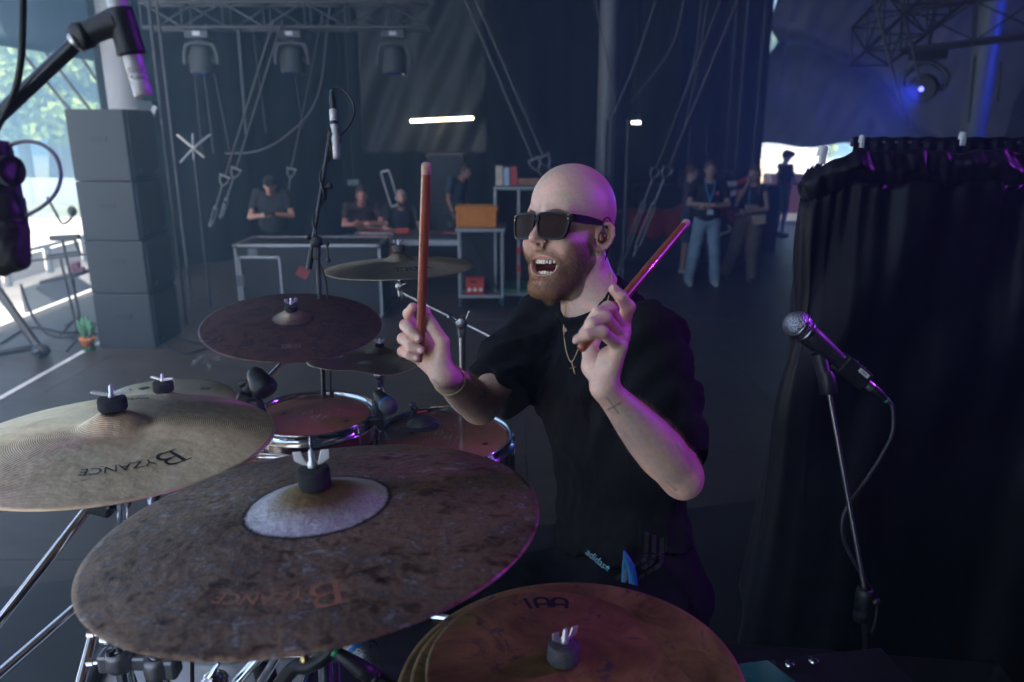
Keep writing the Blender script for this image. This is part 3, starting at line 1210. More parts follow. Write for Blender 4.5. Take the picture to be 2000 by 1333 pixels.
boxed("bottom_panel", ((gx0 + gx1) / 2, y_ + .35, gz0 + .03), (gx1 - gx0 - .05, .66, .05), M_CASEGRN, gr)
for gx in (gx0 + .01, gx0 + .30, gx1 - .02):
    boxed("post", (gx, y_ + .0, (gz0 + gz1) / 2), (.035, .035, gz1 - gz0), M_ALU, gr)
for gz in (gz1, gz0):
    boxed("rail", ((gx0 + gx1) / 2, y_ - .002, gz), (gx1 - gx0 + .02, .04, .035), M_ALU, gr)
for gx in (gx0 + .06, gx0 + .34, gx1 - .1):
    m = MB()
    m.cyl((gx - .016, y_ + .04, gz0 - .075), .052, .032, (1, 0, 0), 18, bev=.006)
    m.box((gx, y_ + .04, gz0 - .03), (.05, .05, .03), None, .004)
    m.build("caster", mat("blue grey rubber", (.03, .06, .085), rough=.5, var=.1), gr)
for zz in (.72, .50):
    boxed("red_strap", (gx0 + .30, y_ - .02, zz), (.045, .012, .09), M_REDPL, gr, bev=.004)
m = MB()
r_ = random.Random(4)
for k in range(26):
    p = Vector((gx0 + .36 + r_.random() * .6, y_ + .1 + .2 * r_.random(), gz0 + .12 + r_.random() * (gz1 - gz0 - .25)))
    q = p + Vector((r_.uniform(-.15, .15), 0, r_.uniform(-.25, .1)))
    m.tube(spline([p, (p + q) / 2 + Vector((r_.uniform(-.08, .08), -.05, -.05)), q], 4), .009, 6)
cb = m.build("patch_cables", M_RUBBER, gr)
cb['kind'] = 'stuff'
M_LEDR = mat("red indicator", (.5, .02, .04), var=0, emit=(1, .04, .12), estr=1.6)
for k in range(9):
    m = MB()
    m.sphere((gx0 + .45 + .055 * k, y_ + .06, (gz0 + gz1) / 2 - .08 + .02 * math.sin(k * 2.3) + (.35 if k % 4 == 3 else 0)), .012, 8, 6)
    m.build("indicator_light", M_LEDR, gr)
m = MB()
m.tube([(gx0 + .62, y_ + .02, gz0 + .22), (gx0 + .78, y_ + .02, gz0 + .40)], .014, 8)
m.build("glowing_red_cable", M_LEDR, gr)  # cable drawn in the glowing indicator material, though it is no lamp
for (dx, w, h, mt, lab) in ((.06, .09, .24, mat("cream card", (.55, .45, .38), rough=.7), "cream carton standing on the green rack"), (.15, .07, .22, mat("pale blue pack", (.35, .45, .60), rough=.5), "pale blue carton on the green rack"), (.24, .08, .23, mat("red pack", (.45, .05, .05), rough=.5), "red carton on the green rack"), (.42, .26, .09, mat("brown paper", (.30, .16, .11), rough=.8), "low brown paper packet on the green rack")):
    boxed("carton", (gx0 + dx, y_ + .2, gz1 + .018 + h / 2), (w, .12, h), mt, None, bev=.005, label=lab, cat="carton", group="packages on the green rack")

# dark tower of cases and a leaning frame further back
y_ = 11.6
for k, (xx0, xx1, yt, yb, lab) in enumerate(((833, 905, 302, 400, "dark framed case on top of the backstage tower"), (825, 900, 402, 470, "lower dark case of the backstage tower"))):
    x0, x1 = on_y(xx0, yt, y_).x, on_y(xx1, yt, y_).x
    z1, z0 = on_y(860, yt, y_).z, on_y(860, yb, y_).z
    case("flight_case", x0, x1, y_, .6, z0 if k == 0 else .0, z1, M_CASEBLK, lab, edge=.025, emt=M_ALUD, latch=False, group="dark cases of the backstage tower")
x0, x1 = on_y(1250, 330, 13.5).x, on_y(1350, 330, 13.5).x
for k in range(3):
    case("flight_case", x0 + k * .9, x0 + k * .9 + .85, 14.0, .6, 0, 1.2 + .25 * (k == 1), M_CASEBLK, ["black case standing in the dark right of the drummer", "tall black case in the dark right of the drummer", "black case in the dark behind the crossed-arms man"][k], edge=.02, emt=M_ALUD, latch=False)
o = empty("light_fixture", on_y(755, 400, 10.9), "pale rectangular frame light leaning above the seated crewman", "light fixture")
a, b_ = on_y(752, 335, 10.9), on_y(772, 402, 10.9)
ax_ = (b_ - a).normalized()
sd = Vector((ax_.z, 0, -ax_.x))
m = MB()
for k in (-1, 1):
    m.tube([a + sd * .06 * k, b_ + sd * .06 * k], .017, 8)
m.tube([a - sd * .06, a + sd * .06], .017, 8)
m.tube([b_ - sd * .06, b_ + sd * .06], .017, 8)
m.build("frame", M_ALU, o)
m = MB()
m.tube([b_, (b_.x + .05, b_.y + .02, 0)], .014, 8)
m.build("stand_post", M_ALUD, o)
o = empty("exit_sign", on_y(690, 357, 13), "small pale green sign behind the crew", "sign")
p = on_y(690, 357, 13)
boxed("panel", p, (.20, .03, .10), mat("green sign", (.10, .17, .12), rough=.4, var=0), o)  # plain green panel without any glow
m = MB()
m.tube([p, (p.x, p.y, ZR)], .006, 6)
m.build("hanger", M_ROPE, o)
# star-shaped folded stands in the left haze
o = empty("folded_stand", on_y(377, 290, 9.5), "crossed aluminium stand legs forming a star in the left haze", "stand")
c = on_y(378, 290, 9.5)
m = MB()
for dx, dz in ((.22, .16), (-.18, .16), (-.18, -.17), (.12, -.11), (.01, .17), (-.005, -.13)):
    m.tube([c, c + Vector((dx, 0, dz))], .015, 6)
m.build("arm", M_ALU, o)
m = MB()
m.tube([c, (c.x, c.y, 0)], .015, 8)
m.build("post", M_ALUD, o)
# cable bundles on a pipe by the speaker stack with small coloured leds
for (x, y, cl, lab) in ((282, 238, (.1, .9, .4), "green"), (284, 250, (.9, .1, .2), "red"), (300, 530, (.1, .15, 1), "blue")):
    p = on_y(x, y, 8.6)
    m = MB()
    m.sphere(p, .016, 8, 6)
    m.build("indicator_light", mat("led " + lab, cl, var=0, emit=cl, estr=1.2), None, label=f"tiny {lab} indicator on the pipes right of the speakers", cat="indicator")
o = empty("dimmer_box", on_y(288, 225, 8.7), "small equipment box hung on the pipes right of the speakers", "box")
boxed("box", on_y(292, 232, 8.7), (.16, .14, .36), M_CAB, o)
boxed("bracket", on_y(300, 218, 8.55), (.05, .03, .12), M_ALU, o, rot=Matrix.Rotation(.5, 3, 'Y'))
m = MB()
a, b_ = on_y(292, 500, 8.5), on_y(318, 640, 8.5)
m.tube(spline([on_y(300, 480, 8.5), on_y(302, 540, 8.5), on_y(312, 600, 8.5), on_y(332, 628, 8.5)], 6), .012, 8)
m.build("hanging_cable", mat("blue cable", (.03, .16, .40), rough=.5), None, label="blue cable hanging beside the pipes right of the speakers", cat="cable")

# floor litter: cables, little red plug, tape scribbles
FC = [([(345, 660), (400, 672), (440, 655), (470, 668)], "black cable lying on the floor right of the speaker stack"), ([(300, 664), (360, 690), (420, 676), (452, 682)], "second cable on the floor right of the speaker stack"), ([(0, 672), (60, 640), (130, 650), (180, 640)], "cable lying on the floor at the far left")]
for pts, lab in FC:
    m = MB()
    m.tube(spline([on_z(x, y, .012) for x, y in pts], 8), .012, 8)
    m.build("floor_cable", M_RUBBER, None, label=lab, cat="cable")
p = on_z(421, 681, .02)
m = MB()
m.sphere(p, .022, 10, 8)
m.build("red_plug", M_REDPL, None, label="tiny red plug on the floor left of the purple-brown cymbal", cat="plug")
# chalk scribble on the floor
V2, F2 = [], []
rr = random.Random(2)
for k in range(14):
    x, y = rr.uniform(-.22, .22), rr.uniform(-.16, .16)
    a = rr.uniform(0, 3.1)
    l_ = rr.uniform(.03, .09)
    dx, dy = math.cos(a) * l_, math.sin(a) * l_
    b0 = len(V2)
    V2 += [(x - dx - dy * .12, y - dy + dx * .12), (x + dx - dy * .12, y + dy + dx * .12), (x + dx + dy * .12, y + dy - dx * .12), (x - dx + dy * .12, y - dy - dx * .12)]
    F2.append([b0, b0 + 1, b0 + 2, b0 + 3])
c = on_z(388, 706, .0045)
o = raw_mesh("chalk_marks", [(c.x + x * .8, c.y + y * 1.5, .0045) for x, y in V2], F2, mat("faint chalk", (.16, .16, .17), rough=.9), None, smooth=False)
tag(o, "faint white chalk marks on the floor left of the purple-brown cymbal", "marks")

# ================================================================= front of the stage, left


def scrim_material():
    m, nt, b = nodes_of("blue grey mesh")
    nt.links.new(ramp(nt, noise_fac(nt, 1, 4), [(.3, (.10, .15, .19)), (.7, (.16, .22, .27))]), b.inputs['Base Color'])
    b.inputs['Roughness'].default_value = .8
    tr = N(nt, "ShaderNodeBsdfTranslucent")
    tr.inputs[0].default_value = (.16, .26, .34, 1)
    tp = N(nt, "ShaderNodeBsdfTransparent")
    m1 = N(nt, "ShaderNodeMixShader")
    m1.inputs[0].default_value = .5
    m2 = N(nt, "ShaderNodeMixShader")
    m2.inputs[0].default_value = .03
    out = nt.nodes["Material Output"]
    nt.links.new(b.outputs[0], m1.inputs[1])
    nt.links.new(tr.outputs[0], m1.inputs[2])
    nt.links.new(m1.outputs[0], m2.inputs[1])
    nt.links.new(tp.outputs[0], m2.inputs[2])
    nt.links.new(m2.outputs[0], out.inputs[0])
    return m


m_list = []
sc1 = drape("roof_scrim", (EDGE_X - .25, 8.2), (EDGE_X - .25, 19.5), 3.15, ZR, scrim_material(), "blue-grey mesh hanging from the roof edge at the top left", "scrim", amp=.05, freq=.6, seed=3)
for (p0, p1, lab) in (((EDGE_X - .4, 9.0, 1.2), (EDGE_X - .4, 12.5, 4.2), "left diagonal guy rope before the trees"), ((EDGE_X - .5, 9.6, .2), (EDGE_X - .5, 14.5, 4.4), "middle diagonal guy rope before the trees"), ((EDGE_X - .5, 10.5, .0), (EDGE_X - .5, 15.4, 4.5), "right diagonal guy rope before the trees")):
    m = MB()
    m.tube([(p1[0], p0[1], p1[2]), (p0[0], p1[1], p0[2] + .4)], .022, 8)
    m.build("guy_rope", M_ROPE, None, label=lab, cat="rope")
# crowd barrier on the apron
br = empty("crowd_barrier", (-8.9, 12, -.45), "pale crowd barrier running along the front of the stage", "barrier")
for k in range(9):
    y0 = 8.0 + k * 1.25
    boxed("panel", (-8.75, y0 + .6, -.20), (.03, 1.05, .40), mat("barrier sheet", (.50, .47, .45), rough=.6, var=.1), br)
    boxed("post", (-8.72, y0, -.18), (.08, .09, .50), M_WHITEC, br)
boxed("top_rail", (-8.75, 13.0, .07), (.10, 11.4, .05), M_WHITEC, br)
for k, (x, y, lab) in enumerate(((-7.2, 9.0, "nearer dark wedge monitor at the stage front, far left"), (-7.0, 11.6, "farther dark wedge monitor at the stage front, far left"))):
    w = empty("floor_monitor", (x, y, -.45), lab, "speaker", "wedge monitors at the stage front")
    m = MB()
    prof = [(-.26, 0), (.26, 0), (.26, .12), (-.06, .36), (-.26, .36)]
    vs = [(x + px_, y + s_ * .55, -.45 + pz) for s_ in (-1, 1) for px_, pz in prof]
    m.add(vs, [[0, 1, 2, 3, 4][::-1], [5, 6, 7, 8, 9]] + [[i, (i + 1) % 5, 5 + (i + 1) % 5, 5 + i] for i in range(5)])
    m.build("enclosure", M_CAB, w)
    boxed("grille", (x + .11, y, -.19), (.40, 1.0, .02), M_CASEBLK, w, rot=Matrix.Rotation(.643, 3, 'Y'))
boxed("side_box", (-6.9, 14.2, -.15), (.6, 1.2, .6), M_CAB, None, label="dark box on the apron beyond the wedge monitors", cat="box")

# mic stands near the stage edge at the left
for (bx, by, tx, ty, yy, lab, bar_) in ((168, 668, 122, 470, 7.75, "thin mic stand with a T-bar before the bright ground", 1), (150, 640, 118, 506, 8.3, "second thin mic stand just behind the T-bar stand", 0)):
    b_ = on_y(bx, by, yy)
    b_.z = .0
    t_ = on_y(tx, ty, yy)
    s = empty("microphone_stand", b_, lab, "stand", "mic stands at the far left")
    m = MB()
    m.tube([b_, t_], .014, 8)
    m.build("post", M_DARKMETAL, s)
    m = MB()
    if bar_:
        m.box(t_ + Vector((.03, 0, .03)), (.30, .06, .055), Matrix.Rotation(-.05, 3, 'Y'), .01)
        m.tube([t_ + Vector((.12, 0, .02)), t_ + Vector((.16, 0, -.14))], .016, 8)
        m.box(t_ + Vector((-.02, 0, -.14)), (.34, .025, .03), Matrix.Rotation(-.12, 3, 'Y'), .006)
    else:
        m.tube([t_ + Vector((-.4, 0, -.03)), t_ + Vector((.3, 0, .05))], .012, 8)
    m.build("crossbar", M_DARKMETAL, s)
    for k in range(3):
        a = .4 + k * 2.094
        m = MB()
        m.tube([b_ + Vector((0, 0, .14)), b_ + Vector((.30 * math.cos(a), .30 * math.sin(a), .012))], .012, 8)
        m.build("leg", M_DARKMETAL, s)
hang = empty("boom_microphone", on_y(140, 400, 8.0), "dark boom mic dipping in front of the grass at the left", "microphone")
m = MB()
m.tube(spline([on_y(92, 385, 8), on_y(108, 415, 8), on_y(122, 437, 8), on_y(138, 428, 8), on_y(143, 415, 8)], 5), .014, 8)
m.build("boom", M_DARKMETAL, hang)
m = MB()
m.sphere(on_y(141, 413, 8.0), (.045, .045, .055), 14, 10)
m.build("foam_head", M_RUBBER, hang)
# keyboard platform and heavy stand leg
kb = empty("keyboard_stand", on_z(78, 688), "thick dark stand with splayed leg at the far left", "stand")
a, b_ = on_y(-40, 515, 7.5), on_z(78, 684, .06)
m = MB()
m.tube([a, b_], .042, 12)
m.build("leg", M_DARKMETAL, kb)
m = MB()
m.tube([on_z(-60, 700, .05), on_z(72, 678, .05)], .035, 10)
m.build("base_bar", M_DARKMETAL, kb)
m = MB()
m.sphere(on_z(80, 686, .07), (.085, .085, .07), 14, 10)
m.tube([on_z(72, 690, .10), on_z(72, 690, .26)], [.04, .012], 8)
m.build("foot", M_RUBBER, kb)
k2_ = empty("equipment_tray", on_y(130, 545, 8.6), "dark slanting tray with small gear on the left stands", "tray")
a, b_ = on_y(98, 548, 8.4), on_y(168, 530, 8.4)
m = MB()
m.box((a + b_) / 2, ((b_ - a).length, .4, .035), Matrix.Rotation(-.2, 3, 'Y'), .008)
m.build("board", M_CASEBLK, k2_)
m = MB()
for (x, y, s_) in ((148, 522, .08), (152, 516, .05), (160, 528, .06)):
    m.box(on_y(x, y, 8.4), (s_, s_, s_ * 1.2), None, .01)
m.build("gear", mat("mixed dark gear", (.14, .05, .08), rough=.5, var=.5, scale=30), k2_)
m = MB()
m.tube([on_y(142, 545, 8.4), (on_y(142, 545, 8.4).x, 8.4, 0)], .016, 8)
m.build("leg", M_DARKMETAL, k2_)
m = MB()
m.tube(spline([on_y(40, 555, 8.0), on_y(60, 610, 8), on_y(90, 650, 8), on_y(125, 660, 8), on_y(150, 655, 8)], 6), .014, 8)
m.build("loose_cable", M_RUBBER, None, label="black cable drooping between the stands at the far left", cat="cable")
# potted plant in an orange pot
pp = on_z(174, 684)
pt = empty("potted_plant", pp, "small green plant in an orange pot by the speaker stack", "plant")
m = MB()
m.lathe(pp, [(1e-5, 0), (.055, 0), (.075, .03), (.070, .035)], n=16)
m.build("saucer", mat("green glaze", (.02, .16, .07), rough=.25), pt)
m = MB()
m.lathe(pp, [(1e-5, .02), (.052, .02), (.075, .115), (.08, .12), (.08, .135), (.065, .13), (1e-5, .125)], n=18)
m.build("pot", mat("orange pot", (.62, .20, .06), rough=.5), pt)
M_LEAF = mat("cactus green", (.07, .20, .10), rough=.5, var=.3, scale=40)
rr = random.Random(8)
for k in range(12):
    a = rr.uniform(0, 6.28)
    h_ = rr.uniform(.10, .24)
    r_ = rr.uniform(.02, .09)
    m = MB()
    b0 = pp + Vector((.03 * math.cos(a), .03 * math.sin(a), .13))
    tip = pp + Vector((r_ * math.cos(a), r_ * math.sin(a), .13 + h_))
    m.tube(spline([b0, (b0 + tip) / 2 + Vector((0, 0, .02)), tip], 4), [.008, .014, .020, .026, .028, .026, .020, .012, .004], 8)
    m.build("leaf", M_LEAF, pt)

# --- trees beyond the field, fence sheet, far ground objects
M_BARK = mat("bark", (.11, .085, .06), rough=.95, var=.3, scale=8, bump=.6, bscale=20)
M_LEAFT, nt, b = nodes_of("tree leaves")
oi = N(nt, "ShaderNodeNewGeometry")
nt.links.new(ramp(nt, oi.outputs['Random Per Island'], [(0, (.06, .10, .015)), (.5, (.13, .19, .030)), (1, (.24, .29, .055))]), b.inputs['Base Color'])
b.inputs['Roughness'].default_value = .6
b.inputs['Subsurface Weight'].default_value = .0


def tree(x, y, h, cr, seed, label):
    r = np.random.default_rng(seed)
    o = empty("tree", (x, y, GZ), label, "tree", "trees beyond the field")
    m = MB()
    m.tube(spline([(x, y, GZ), (x + .2, y, GZ + h * .25), (x - .1, y + .2, GZ + h * .6)], 5), [.42, .38, .34, .3, .27, .25, .22, .2, .17, .15, .12], 10)
    for k in range(7):
        a = r.random() * 6.28
        z = GZ + h * (.3 + .3 * r.random())
        m.tube(spline([(x, y, z), (x + cr * .4 * math.cos(a), y + cr * .4 * math.sin(a), z + h * .12), (x + cr * .75 * math.cos(a), y + cr * .75 * math.sin(a), z + h * .28)], 3), [.13, .11, .09, .07, .06, .05, .03], 6)
    m.build("trunk", M_BARK, o)
    # leaf clumps on lumpy sub-crowns
    nc = 22
    cen = []
    for k in range(nc):
        d = r.normal(size=3)
        d /= np.linalg.norm(d)
        cen.append(np.array([x, y, GZ + h * .62]) + d * np.array([cr * .7, cr * .7, h * .30]) * r.random() ** .4)
    nl = 4200
    k = r.integers(0, nc, nl)
    d = r.normal(size=(nl, 3))
    d /= np.linalg.norm(d, axis=1)[:, None]
    P = np.array(cen)[k] + d * (cr * .34) * (r.random(nl) ** .3)[:, None] * np.array([1, 1, .8])
    s = .14 + .16 * r.random(nl)
    u = r.normal(size=(nl, 3))
    u -= d * (u * d).sum(1)[:, None] * .7
    u /= np.linalg.norm(u, axis=1)[:, None]
    v = np.cross(u, r.normal(size=(nl, 3)))
    v /= np.linalg.norm(v, axis=1)[:, None]
    V = np.stack([P - u * s[:, None], P + v * s[:, None] * .5, P + u * s[:, None], P - v * s[:, None] * .5], 1).reshape(-1, 3)
    F = np.arange(nl * 4).reshape(-1, 4)
    raw_mesh("crown", V, F, M_LEAFT, o, smooth=False)


TL = ["broad tree furthest left beyond the field", "second tree from the left beyond the field", "tree behind the left boom arm", "tree left of the white column", "tree showing between the arm and speaker stack", "tree behind the speaker stack", "rearmost tree beyond the field"]
for k, (x, y, h, cr) in enumerate(((-25.5, 33.5, 8.5, 3.6), (-22.5, 36, 9.5, 3.8), (-19.5, 34, 8, 3.4), (-17, 36, 10, 3.9), (-24, 41, 11.5, 4.4), (-14.5, 37, 9.5, 3.8), (-28.5, 39, 11, 4.2))):
    tree(x, y, h, cr, k + 3, TL[k])
fn = empty("field_fence", (-18, 32, GZ), "low grey sheeted fence beyond the grass", "fence")
for k in range(9):
    boxed("sheet_panel", (-29 + k * 2.3 + 1.15, 32, GZ + .55), (2.24, .04, 1.05), mat("grey fence sheet", (.22, .25, .29), rough=.6, var=.15, scale=1), fn)
    boxed("post", (-29 + k * 2.3, 31.95, GZ + .56), (.07, .07, 1.12), M_ALU, fn)
m = MB()
m.box((-17.4, 27.5, GZ + .15), (3.2, .12, .12), Matrix.Rotation(R(-28), 3, 'Z'))
m.build("kerb_beam", M_WHITEC, None, label="white beam lying on the grass at the left", cat="beam")

# ================================================================= behind the opening at the right
yard = sheet("loading_yard", 5.5, 24, 19.3, 60, -.05, M_PAVE, th=.3)
for k, (x, y, w, h, mt, lab) in enumerate(((8.6, 29.0, 1.6, 1.1, mat("pale wood", (.55, .42, .28), rough=.8), "pale wooden pallet stack in the sunlit yard"),
                                         (10.4, 30.5, 1.8, 1.5, mat("pale canvas", (.60, .55, .46), rough=.8), "pale canvas-wrapped load in the sunlit yard"),
                                         (9.6, 27.8, 1.0, .5, M_CASEBLK, "dark low case in the sunlit yard"),
                                         (11.6, 33, 3.0, 2.3, mat("grey van paint", (.25, .26, .28), rough=.3), "grey truck body beyond the yard"),
                                         (12.6, 28.6, 1.2, 1.1, mat("tan crate", (.42, .30, .18), rough=.8), "tan crate in the sunlit yard"))):
    o = empty("yard_load", (x, y, -.05), lab, "load")
    nlay = 4
    for q in range(nlay):
        boxed("layer", (x + .03 * math.sin(q * 5), y, -.05 + h * (q + .5) / nlay), (w * (1 - .04 * (q % 2)), 1.0, h / nlay - .03), mt, o, bev=.015)
tree(14, 40, 9, 4, 31, "tree beyond the loading yard, above the opening")
tree(9, 42, 8, 3.6, 33, "second tree beyond the loading yard")
tree(9.2, 34, 3.6, 2.0, 35, "low bush added to darken the opening behind the pallet stack")  # low bushes added to tone down the white of the opening
tree(12.6, 36, 4.2, 2.4, 37, "second low bush added to darken the opening, nearer the curtain")
for k in range(4):  # row of cases added to darken the lower part of the bright opening
    case("flight_case", 7.0 + k * .95, 7.0 + k * .95 + .9, 21.0 + .2 * (k % 2), .7, -.05, [1.0, .75, 1.05, .6][k], M_CASEBLK if k % 2 else M_CASERED, ["red case added to darken the foot of the back opening", "low black case added just outside the back opening", "second red case added just outside the back opening", "lowest black case added outside the opening, nearest the curtain"][k], edge=.03, latch=(.5,), group="cases added to darken the back opening")
# red and white barrier tape, stretched from a ladder to a post
M_TAPER, nt, b = nodes_of("red and white tape")
tc = N(nt, "ShaderNodeTexCoord")
wv = N(nt, "ShaderNodeTexWave")
wv.bands_direction = 'X'
wv.inputs['Scale'].default_value = 1.1
nt.links.new(tc.outputs['Object'], wv.inputs[0])
cr_ = ramp(nt, wv.outputs['Fac'], [(.49, (.55, .03, .03)), (.51, (.62, .60, .60))])
nt.links.new(cr_, b.inputs['Base Color'])
for (a, b_, lab) in (((1412, 358), (1482, 327), "upper strand of red and white barrier tape beside the woman"), ((1392, 382), (1482, 345), "lower strand of red and white barrier tape beside the woman")):
    a3, b3 = on_y(*a, 11.6), on_y(*b_, 11.6)
    m = MB()
    n = 14
    vs = []
    for i in range(n + 1):
        t = i / n
        p = a3.lerp(b3, t) - Vector((0, 0, .10 * math.sin(math.pi * t)))
        tw = .5 * math.sin(t * 5)
        vs += [p + Vector((0, .04 * math.sin(tw), .038 * math.cos(tw))), p - Vector((0, .04 * math.sin(tw), .038 * math.cos(tw)))]
    m.add(vs, [[2 * i, 2 * i + 1, 2 * i + 3, 2 * i + 2] for i in range(n)])
    o = m.build("barrier_tape", M_TAPER, None, label=lab, cat="tape", group="strands of barrier tape")
    o.modifiers.new("t", 'SOLIDIFY').thickness = .002
ld = empty("step_ladder", on_y(1360, 420, 12.6), "dim step ladder standing behind the crossed-arms man", "ladder")
zt2 = on_y(1360, 247, 12.6).z
xl, xr = on_y(1346, 300, 12.6).x, on_y(1378, 300, 12.6).x
for xx, k in ((xl, -1), (xr, 1)):
    m = MB()
    m.tube([(xx, 12.6, zt2), (xx + k * .08, 12.4, 0)], .02, 8)
    m.build("rail", M_ALUD, ld)
for q in range(7):
    z = zt2 * (q + .6) / 7
    boxed("rung", ((xl + xr) / 2, 12.4 + .2 * z / zt2, z), (xr - xl + .06, .05, .03), M_ALUD, ld)
m = MB()
m.tube([(xr, 12.6, zt2 - .3), (xr + .45, 12.9, on_y(1412, 380, 12.8).z)], .016, 8)
m.build("stay_bar", M_ALUD, ld)
# black piano-like cases with red cloth behind the people
pc = empty("covered_case", on_y(1420, 500, 12.2), "black road case under a red cloth behind the standing pair", "flight case")
x0, x1 = on_y(1215, 440, 12.4).x, on_y(1500, 440, 12.4).x
boxed("case_body", ((x0 + x1) / 2, 12.8, .45), (x1 - x0, .7, .80), M_CASEBLK, pc)
boxed("skid", ((x0 + x1) / 2 + .4, 12.42, .06), (1.0, .08, .10), M_ALUD, pc)


def f_cl(P):
    return P


nx, ny = 40, 16
vs = []
for i in range(nx):
    for j in range(ny):
        t, s_ = i / (nx - 1), j / (ny - 1)
        x = x0 + .1 + (x1 - x0 - .2) * t
        z = .88 + .16 * max(0, math.sin(t * 6.0 + 4.2)) ** 1.5
        if s_ < .5:
            y, z = 13.1 - s_ * 2 * .66, z
        else:
            q = (s_ - .5) * 2
            y, z = 12.43 - .03 * math.sin(t * 40) * q, z - q * (.30 + .10 * math.sin(t * 7))
        vs.append((x, y, z + .01 * math.sin(t * 31 + s_ * 5)))
o = raw_mesh("red_cloth", vs, [[i * ny + j, i * ny + j + 1, (i + 1) * ny + j + 1, (i + 1) * ny + j] for i in range(nx - 1) for j in range(ny - 1)], mat("dark red cloth", (.22, .015, .025), rough=.85), pc)
hs_ = on_y(1408, 452, 12.2)
m = MB()
m.tube(spline([hs_ + Vector((-.16, 0, -.07)), hs_ + Vector((.0, 0, -.05)), hs_ + Vector((.13, 0, .0)), hs_ + Vector((.15, 0, .06)), hs_ + Vector((.10, 0, .09))], 4), [.01] * 3 + [.02] * 14, 8)
m.build("horn_shaped_handle", M_NICKELP, pc)

# truss and lit stage lights at the top right
truss("lighting_truss", on_y(1700, 92, 9.4), on_y(1860, -60, 7.4), .42, "dark truss knot at the top right corner, left arm", bay=.45, r=.02)
truss("lighting_truss", on_y(1760, 60, 8.6), on_y(2060, 20, 8.0), .42, "dark truss knot at the top right corner, right arm", bay=.45, r=.02)
M_LITV = mat("lit violet lens", (.5, .1, .9), var=0, emit=(.5, .1, 1), estr=6)
M_LITB = mat("lit blue lens", (.1, .1, .9), var=0, emit=(.12, .14, 1), estr=1.2)


def aimed_light(p, tgt, lens, label, scale=.8):
    """a lit moving light whose lens sits just behind the beam's origin and looks along it"""
    d = (Vector(tgt) - Vector(p)).normalized()
    o = empty("moving_light", Vector(p), label, "stage light", "lit stage lights at the right")
    m = MB()
    c = Vector(p) - d * .10
    m.lathe(c, [(.128, 0), (.140, .005), (.150, -.01), (.150, -.12), (.145, -.22), (.10, -.33), (1e-5, -.34)], d, 28)
    m.build("lamp_body", M_CAB, o)
    m = MB()
    m.lathe(c, [(1e-5, .004), (.022, .003), (.026, 0)], d, 20)
    m.build("lit_lens", lens, o)
    m = MB()
    m.lathe(c, [(.026, -.001), (.10, -.003), (.128, 0)], d, 28)
    m.build("front_glass", M_CASEBLK, o)
    sd = d.cross(Vector((0, 0, 1))).normalized()
    c2 = c - d * .15
    m = MB()
    m.tube(spline([c2 + sd * .20, c2 + sd * .21 + Vector((0, 0, .14)), c2 + Vector((0, 0, .27)), c2 - sd * .21 + Vector((0, 0, .14)), c2 - sd * .20], 4), .030, 8)
    m.tube([c2 - sd * .2, c2 + sd * .2], .035, 10)
    m.build("yoke", M_ALUD, o)
    m = MB()
    m.box(c2 + Vector((0, 0, .36)), (.32, .24, .14), None, .02)
    m.tube([c2 + Vector((0, 0, .40)), Vector((c2.x, c2.y, ZR))], .02, 8)
    m.build("base_box", M_CAB, o)
    return o


aimed_light(LAMP_V, (.25, 1.35, 1.75), M_LITV, "violet stage light high on the right, beyond the picture's edge")
aimed_light(LAMP_B, (-.5, 1.7, 1.6), M_LITB, "hanging stage light with a glowing blue lens, top right")
aimed_light(LAMP_B2, (3.5, 14.5, 2.4), M_LITB, "blue wash light at the far right, beyond the picture's edge")
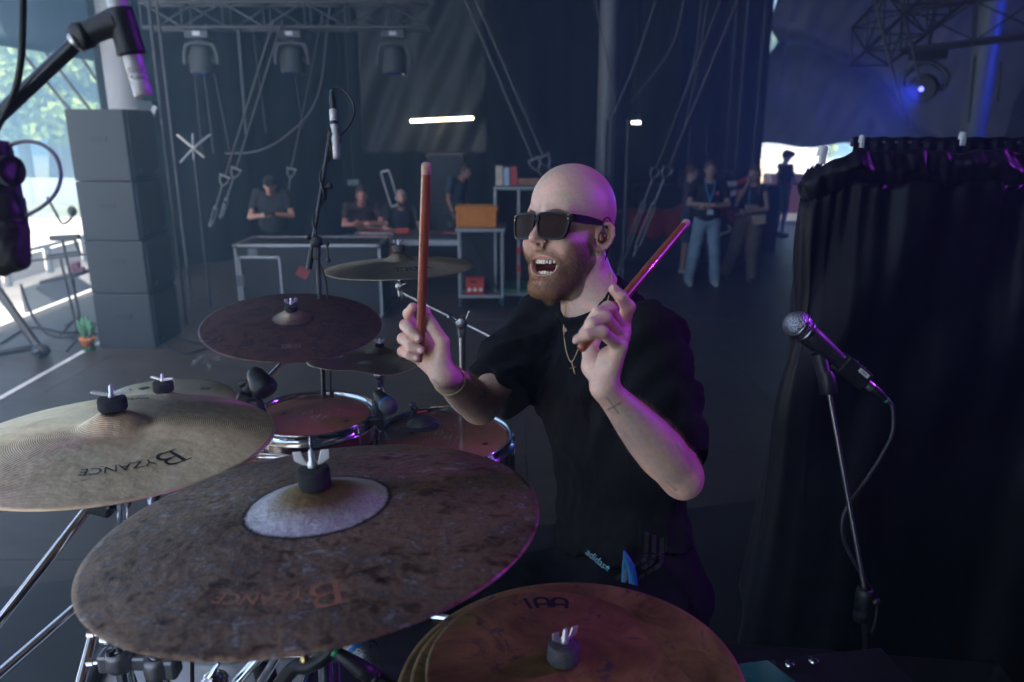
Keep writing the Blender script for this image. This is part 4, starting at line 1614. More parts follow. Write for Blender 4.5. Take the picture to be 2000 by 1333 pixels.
# ================================================================= the crew in the background
def figure(label, loc, rz, J, skin=(.45, .27, .20), top=(.012, .012, .014), legs=(.02, .02, .03), shoes=(.02, .02, .02), hairc=(.03, .02, .015), sleeve='short', hair='short',
           midriff=False, wide=1.0, legw=1.0, shorts=False, scale=1.0, cap=None, female=False, h=.012, hidden_legs=False, beard=None, tilt_head=(0, 0)):
    """J overrides joints of a standing figure: x to its right, y forwards, z up (metres, height 1.78)"""
    D_ = dict(pel=(0, 0, .96), chest=(0, 0, 1.28), neck=(0, -.01, 1.48), head=(0, .02, 1.64),
              shr=(.19, 0, 1.44), shl=(-.19, 0, 1.44), elr=(.25, -.02, 1.15), ell=(-.25, -.02, 1.15), har=(.26, .08, .92), hal=(-.26, .08, .92),
              hir=(.09, 0, .92), hil=(-.09, 0, .92), knr=(.11, .02, .50), knl=(-.11, .02, .50), anr=(.12, -.01, .09), anl=(-.12, -.01, .09))
    D_.update(J)
    j = {k: A(v) for k, v in D_.items()}
    o = empty("person", loc, label, "person", None, rz)
    o.scale = (scale,) * 3
    sh_w = .85 if female else 1.0

    def f_skin(P):
        c = j['head']
        d = ell(P, c + (0, -.005, .02), (.075, .092, .100))
        d = smin(d, ell(P, c + (0, .02, -.055), (.055, .062, .062)), .03)
        d = smin(d, ell(P, c + (0, .095, -.02), (.013, .018, .018)), .012)
        d = smin(d, ell(P, c + (0, .075, -.055), (.024, .016, .010)), .008)
        for s_ in (-1, 1):
            d = ssub(d, ell(P, c + (s_ * .03, .088, .012), (.017, .012, .010)), .01)
            d = smin(d, ell(P, c + (s_ * .078, -.005, -.01), (.010, .018, .028)), .006)
        d = smin(d, cone(P, c + (0, -.02, -.05), j['neck'], .050, .052), .02)
        d = smin(d, cone(P, j['neck'], j['chest'], .055, .10), .05)
        d = smin(d, ell(P, j['pel'] * .45 + j['chest'] * .55, (.125 * sh_w, .085, .20)), .04)
        for s_ in ('r', 'l'):
            d = smin(d, cone(P, j['sh' + s_], j['el' + s_], .044 * sh_w, .036 * sh_w), .03)
            d = smin(d, cone(P, j['el' + s_], j['ha' + s_], .037 * sh_w, .024), .012)
            ax_ = (j['ha' + s_] - j['el' + s_])
            ax_ /= np.linalg.norm(ax_)
            w = j['ha' + s_]
            d = smin(d, ell(P, w + ax_ * .045, (.034, .034, .040)), .012)
            sd = np.cross(ax_, [0, 0, 1.0])
            sd /= np.linalg.norm(sd) + 1e-9
            for k in range(4):
                b_ = w + ax_ * .075 + sd * (k - 1.5) * .019
                d = smin(d, cone(P, b_, b_ + ax_ * .05 + A((0, 0, -.012)), .0105, .009), .004)
            d = smin(d, cone(P, w + ax_ * .03 + sd * .028, w + ax_ * .075 + sd * .05, .013, .010), .006)
            if hidden_legs:
                continue
            d = smin(d, cone(P, j['hi' + s_], j['kn' + s_], .075, .052), .03)
            d = smin(d, cone(P, j['kn' + s_], j['an' + s_], .052, .035), .02)
        return d

    P_ = np.array(list(j.values()))
    lo, hi = P_.min(0) - .2, P_.max(0) + .2
    if hidden_legs:
        lo[2] = j['pel'][2] - .16
    V, Fc = mesh_sdf(f_skin, lo, hi, h)
    ms_ = mat("crew skin %.2f" % skin[0], skin, rough=.5, var=.08, scale=8)
    raw_mesh("body", V, Fc, ms_, o, world=False)
    # upper garment
    hem = j['pel'][2] + (.17 if midriff else -.14 if hidden_legs else -.03)

    def f_top(P):
        d = ell(P, j['chest'] + (0, 0, -.02), (.175 * sh_w * wide, .115 * wide, .20))
        d = smin(d, ell(P, j['pel'] + (0, 0, .06), (.165 * sh_w * wide, .12 * wide, .17)), .05)
        d = smin(d, cone(P, j['neck'] + (0, 0, -.05), j['shr'] + (0, 0, -.01), .055, .058), .04)
        d = smin(d, cone(P, j['neck'] + (0, 0, -.05), j['shl'] + (0, 0, -.01), .055, .058), .04)
        if sleeve != 'none':
            f_ = .55 if sleeve == 'short' else .97
            for s_ in ('r', 'l'):
                e = j['sh' + s_] + (j['el' + s_] - j['sh' + s_]) * f_
                d = smin(d, cone(P, j['sh' + s_], e, .060, .060 if sleeve == 'short' else .048), .03)
        d = d + bend_noise(P, 5, 3, 2) * .008
        d = np.maximum(d, hem - P[:, 2])
        return np.maximum(d, -(np.linalg.norm((P - j['neck'] - A((0, .03, .03))) / [1, 1, 1], axis=1) - .075))
    V, Fc = mesh_sdf(f_top, lo, hi, h * 1.1)
    raw_mesh("shirt", V, Fc, mat("crew top %.3f %.3f" % (top[0], top[2]), top, rough=.85, var=.2), o, world=False)
    if not hidden_legs:
        def f_leg(P):
            d = ell(P, j['pel'] + (0, 0, -.02), (.165 * (wide * .5 + .5), .12, .12))
            for s_ in ('r', 'l'):
                d = smin(d, cone(P, j['hi' + s_], j['kn' + s_], .090 * legw, .072 * legw), .03)
                d = smin(d, cone(P, j['kn' + s_], j['an' + s_], .070 * legw, .066 * legw), .03)
            d = d + bend_noise(P, 6, 9, 2) * .007
            if shorts:
                d = np.maximum(d, j['knr'][2] + .02 - P[:, 2])
            return np.maximum(d, P[:, 2] - j['pel'][2] - .07)
        V, Fc = mesh_sdf(f_leg, lo, hi, h * 1.1)
        raw_mesh("trousers", V, Fc, mat("crew legs %.3f %.3f" % (legs[0], legs[2]), legs, rough=.85, var=.25, scale=6), o, world=False)
        for s_ in ('r', 'l'):
            a = j['an' + s_]
            m = MB()
            m.tube([a + (0, -.05, -.045), a + (0, .04, -.045), a + (0, .15, -.055)], [.045, .050, .036], 12)
            m.build("shoe", mat("crew shoe %.2f" % shoes[0], shoes, rough=.5), o, world=False)
    c = j['head']
    if hair:
        def f_hair(P):
            d = ell(P, c + (0, -.016, .032), (.084, .100, .104))
            d = np.maximum(d, -ell(P, c + (0, .075, -.03), (.085, .075, .085)))
            if hair == 'long':
                d = smin(d, cone(P, c + (0, -.06, 0), j['neck'] + (0, -.06, -.16), .07, .06), .04)
                for s_ in (-1, 1):
                    d = smin(d, cone(P, c + (s_ * .06, -.01, 0), j['neck'] + (s_ * .085, .04, -.14), .030, .028), .03)
            else:
                d = np.maximum(d, c[2] - .03 - P[:, 2])
            return d + bend_noise(P, 18, 5, 2) * .004
        V, Fc = mesh_sdf(f_hair, c - .30, c + .20, .009)
        raw_mesh("hair", V, Fc, mat("crew hair %.2f" % hairc[0], hairc, rough=.6, var=.3, scale=80), o, world=False)
    if cap:
        m = MB()
        m.lathe(c + (0, -.005, .045), [(.088, 0), (.086, .04), (.06, .075), (1e-5, .085)], n=20)
        m.tube([c + (0, .07, .045), c + (0, .15, .038)], [.07, .05], 14)
        m.v[-3] = m.v[-3]
        m.build("cap", mat("dark cap", cap, rough=.8), o, world=False)
    if beard:
        def f_b(P):
            d = ell(P, c + (0, .035, -.075), (.062, .058, .055))
            d = np.maximum(d, -ell(P, c + (0, .02, .03), (.10, .12, .085)))
            return d
        V, Fc = mesh_sdf(f_b, c - .2, c + .15, .009)
        raw_mesh("beard", V, Fc, mat("crew beard", beard, rough=.8), o, world=False)
    return o, j


M_LAN = mat("cyan lanyard", (.05, .38, .60), rough=.5, var=.05)


def face_to(p, deg=0):
    """rotation that turns a figure at p to face the camera, plus deg"""
    return math.atan2(p.x, -p.y) * -1 * -1 + R(deg) if False else math.atan2(0 - p.y, 0 - p.x) - math.pi / 2 + R(deg)


# crossed-arms man
p = on_z(1372, 557)
o, j = figure("man with crossed arms, cyan lanyard and pale jeans", p, face_to(p, 8), dict(
    elr=(.27, .06, 1.17), har=(-.02, .20, 1.17), ell=(-.27, .06, 1.17), hal=(.06, .22, 1.14), anr=(.20, .0, .09), anl=(-.17, -.01, .09), knr=(.15, .02, .5), knl=(-.13, .02, .5)),
    legs=(.27, .38, .46), shoes=(.55, .55, .56), top=(.012, .013, .017), legw=1.12, wide=1.12, hairc=(.10, .055, .035), scale=1.0)
m = MB()
for s_ in (-1, 1):
    m.tube(spline([(s_ * .07, .03, 1.50), (s_ * .055, .125, 1.40), (s_ * .02, .155, 1.28), (0, .165, 1.20)], 5), .009, 6)
m.build("lanyard", M_LAN, o, world=False)
m = MB()
m.box((.0, .262, 1.08), (.085, .008, .07), None, .003)
m.build("badge", M_WHITEPL, o, world=False)
m = MB()
m.cyl((-.10, .125, 1.33), .028, .006, (0, 1, 0), 14)
m.build("red_patch", mat("pinkish patch", (.50, .10, .10), rough=.6), o, world=False)
# woman, one hand at her face
p = on_z(1457, 548)
o, j = figure("long-haired woman in cropped top and wide brown trousers, hand at her chin", p, face_to(p, -12), dict(
    head=(0, .03, 1.56), neck=(0, 0, 1.41), chest=(0, 0, 1.22), shr=(.16, 0, 1.36), shl=(-.16, 0, 1.36), elr=(.20, .12, 1.12), har=(.06, .12, 1.44),
    ell=(-.22, .02, 1.08), hal=(.04, .16, 1.03), anr=(.34, -.02, .07), anl=(-.10, .05, .07), knr=(.20, .0, .48), knl=(-.06, .04, .48), hir=(.09, 0, .90), hil=(-.09, 0, .90)),
    legs=(.13, .092, .065), top=(.014, .014, .02), sleeve='none', midriff=True, hair='long', hairc=(.10, .045, .025), female=True, legw=1.35, shoes=(.015, .015, .015), wide=.90)
m = MB()
m.tube(spline([(.05, .02, 1.42), (.03, .11, 1.30), (.02, .14, 1.10)], 5), .008, 6)
m.build("lanyard", M_LAN, o, world=False)
m = MB()
m.box((-.15, .16, .93), (.20, .07, .14), Matrix.Rotation(.15, 3, 'Y'), .02)
m.build("beige_bag", mat("beige leather", (.34, .24, .16), rough=.6), o, world=False)
m = MB()
m.box((.10, .15, 1.03), (.06, .03, .05), None, .008)
m.tube([(.06, .15, 1.04), (.20, .14, .97)], .010, 6)
m.build("keys", M_NICKEL, o, world=False)
# person half hidden behind the man
p = on_z(1338, 532)
figure("person in shorts half hidden behind the crossed-arms man, grey top", p, face_to(p, 70), dict(elr=(.2, .12, 1.14), har=(.1, .3, 1.05)), top=(.08, .07, .09), legs=(.03, .09, .12), shorts=True, shoes=(.3, .3, .32), hairc=(.12, .06, .03), scale=.94)
# far silhouette
p = on_z(1521, 462)
figure("dark figure in a black cap seen against the bright opening", p, face_to(p, 120), dict(elr=(.2, .10, 1.15), har=(.1, .28, 1.10), ell=(-.2, .1, 1.15), hal=(-.1, .28, 1.1)), top=(.012, .012, .014), legs=(.014, .014, .017), shorts=True, cap=(.012, .012, .014), wide=1.15)
# man with cap and phone behind the wide case
p = on_y(548, 600, 10.3)
p.z = 0
o, j = figure("crewman in a cap looking down at his phone behind the wide case", p, face_to(p, -6), dict(
    head=(0, .09, 1.55), neck=(0, .03, 1.44), elr=(.30, .08, 1.12), har=(.07, .26, 1.16), ell=(-.27, .08, 1.13), hal=(-.05, .26, 1.17)),
    top=(.016, .017, .024), cap=(.03, .03, .032), wide=1.25, hidden_legs=True, skin=(.50, .26, .19), scale=.95)
m = MB()
m.box((0, .36, 1.19), (.15, .012, .075), Matrix.Rotation(-.5, 3, 'X'), .004)
m.build("phone", M_CASEBLK, o, world=False)
m = MB()
m.lathe((.085, .245, 1.158), [(.03, 0), (.034, .004), (.034, .018), (.03, .022)], (1, -.9, -.2), 14)
m.build("wrist_band", M_WHITEPL, o, world=False)
# man leaning on the red case
p = on_y(716, 600, 11.0)
p.z = -.05
o, j = figure("crewman leaning with folded forearms on the red case", p, face_to(p, 4), dict(
    pel=(0, -.25, .90), chest=(0, -.05, 1.12), neck=(0, .10, 1.24), head=(0, .17, 1.37), shr=(.20, .06, 1.20), shl=(-.20, .06, 1.20), elr=(.27, .25, .97), har=(-.02, .38, .98), ell=(-.27, .25, .97), hal=(.06, .40, 1.01)),
    top=(.035, .018, .022), hidden_legs=True, skin=(.48, .20, .15), hairc=(.05, .03, .03), wide=1.1, scale=.98)
# seated man with bare head and beard
p = on_y(790, 600, 11.0)
p.z = -.30
figure("seated bald bearded crewman beside the work table", p, face_to(p, 10), dict(head=(0, .05, 1.58), neck=(0, 0, 1.42), elr=(.26, .1, 1.15), har=(.10, .30, 1.10), ell=(-.27, .1, 1.15), hal=(-.20, .36, 1.10)),
       top=(.014, .015, .02), hair=None, beard=(.10, .045, .03), hidden_legs=True, skin=(.50, .27, .20), scale=.98)
# dim person by the tower
p = on_y(898, 600, 11.3)
p.z = 0.12
figure("dim crew member in dark blue bending beside the backstage tower", p, face_to(p, 60), dict(head=(0, .14, 1.55), neck=(0, .06, 1.42)), top=(.03, .05, .085), hidden_legs=True, skin=(.30, .14, .10), scale=.95)
# ================================================================= the drummer
UPC = Vector((0, SP, CP))
BACKC = Vector((0, -CP, SP))
_F = (Vector((-0.67, 0, 0)) + 0.07 * UPC + 0.74 * BACKC).normalized()
_Rg = (Vector((-0.74, 0, 0)) + 0.085 * UPC - 0.67 * BACKC)
_Rg = (_Rg - _F * _Rg.dot(_F)).normalized()
_U = _Rg.cross(_F).normalized()
HM = np.array([_Rg[:], _F[:], _U[:]]).T          # local -> world columns
HC = A(at(1115, 463, 1.50))


def h2w(p):
    return np.asarray(p, dtype=float) @ HM.T + HC


MOUTH_C, MOUTH_W, MOUTH_H = np.array([0, .0745, -.0670]), .0340, .0205


def mouth_ring(w, h, n=22, dy=0.0, dz=0.0):
    out = []
    for i in range(n + 1):
        a = 2 * math.pi * i / n
        cc, ss = math.cos(a), math.sin(a)
        if ss > 0:
            x = w * math.copysign(abs(cc) ** .75, cc)
            z = h * .52 * abs(ss) ** .7 + .20 * abs(x)
        else:
            x = w * math.copysign(abs(cc) ** 1.0, cc)
            z = -h * abs(ss) ** .9
        y = MOUTH_C[1] + dy - 10.0 * x * x - (0.004 if z < 0 else -0.001) + 0.16 * (z)
        out.append((x, y, MOUTH_C[2] + z + dz))
    return out


def f_head(q):
    """q in head space: x right, y forward, z up, origin between the ears"""
    ax = np.abs(q[:, 0])
    s = np.stack([ax, q[:, 1], q[:, 2]], 1)
    d = ell(s, (0, -.010, .054), (.0735, .0845, .0875))
    d = smin(d, ell(s, (0, .028, .058), (.0625, .067, .070)), .03)
    d = smin(d, ell(s, (0, .030, -.020), (.0585, .054, .072)), .03)       # mid face
    d = smin(d, cone(s, (.050, .000, -.050), (.018, .057, -.106), .018, .019), .026)  # jaw
    d = smin(d, ell(s, (0, .070, -.110), (.021, .017, .015)), .018)       # chin
    d = smin(d, ell(s, (.036, .068, -.022), (.021, .017, .017)), .016)    # cheek bone / raised cheek
    d = smin(d, ell(s, (.044, .046, -.035), (.018, .024, .024)), .02)
    d = smin(d, cone(s, (.010, .0885, .031), (.043, .072, .034), .0085, .0075), .018)  # brow
    d = ssub(d, ell(s, (.031, .100, .012), (.019, .017, .0125)), .012)    # socket
    d = smin(d, ell(s, (.031, .0745, .011), (.0155, .0125, .0115)), .003)  # closed lid over the eye
    d = smin(d, cone(s, (0, .086, .024), (0, .1065, -.014), .0062, .0082), .012)   # nose bridge
    d = smin(d, ell(s, (0, .1090, -.0215), (.0092, .0095, .0085)), .007)  # tip
    d = smin(d, ell(s, (.0115, .0980, -.0255), (.0078, .0095, .0074)), .006)  # wings
    d = smin(d, cone(s, (.003, .100, -.030), (.003, .090, -.037), .0052, .006), .007)
    d = ssub(d, ell(s, (.0068, .0995, -.0325), (.0036, .0062, .0050)), .003)
    # muzzle
    d = smin(d, ell(s, (0, .0630, -.067), (.037, .018, .031)), .016)
    d = ssub(d, cone(s, (.018, .103, -.026), (.043, .072, -.058), .0035, .0045), .011)  # smile fold
    # mouth opening and lips
    d = ssub(d, ell(q, (0, .066, -.0690), (.0300, .044, .0180)), .004)
    d = ssub(d, ell(q, (0, .066, -.0610), (.0325, .044, .0085)), .004)
    ring = mouth_ring(MOUTH_W, MOUTH_H)
    rad = [.0022 if p[2] > MOUTH_C[2] else .0036 for p in ring]
    lip = chain_sdf(q, ring, rad)
    d = smin(d, lip, .005)
    # ear (|x| mirrored)
    e = s - np.array([.0735, -.005, -.002])
    ca, sa = math.cos(R(28)), math.sin(R(28))       # flare outwards to the rear
    ex = e[:, 0] * ca + e[:, 1] * sa
    ey = -e[:, 0] * sa + e[:, 1] * ca
    ez = e[:, 2]
    tl = R(-10)
    ey, ez = ey * math.cos(tl) - ez * math.sin(tl), ey * math.sin(tl) + ez * math.cos(tl)
    E = np.stack([ex, ey, ez], 1) / .90
    pan = ell(E, (.000, -.002, .004), (.0065, .0175, .0285))
    heli = [(.003, .014, -.002), (.006, .0165, .012), (.008, .010, .026), (.009, -.002, .0315), (.009, -.013, .026), (.008, -.0185, .012), (.007, -.0170, -.004), (.005, -.011, -.018), (.003, -.002, -.026), (.001, .006, -.026)]
    hel = chain_sdf(E, heli, [.003, .0038, .0040, .0040, .0038, .0036, .0036, .0042, .0062, .005], .003)
    conc = ell(E, (.007, .003, -.001), (.0075, .0095, .0135))
    ear = ssub(pan, ell(E, (.010, -.003, .009), (.0085, .0115, .018)), .004)
    ear = smin(ear, hel, .004)
    anti = chain_sdf(E, [(.004, .001, .018), (.0055, -.0095, .006), (.005, -.009, -.008), (.004, -.002, -.016)], [.0026, .003, .003, .003], .002)
    ear = smin(ear, anti, .003)
    ear = ssub(ear, conc, .003)
    ear = smin(ear, ell(E, (.003, .0135, -.004), (.0035, .0045, .006)), .003)
    d = smin(d, ear * .90, .005)
    return d


NB = A(at(1166, 600, 1.50))
PV = A(at(1212, 1135, 1.54))
SH_R, EL_R, WR_R = A(at(1052, 640, 1.60)), A(at(937, 792, 1.47)), A(at(866, 733, 1.265))
SH_L, EL_L, WR_L = A(at(1262, 668, 1.31)), A(at(1330, 928, 1.15)), A(at(1180, 757, 1.05))


def f_headneck(P):
    q = (P - HC) @ HM
    d = f_head(q)
    d = smin(d, cone(P, h2w((0, -.032, -.035)), NB, .052, .053), .018)
    # sternomastoid and throat
    d = smin(d, cone(P, h2w((-.060, -.015, -.035)), NB + A(_F) * .045 + A((0, 0, -.01)), .012, .011), .014)
    d = smin(d, cone(P, h2w((0, .030, -.085)), NB + A(_F) * .030, .022, .028), .03)
    d = smin(d, ell(P, h2w((0, .040, -.125)), (.013, .013, .015)), .014)
    d = smin(d, cone(P, NB + (0, 0, .0), (SH_L + NB) / 2 + (0, 0, -.02), .040, .028), .045)
    d = smin(d, cone(P, NB + (0, 0, .0), (SH_R + NB) / 2 + (0, 0, -.02), .040, .028), .045)
    d = smin(d, ell(P, NB + (0, 0, -.12), (.09, .09, .09)), .04)
    return d


def finger(P, pts, r, k=.0025):
    pts = [A(at(*p)) for p in pts]
    d = chain_sdf(P, pts, r, k)
    return d, pts


FR = (.0102, .0097, .0087, .0074)
HAND_R = dict(
    index=[(832, 664, 1.300), (806, 640, 1.300), (797, 613, 1.290), (806, 600, 1.276)],
    middle=[(826, 672, 1.305), (793, 636, 1.280), (803, 650, 1.250), (817, 661, 1.244)],
    ring=[(824, 690, 1.305), (788, 662, 1.275), (803, 676, 1.246), (822, 684, 1.242)],
    pinky=[(826, 706, 1.295), (787, 687, 1.268), (799, 694, 1.245), (813, 699, 1.242)],
    thumb=[(862, 712, 1.262), (864, 668, 1.252), (845, 638, 1.252), (831, 612, 1.256)])
HAND_L = dict(
    index=[(1216, 640, 1.085), (1226, 600, 1.072), (1213, 580, 1.062), (1199, 566, 1.060)],
    middle=[(1216, 648, 1.070), (1188, 604, 1.040), (1168, 612, 1.026), (1152, 632, 1.032)],
    ring=[(1214, 660, 1.055), (1181, 622, 1.022), (1157, 632, 1.012), (1140, 652, 1.022)],
    pinky=[(1210, 676, 1.040), (1176, 650, 1.006), (1148, 654, 1.000), (1128, 663, 1.006)],
    thumb=[(1160, 716, 1.080), (1152, 678, 1.105), (1170, 640, 1.115), (1190, 604, 1.112)])


def f_hand(P, H, wr, palm_pt, flat_r, wb=.0185):
    fing = None
    for nm in ('index', 'middle', 'ring', 'pinky'):
        sc = {'index': 1.0, 'middle': 1.02, 'ring': .97, 'pinky': .86}[nm]
        d, _ = finger(P, H[nm], [r * sc for r in FR])
        # knuckle bulge
        d = smin(d, np.linalg.norm(P - A(at(*H[nm][1])), axis=1) - FR[1] * sc * 1.10, .003)
        fing = d if fing is None else smin(fing, d, .0012)
    wr = A(wr)
    pts = {k: A(at(*v[0])) for k, v in H.items()}
    palm = None
    for nm in ('index', 'middle', 'ring', 'pinky'):
        c = cone(P, wr + (pts[nm] - wr) * .10, pts[nm], wb, .0118)
        palm = c if palm is None else smin(palm, c, .005)
    palm = smin(palm, cone(P, wr, A(palm_pt), wb, flat_r), .006)
    th, tp = finger(P, H['thumb'], (.0165, .0118, .0105, .0082))
    palm = smin(palm, cone(P, wr, tp[0], wb, .0165), .007)
    palm = smin(palm, th, .007)
    return smin(palm, fing, .0040)


def limb(P, a, b, hs, rs, oval=0.0):
    """one tapering limb with a smooth radius profile"""
    a, b = A(a), A(b)
    ba = b - a
    h = np.clip((P - a) @ ba / (ba @ ba), 0, 1)
    hh = np.linspace(0, 1, 60)
    rr = np.interp(hh, hs, rs)
    for _ in range(6):
        rr[1:-1] = (rr[:-2] + 2 * rr[1:-1] + rr[2:]) / 4
    return np.linalg.norm(P - a - h[:, None] * ba, axis=1) - np.interp(h, hh, rr)


def f_arm_r(P):
    d = f_hand(P, HAND_R, WR_R, at(845, 700, 1.275), .0165, .0170)
    fa = limb(P, WR_R, EL_R, [0, .2, .45, .7, .9, 1], [.0210, .0255, .0325, .0365, .0350, .0325])
    d = smin(d, fa, .010)
    return smin(d, cone(P, EL_R, SH_R, .0325, .040), .022)


def cords(P, d, W_, E_, lst):
    '''tendons and veins running along the forearm on the side that faces out'''
    ax = (E_ - W_) / np.linalg.norm(E_ - W_)
    f = A((0, -1, .25))
    f = f - ax * (f @ ax)
    f /= np.linalg.norm(f)
    g = np.cross(ax, f)
    for pts, r, k in lst:
        pl = [W_ + ax * t + (f * math.cos(a) + g * math.sin(a)) * q for t, a, q in pts]
        d = smin(d, chain_sdf(P, pl, [r] * len(pl)), k)
    return d


UP_L = SH_L * .5 + A(at(1328, 908, 1.205)) * .5


def f_arm_l(P):
    d = f_hand(P, HAND_L, WR_L, at(1190, 700, 1.055), .0165, .0140)
    fa = limb(P, WR_L, EL_L, [0, .15, .35, .55, .75, .92, 1], [.0185, .0215, .0285, .0345, .0370, .0335, .0295])
    d = smin(d, fa, .010)
    d = smin(d, ell(P, EL_L + A(at(1338, 948, 1.15)) - A(at(1330, 928, 1.15)), (.017, .017, .017)), .025)
    d = cords(P, d, WR_L, EL_L, [([(.006, .25, .0150), (.03, .2, .0172), (.075, .2, .0225)], .0022, .005), ([(.004, -.3, .0140), (.035, -.3, .0172)], .0020, .005), ([(.05, .9, .0235), (.10, .6, .0300), (.15, .9, .0335), (.20, .7, .0350)], .0017, .002), ([(.08, -.6, .0270), (.13, -.2, .0330), (.19, -.4, .0345)], .0015, .002)])
    return smin(d, cone(P, EL_L, UP_L, .0295, .027), .015)


def bbox(pts, m):
    P = np.array([A(p) for p in pts])
    return P.min(0) - m, P.max(0) + m


parts_v, parts_f, off = [], [], 0
lo, hi = h2w((0, 0, 0)) - .155, h2w((0, 0, 0)) + .150
lo[2] = NB[2] - .05
for f, (lo_, hi_), h in ((f_headneck, (lo, hi), .0016),
                         (f_arm_r, bbox([at(*p) for v in HAND_R.values() for p in v] + [WR_R, EL_R, EL_R + (SH_R - EL_R) * .6], .045), .0016),
                         (f_arm_l, bbox([at(*p) for v in HAND_L.values() for p in v] + [WR_L, EL_L, EL_L + (SH_L - EL_L) * .5], .045), .0016)):
    V, Fc = mesh_sdf(f, lo_, hi_, h)
    parts_v.append(V)
    parts_f.append(Fc + off)
    off += len(V)
nhead = len(parts_v[0])
BV, BF = np.concatenate(parts_v), np.concatenate(parts_f)


def px_of(V):
    """photo pixel of points of the place (to carry the tattoos to the right spot of the skin)"""
    d = V - np.array([0, 0, CAM_Z])
    dep = d[:, 1] * CP - d[:, 2] * SP
    up = d[:, 1] * SP + d[:, 2] * CP
    return 1000 + d[:, 0] / dep * FPX, 666.5 - up / dep * FPX


def gsn(d, s):
    return np.exp(-(d / s) ** 2)


Q = (BV - HC) @ HM
isH = np.arange(len(BV)) < nhead
base = np.tile(np.array([.78, .515, .405]), (len(BV), 1))
mott = bend_noise(BV, 14, 3)[:, None]
fine = bend_noise(BV, 90, 5)[:, None]
mid_ = bend_noise(BV, 38, 8)[:, None]
base = base * (1 + .07 * mott + .05 * fine + .05 * mid_) + np.array([.03, -.022, -.020]) * (mott + mid_)


def mixc(mask, col):
    global base
    m = np.clip(mask, 0, 1)[:, None]
    base = base * (1 - m) + np.array(col) * m


redd = (.60, .235, .175)
mixc(isH * .55 * gsn(np.linalg.norm(Q - [0, .112, -.016], axis=1), .018), redd)
mixc(isH * .45 * gsn(np.linalg.norm(np.abs(Q) * [1, 1, 1] - [.038, .078, .020], axis=1), .022), redd)
mixc(isH * .5 * gsn(np.linalg.norm(np.stack([np.abs(Q[:, 0]), Q[:, 1], Q[:, 2]], 1) - [.078, -.010, .002], axis=1), .024), redd)
# shaved scalp: a greyer zone behind the hairline
hair = 1 / (1 + np.exp(-((Q[:, 2] - .052) - (Q[:, 1] - .045) * .9) / .006)) * (Q[:, 1] < .075)
mixc(isH * np.clip(hair, 0, 1) * (.14 + .05 * fine[:, 0]), (.34, .25, .22))
for cx, cy_, cz in ((.0, -.0, 0),):
    pass
# moles
for m_ in ((-.058, .045, .052), (-.070, .008, .062), (-.020, .060, .112), (-.050, .065, -.012), (-.030, .040, .125)):
    mixc(isH * .8 * gsn(np.linalg.norm(Q - np.array(m_), axis=1), .0016), (.16, .07, .05))
# lips and inside of the mouth
ring = mouth_ring(MOUTH_W, MOUTH_H)
dl = chain_sdf(Q, ring, [.0022 if p[2] > MOUTH_C[2] else .0036 for p in ring])
mixc(isH * .9 * np.clip(1.6 - dl / .0030, 0, 1) * (Q[:, 1] > .05), (.52, .17, .14))
ins = (np.linalg.norm((Q - [0, .068, -.0675]) / [.0325, .046, .0195], axis=1) < 1.04) & (Q[:, 1] < .0705 - 10 * Q[:, 0] ** 2)
mixc(isH * ins * 1.0, (.16, .028, .026))
# nails and knuckles
for H, view in ((HAND_R, ('middle', 'ring', 'pinky', 'thumb')), (HAND_L, ('pinky', 'index'))):
    for nm, pts in H.items():
        kn = A(at(*pts[1]))
        mixc(.35 * gsn(np.linalg.norm(BV - kn, axis=1), .012), redd)
        tp = A(at(*pts[3]))
        mixc(.45 * gsn(np.linalg.norm(BV - tp, axis=1), .012), (.62, .26, .20))
# beard shade on the skin under the hairs
BEARD = None


def beard_mask(q):
    x, y, z = np.abs(q[:, 0]), q[:, 1], q[:, 2]
    # cheek line falls from the ear to the corner of the mouth
    line = np.interp(x, [0, .014, .028, .038, .045, .054, .064, .072, .09], [-.0445, -.0410, -.0430, -.0520, -.0500, -.0360, -.010, .012, .014])
    m = 1 / (1 + np.exp((z - line) / .0038))
    m *= (y > .002 + np.clip(-z - .05, 0, 1) * .35)
    m *= 1 / (1 + np.exp(-(z + .138 + (.05 - y) * .28) / .003))
    # clear of lips
    dl_ = chain_sdf(q, ring, [.0022 if p[2] > MOUTH_C[2] else .0046 for p in ring])
    m *= np.clip(dl_ / .0015, 0, 1)
    # patch under the lower lip kept thinner
    m *= (np.linalg.norm((q - [0, .080, -.0675]) / [.034, .060, .0200], axis=1) > 1)
    bare = gsn(np.sqrt(((x - .008) / .9) ** 2 + ((z + .1010) / .7) ** 2), .0100)
    m *= 1 - .75 * bare
    e = np.linalg.norm(np.stack([x, y, z], 1) - [.080, -.006, 0], axis=1)
    m *= e > .022
    return m


bm_ = np.zeros(len(BV))
bm_[:nhead] = beard_mask(Q[:nhead])
mixc(bm_ * .60, (.26, .13, .065))
# tattoos: thin cross on the left wrist, small marks on the right forearm
X_, Y_ = px_of(BV)


def seg(x0, y0, x1, y1, w):
    ax_, ay_ = x1 - x0, y1 - y0
    t = np.clip(((X_ - x0) * ax_ + (Y_ - y0) * ay_) / (ax_ ** 2 + ay_ ** 2), 0, 1)
    return gsn(np.hypot(X_ - x0 - t * ax_, Y_ - y0 - t * ay_), w)


rng_l = (np.arange(len(BV)) >= nhead + len(parts_v[1]))
rng_r = (np.arange(len(BV)) >= nhead) & ~rng_l
for s_ in ((1186, 777, 1208, 808), (1187, 801, 1212, 787)):
    mixc(rng_l * .75 * seg(*s_, 1.7), (.10, .09, .11))
for s_ in ((848, 742, 856, 750), (935, 752, 950, 768), (950, 768, 938, 778), (944, 748, 947, 775)):
    mixc(rng_r * .5 * seg(*s_, 2.2), (.13, .11, .13))


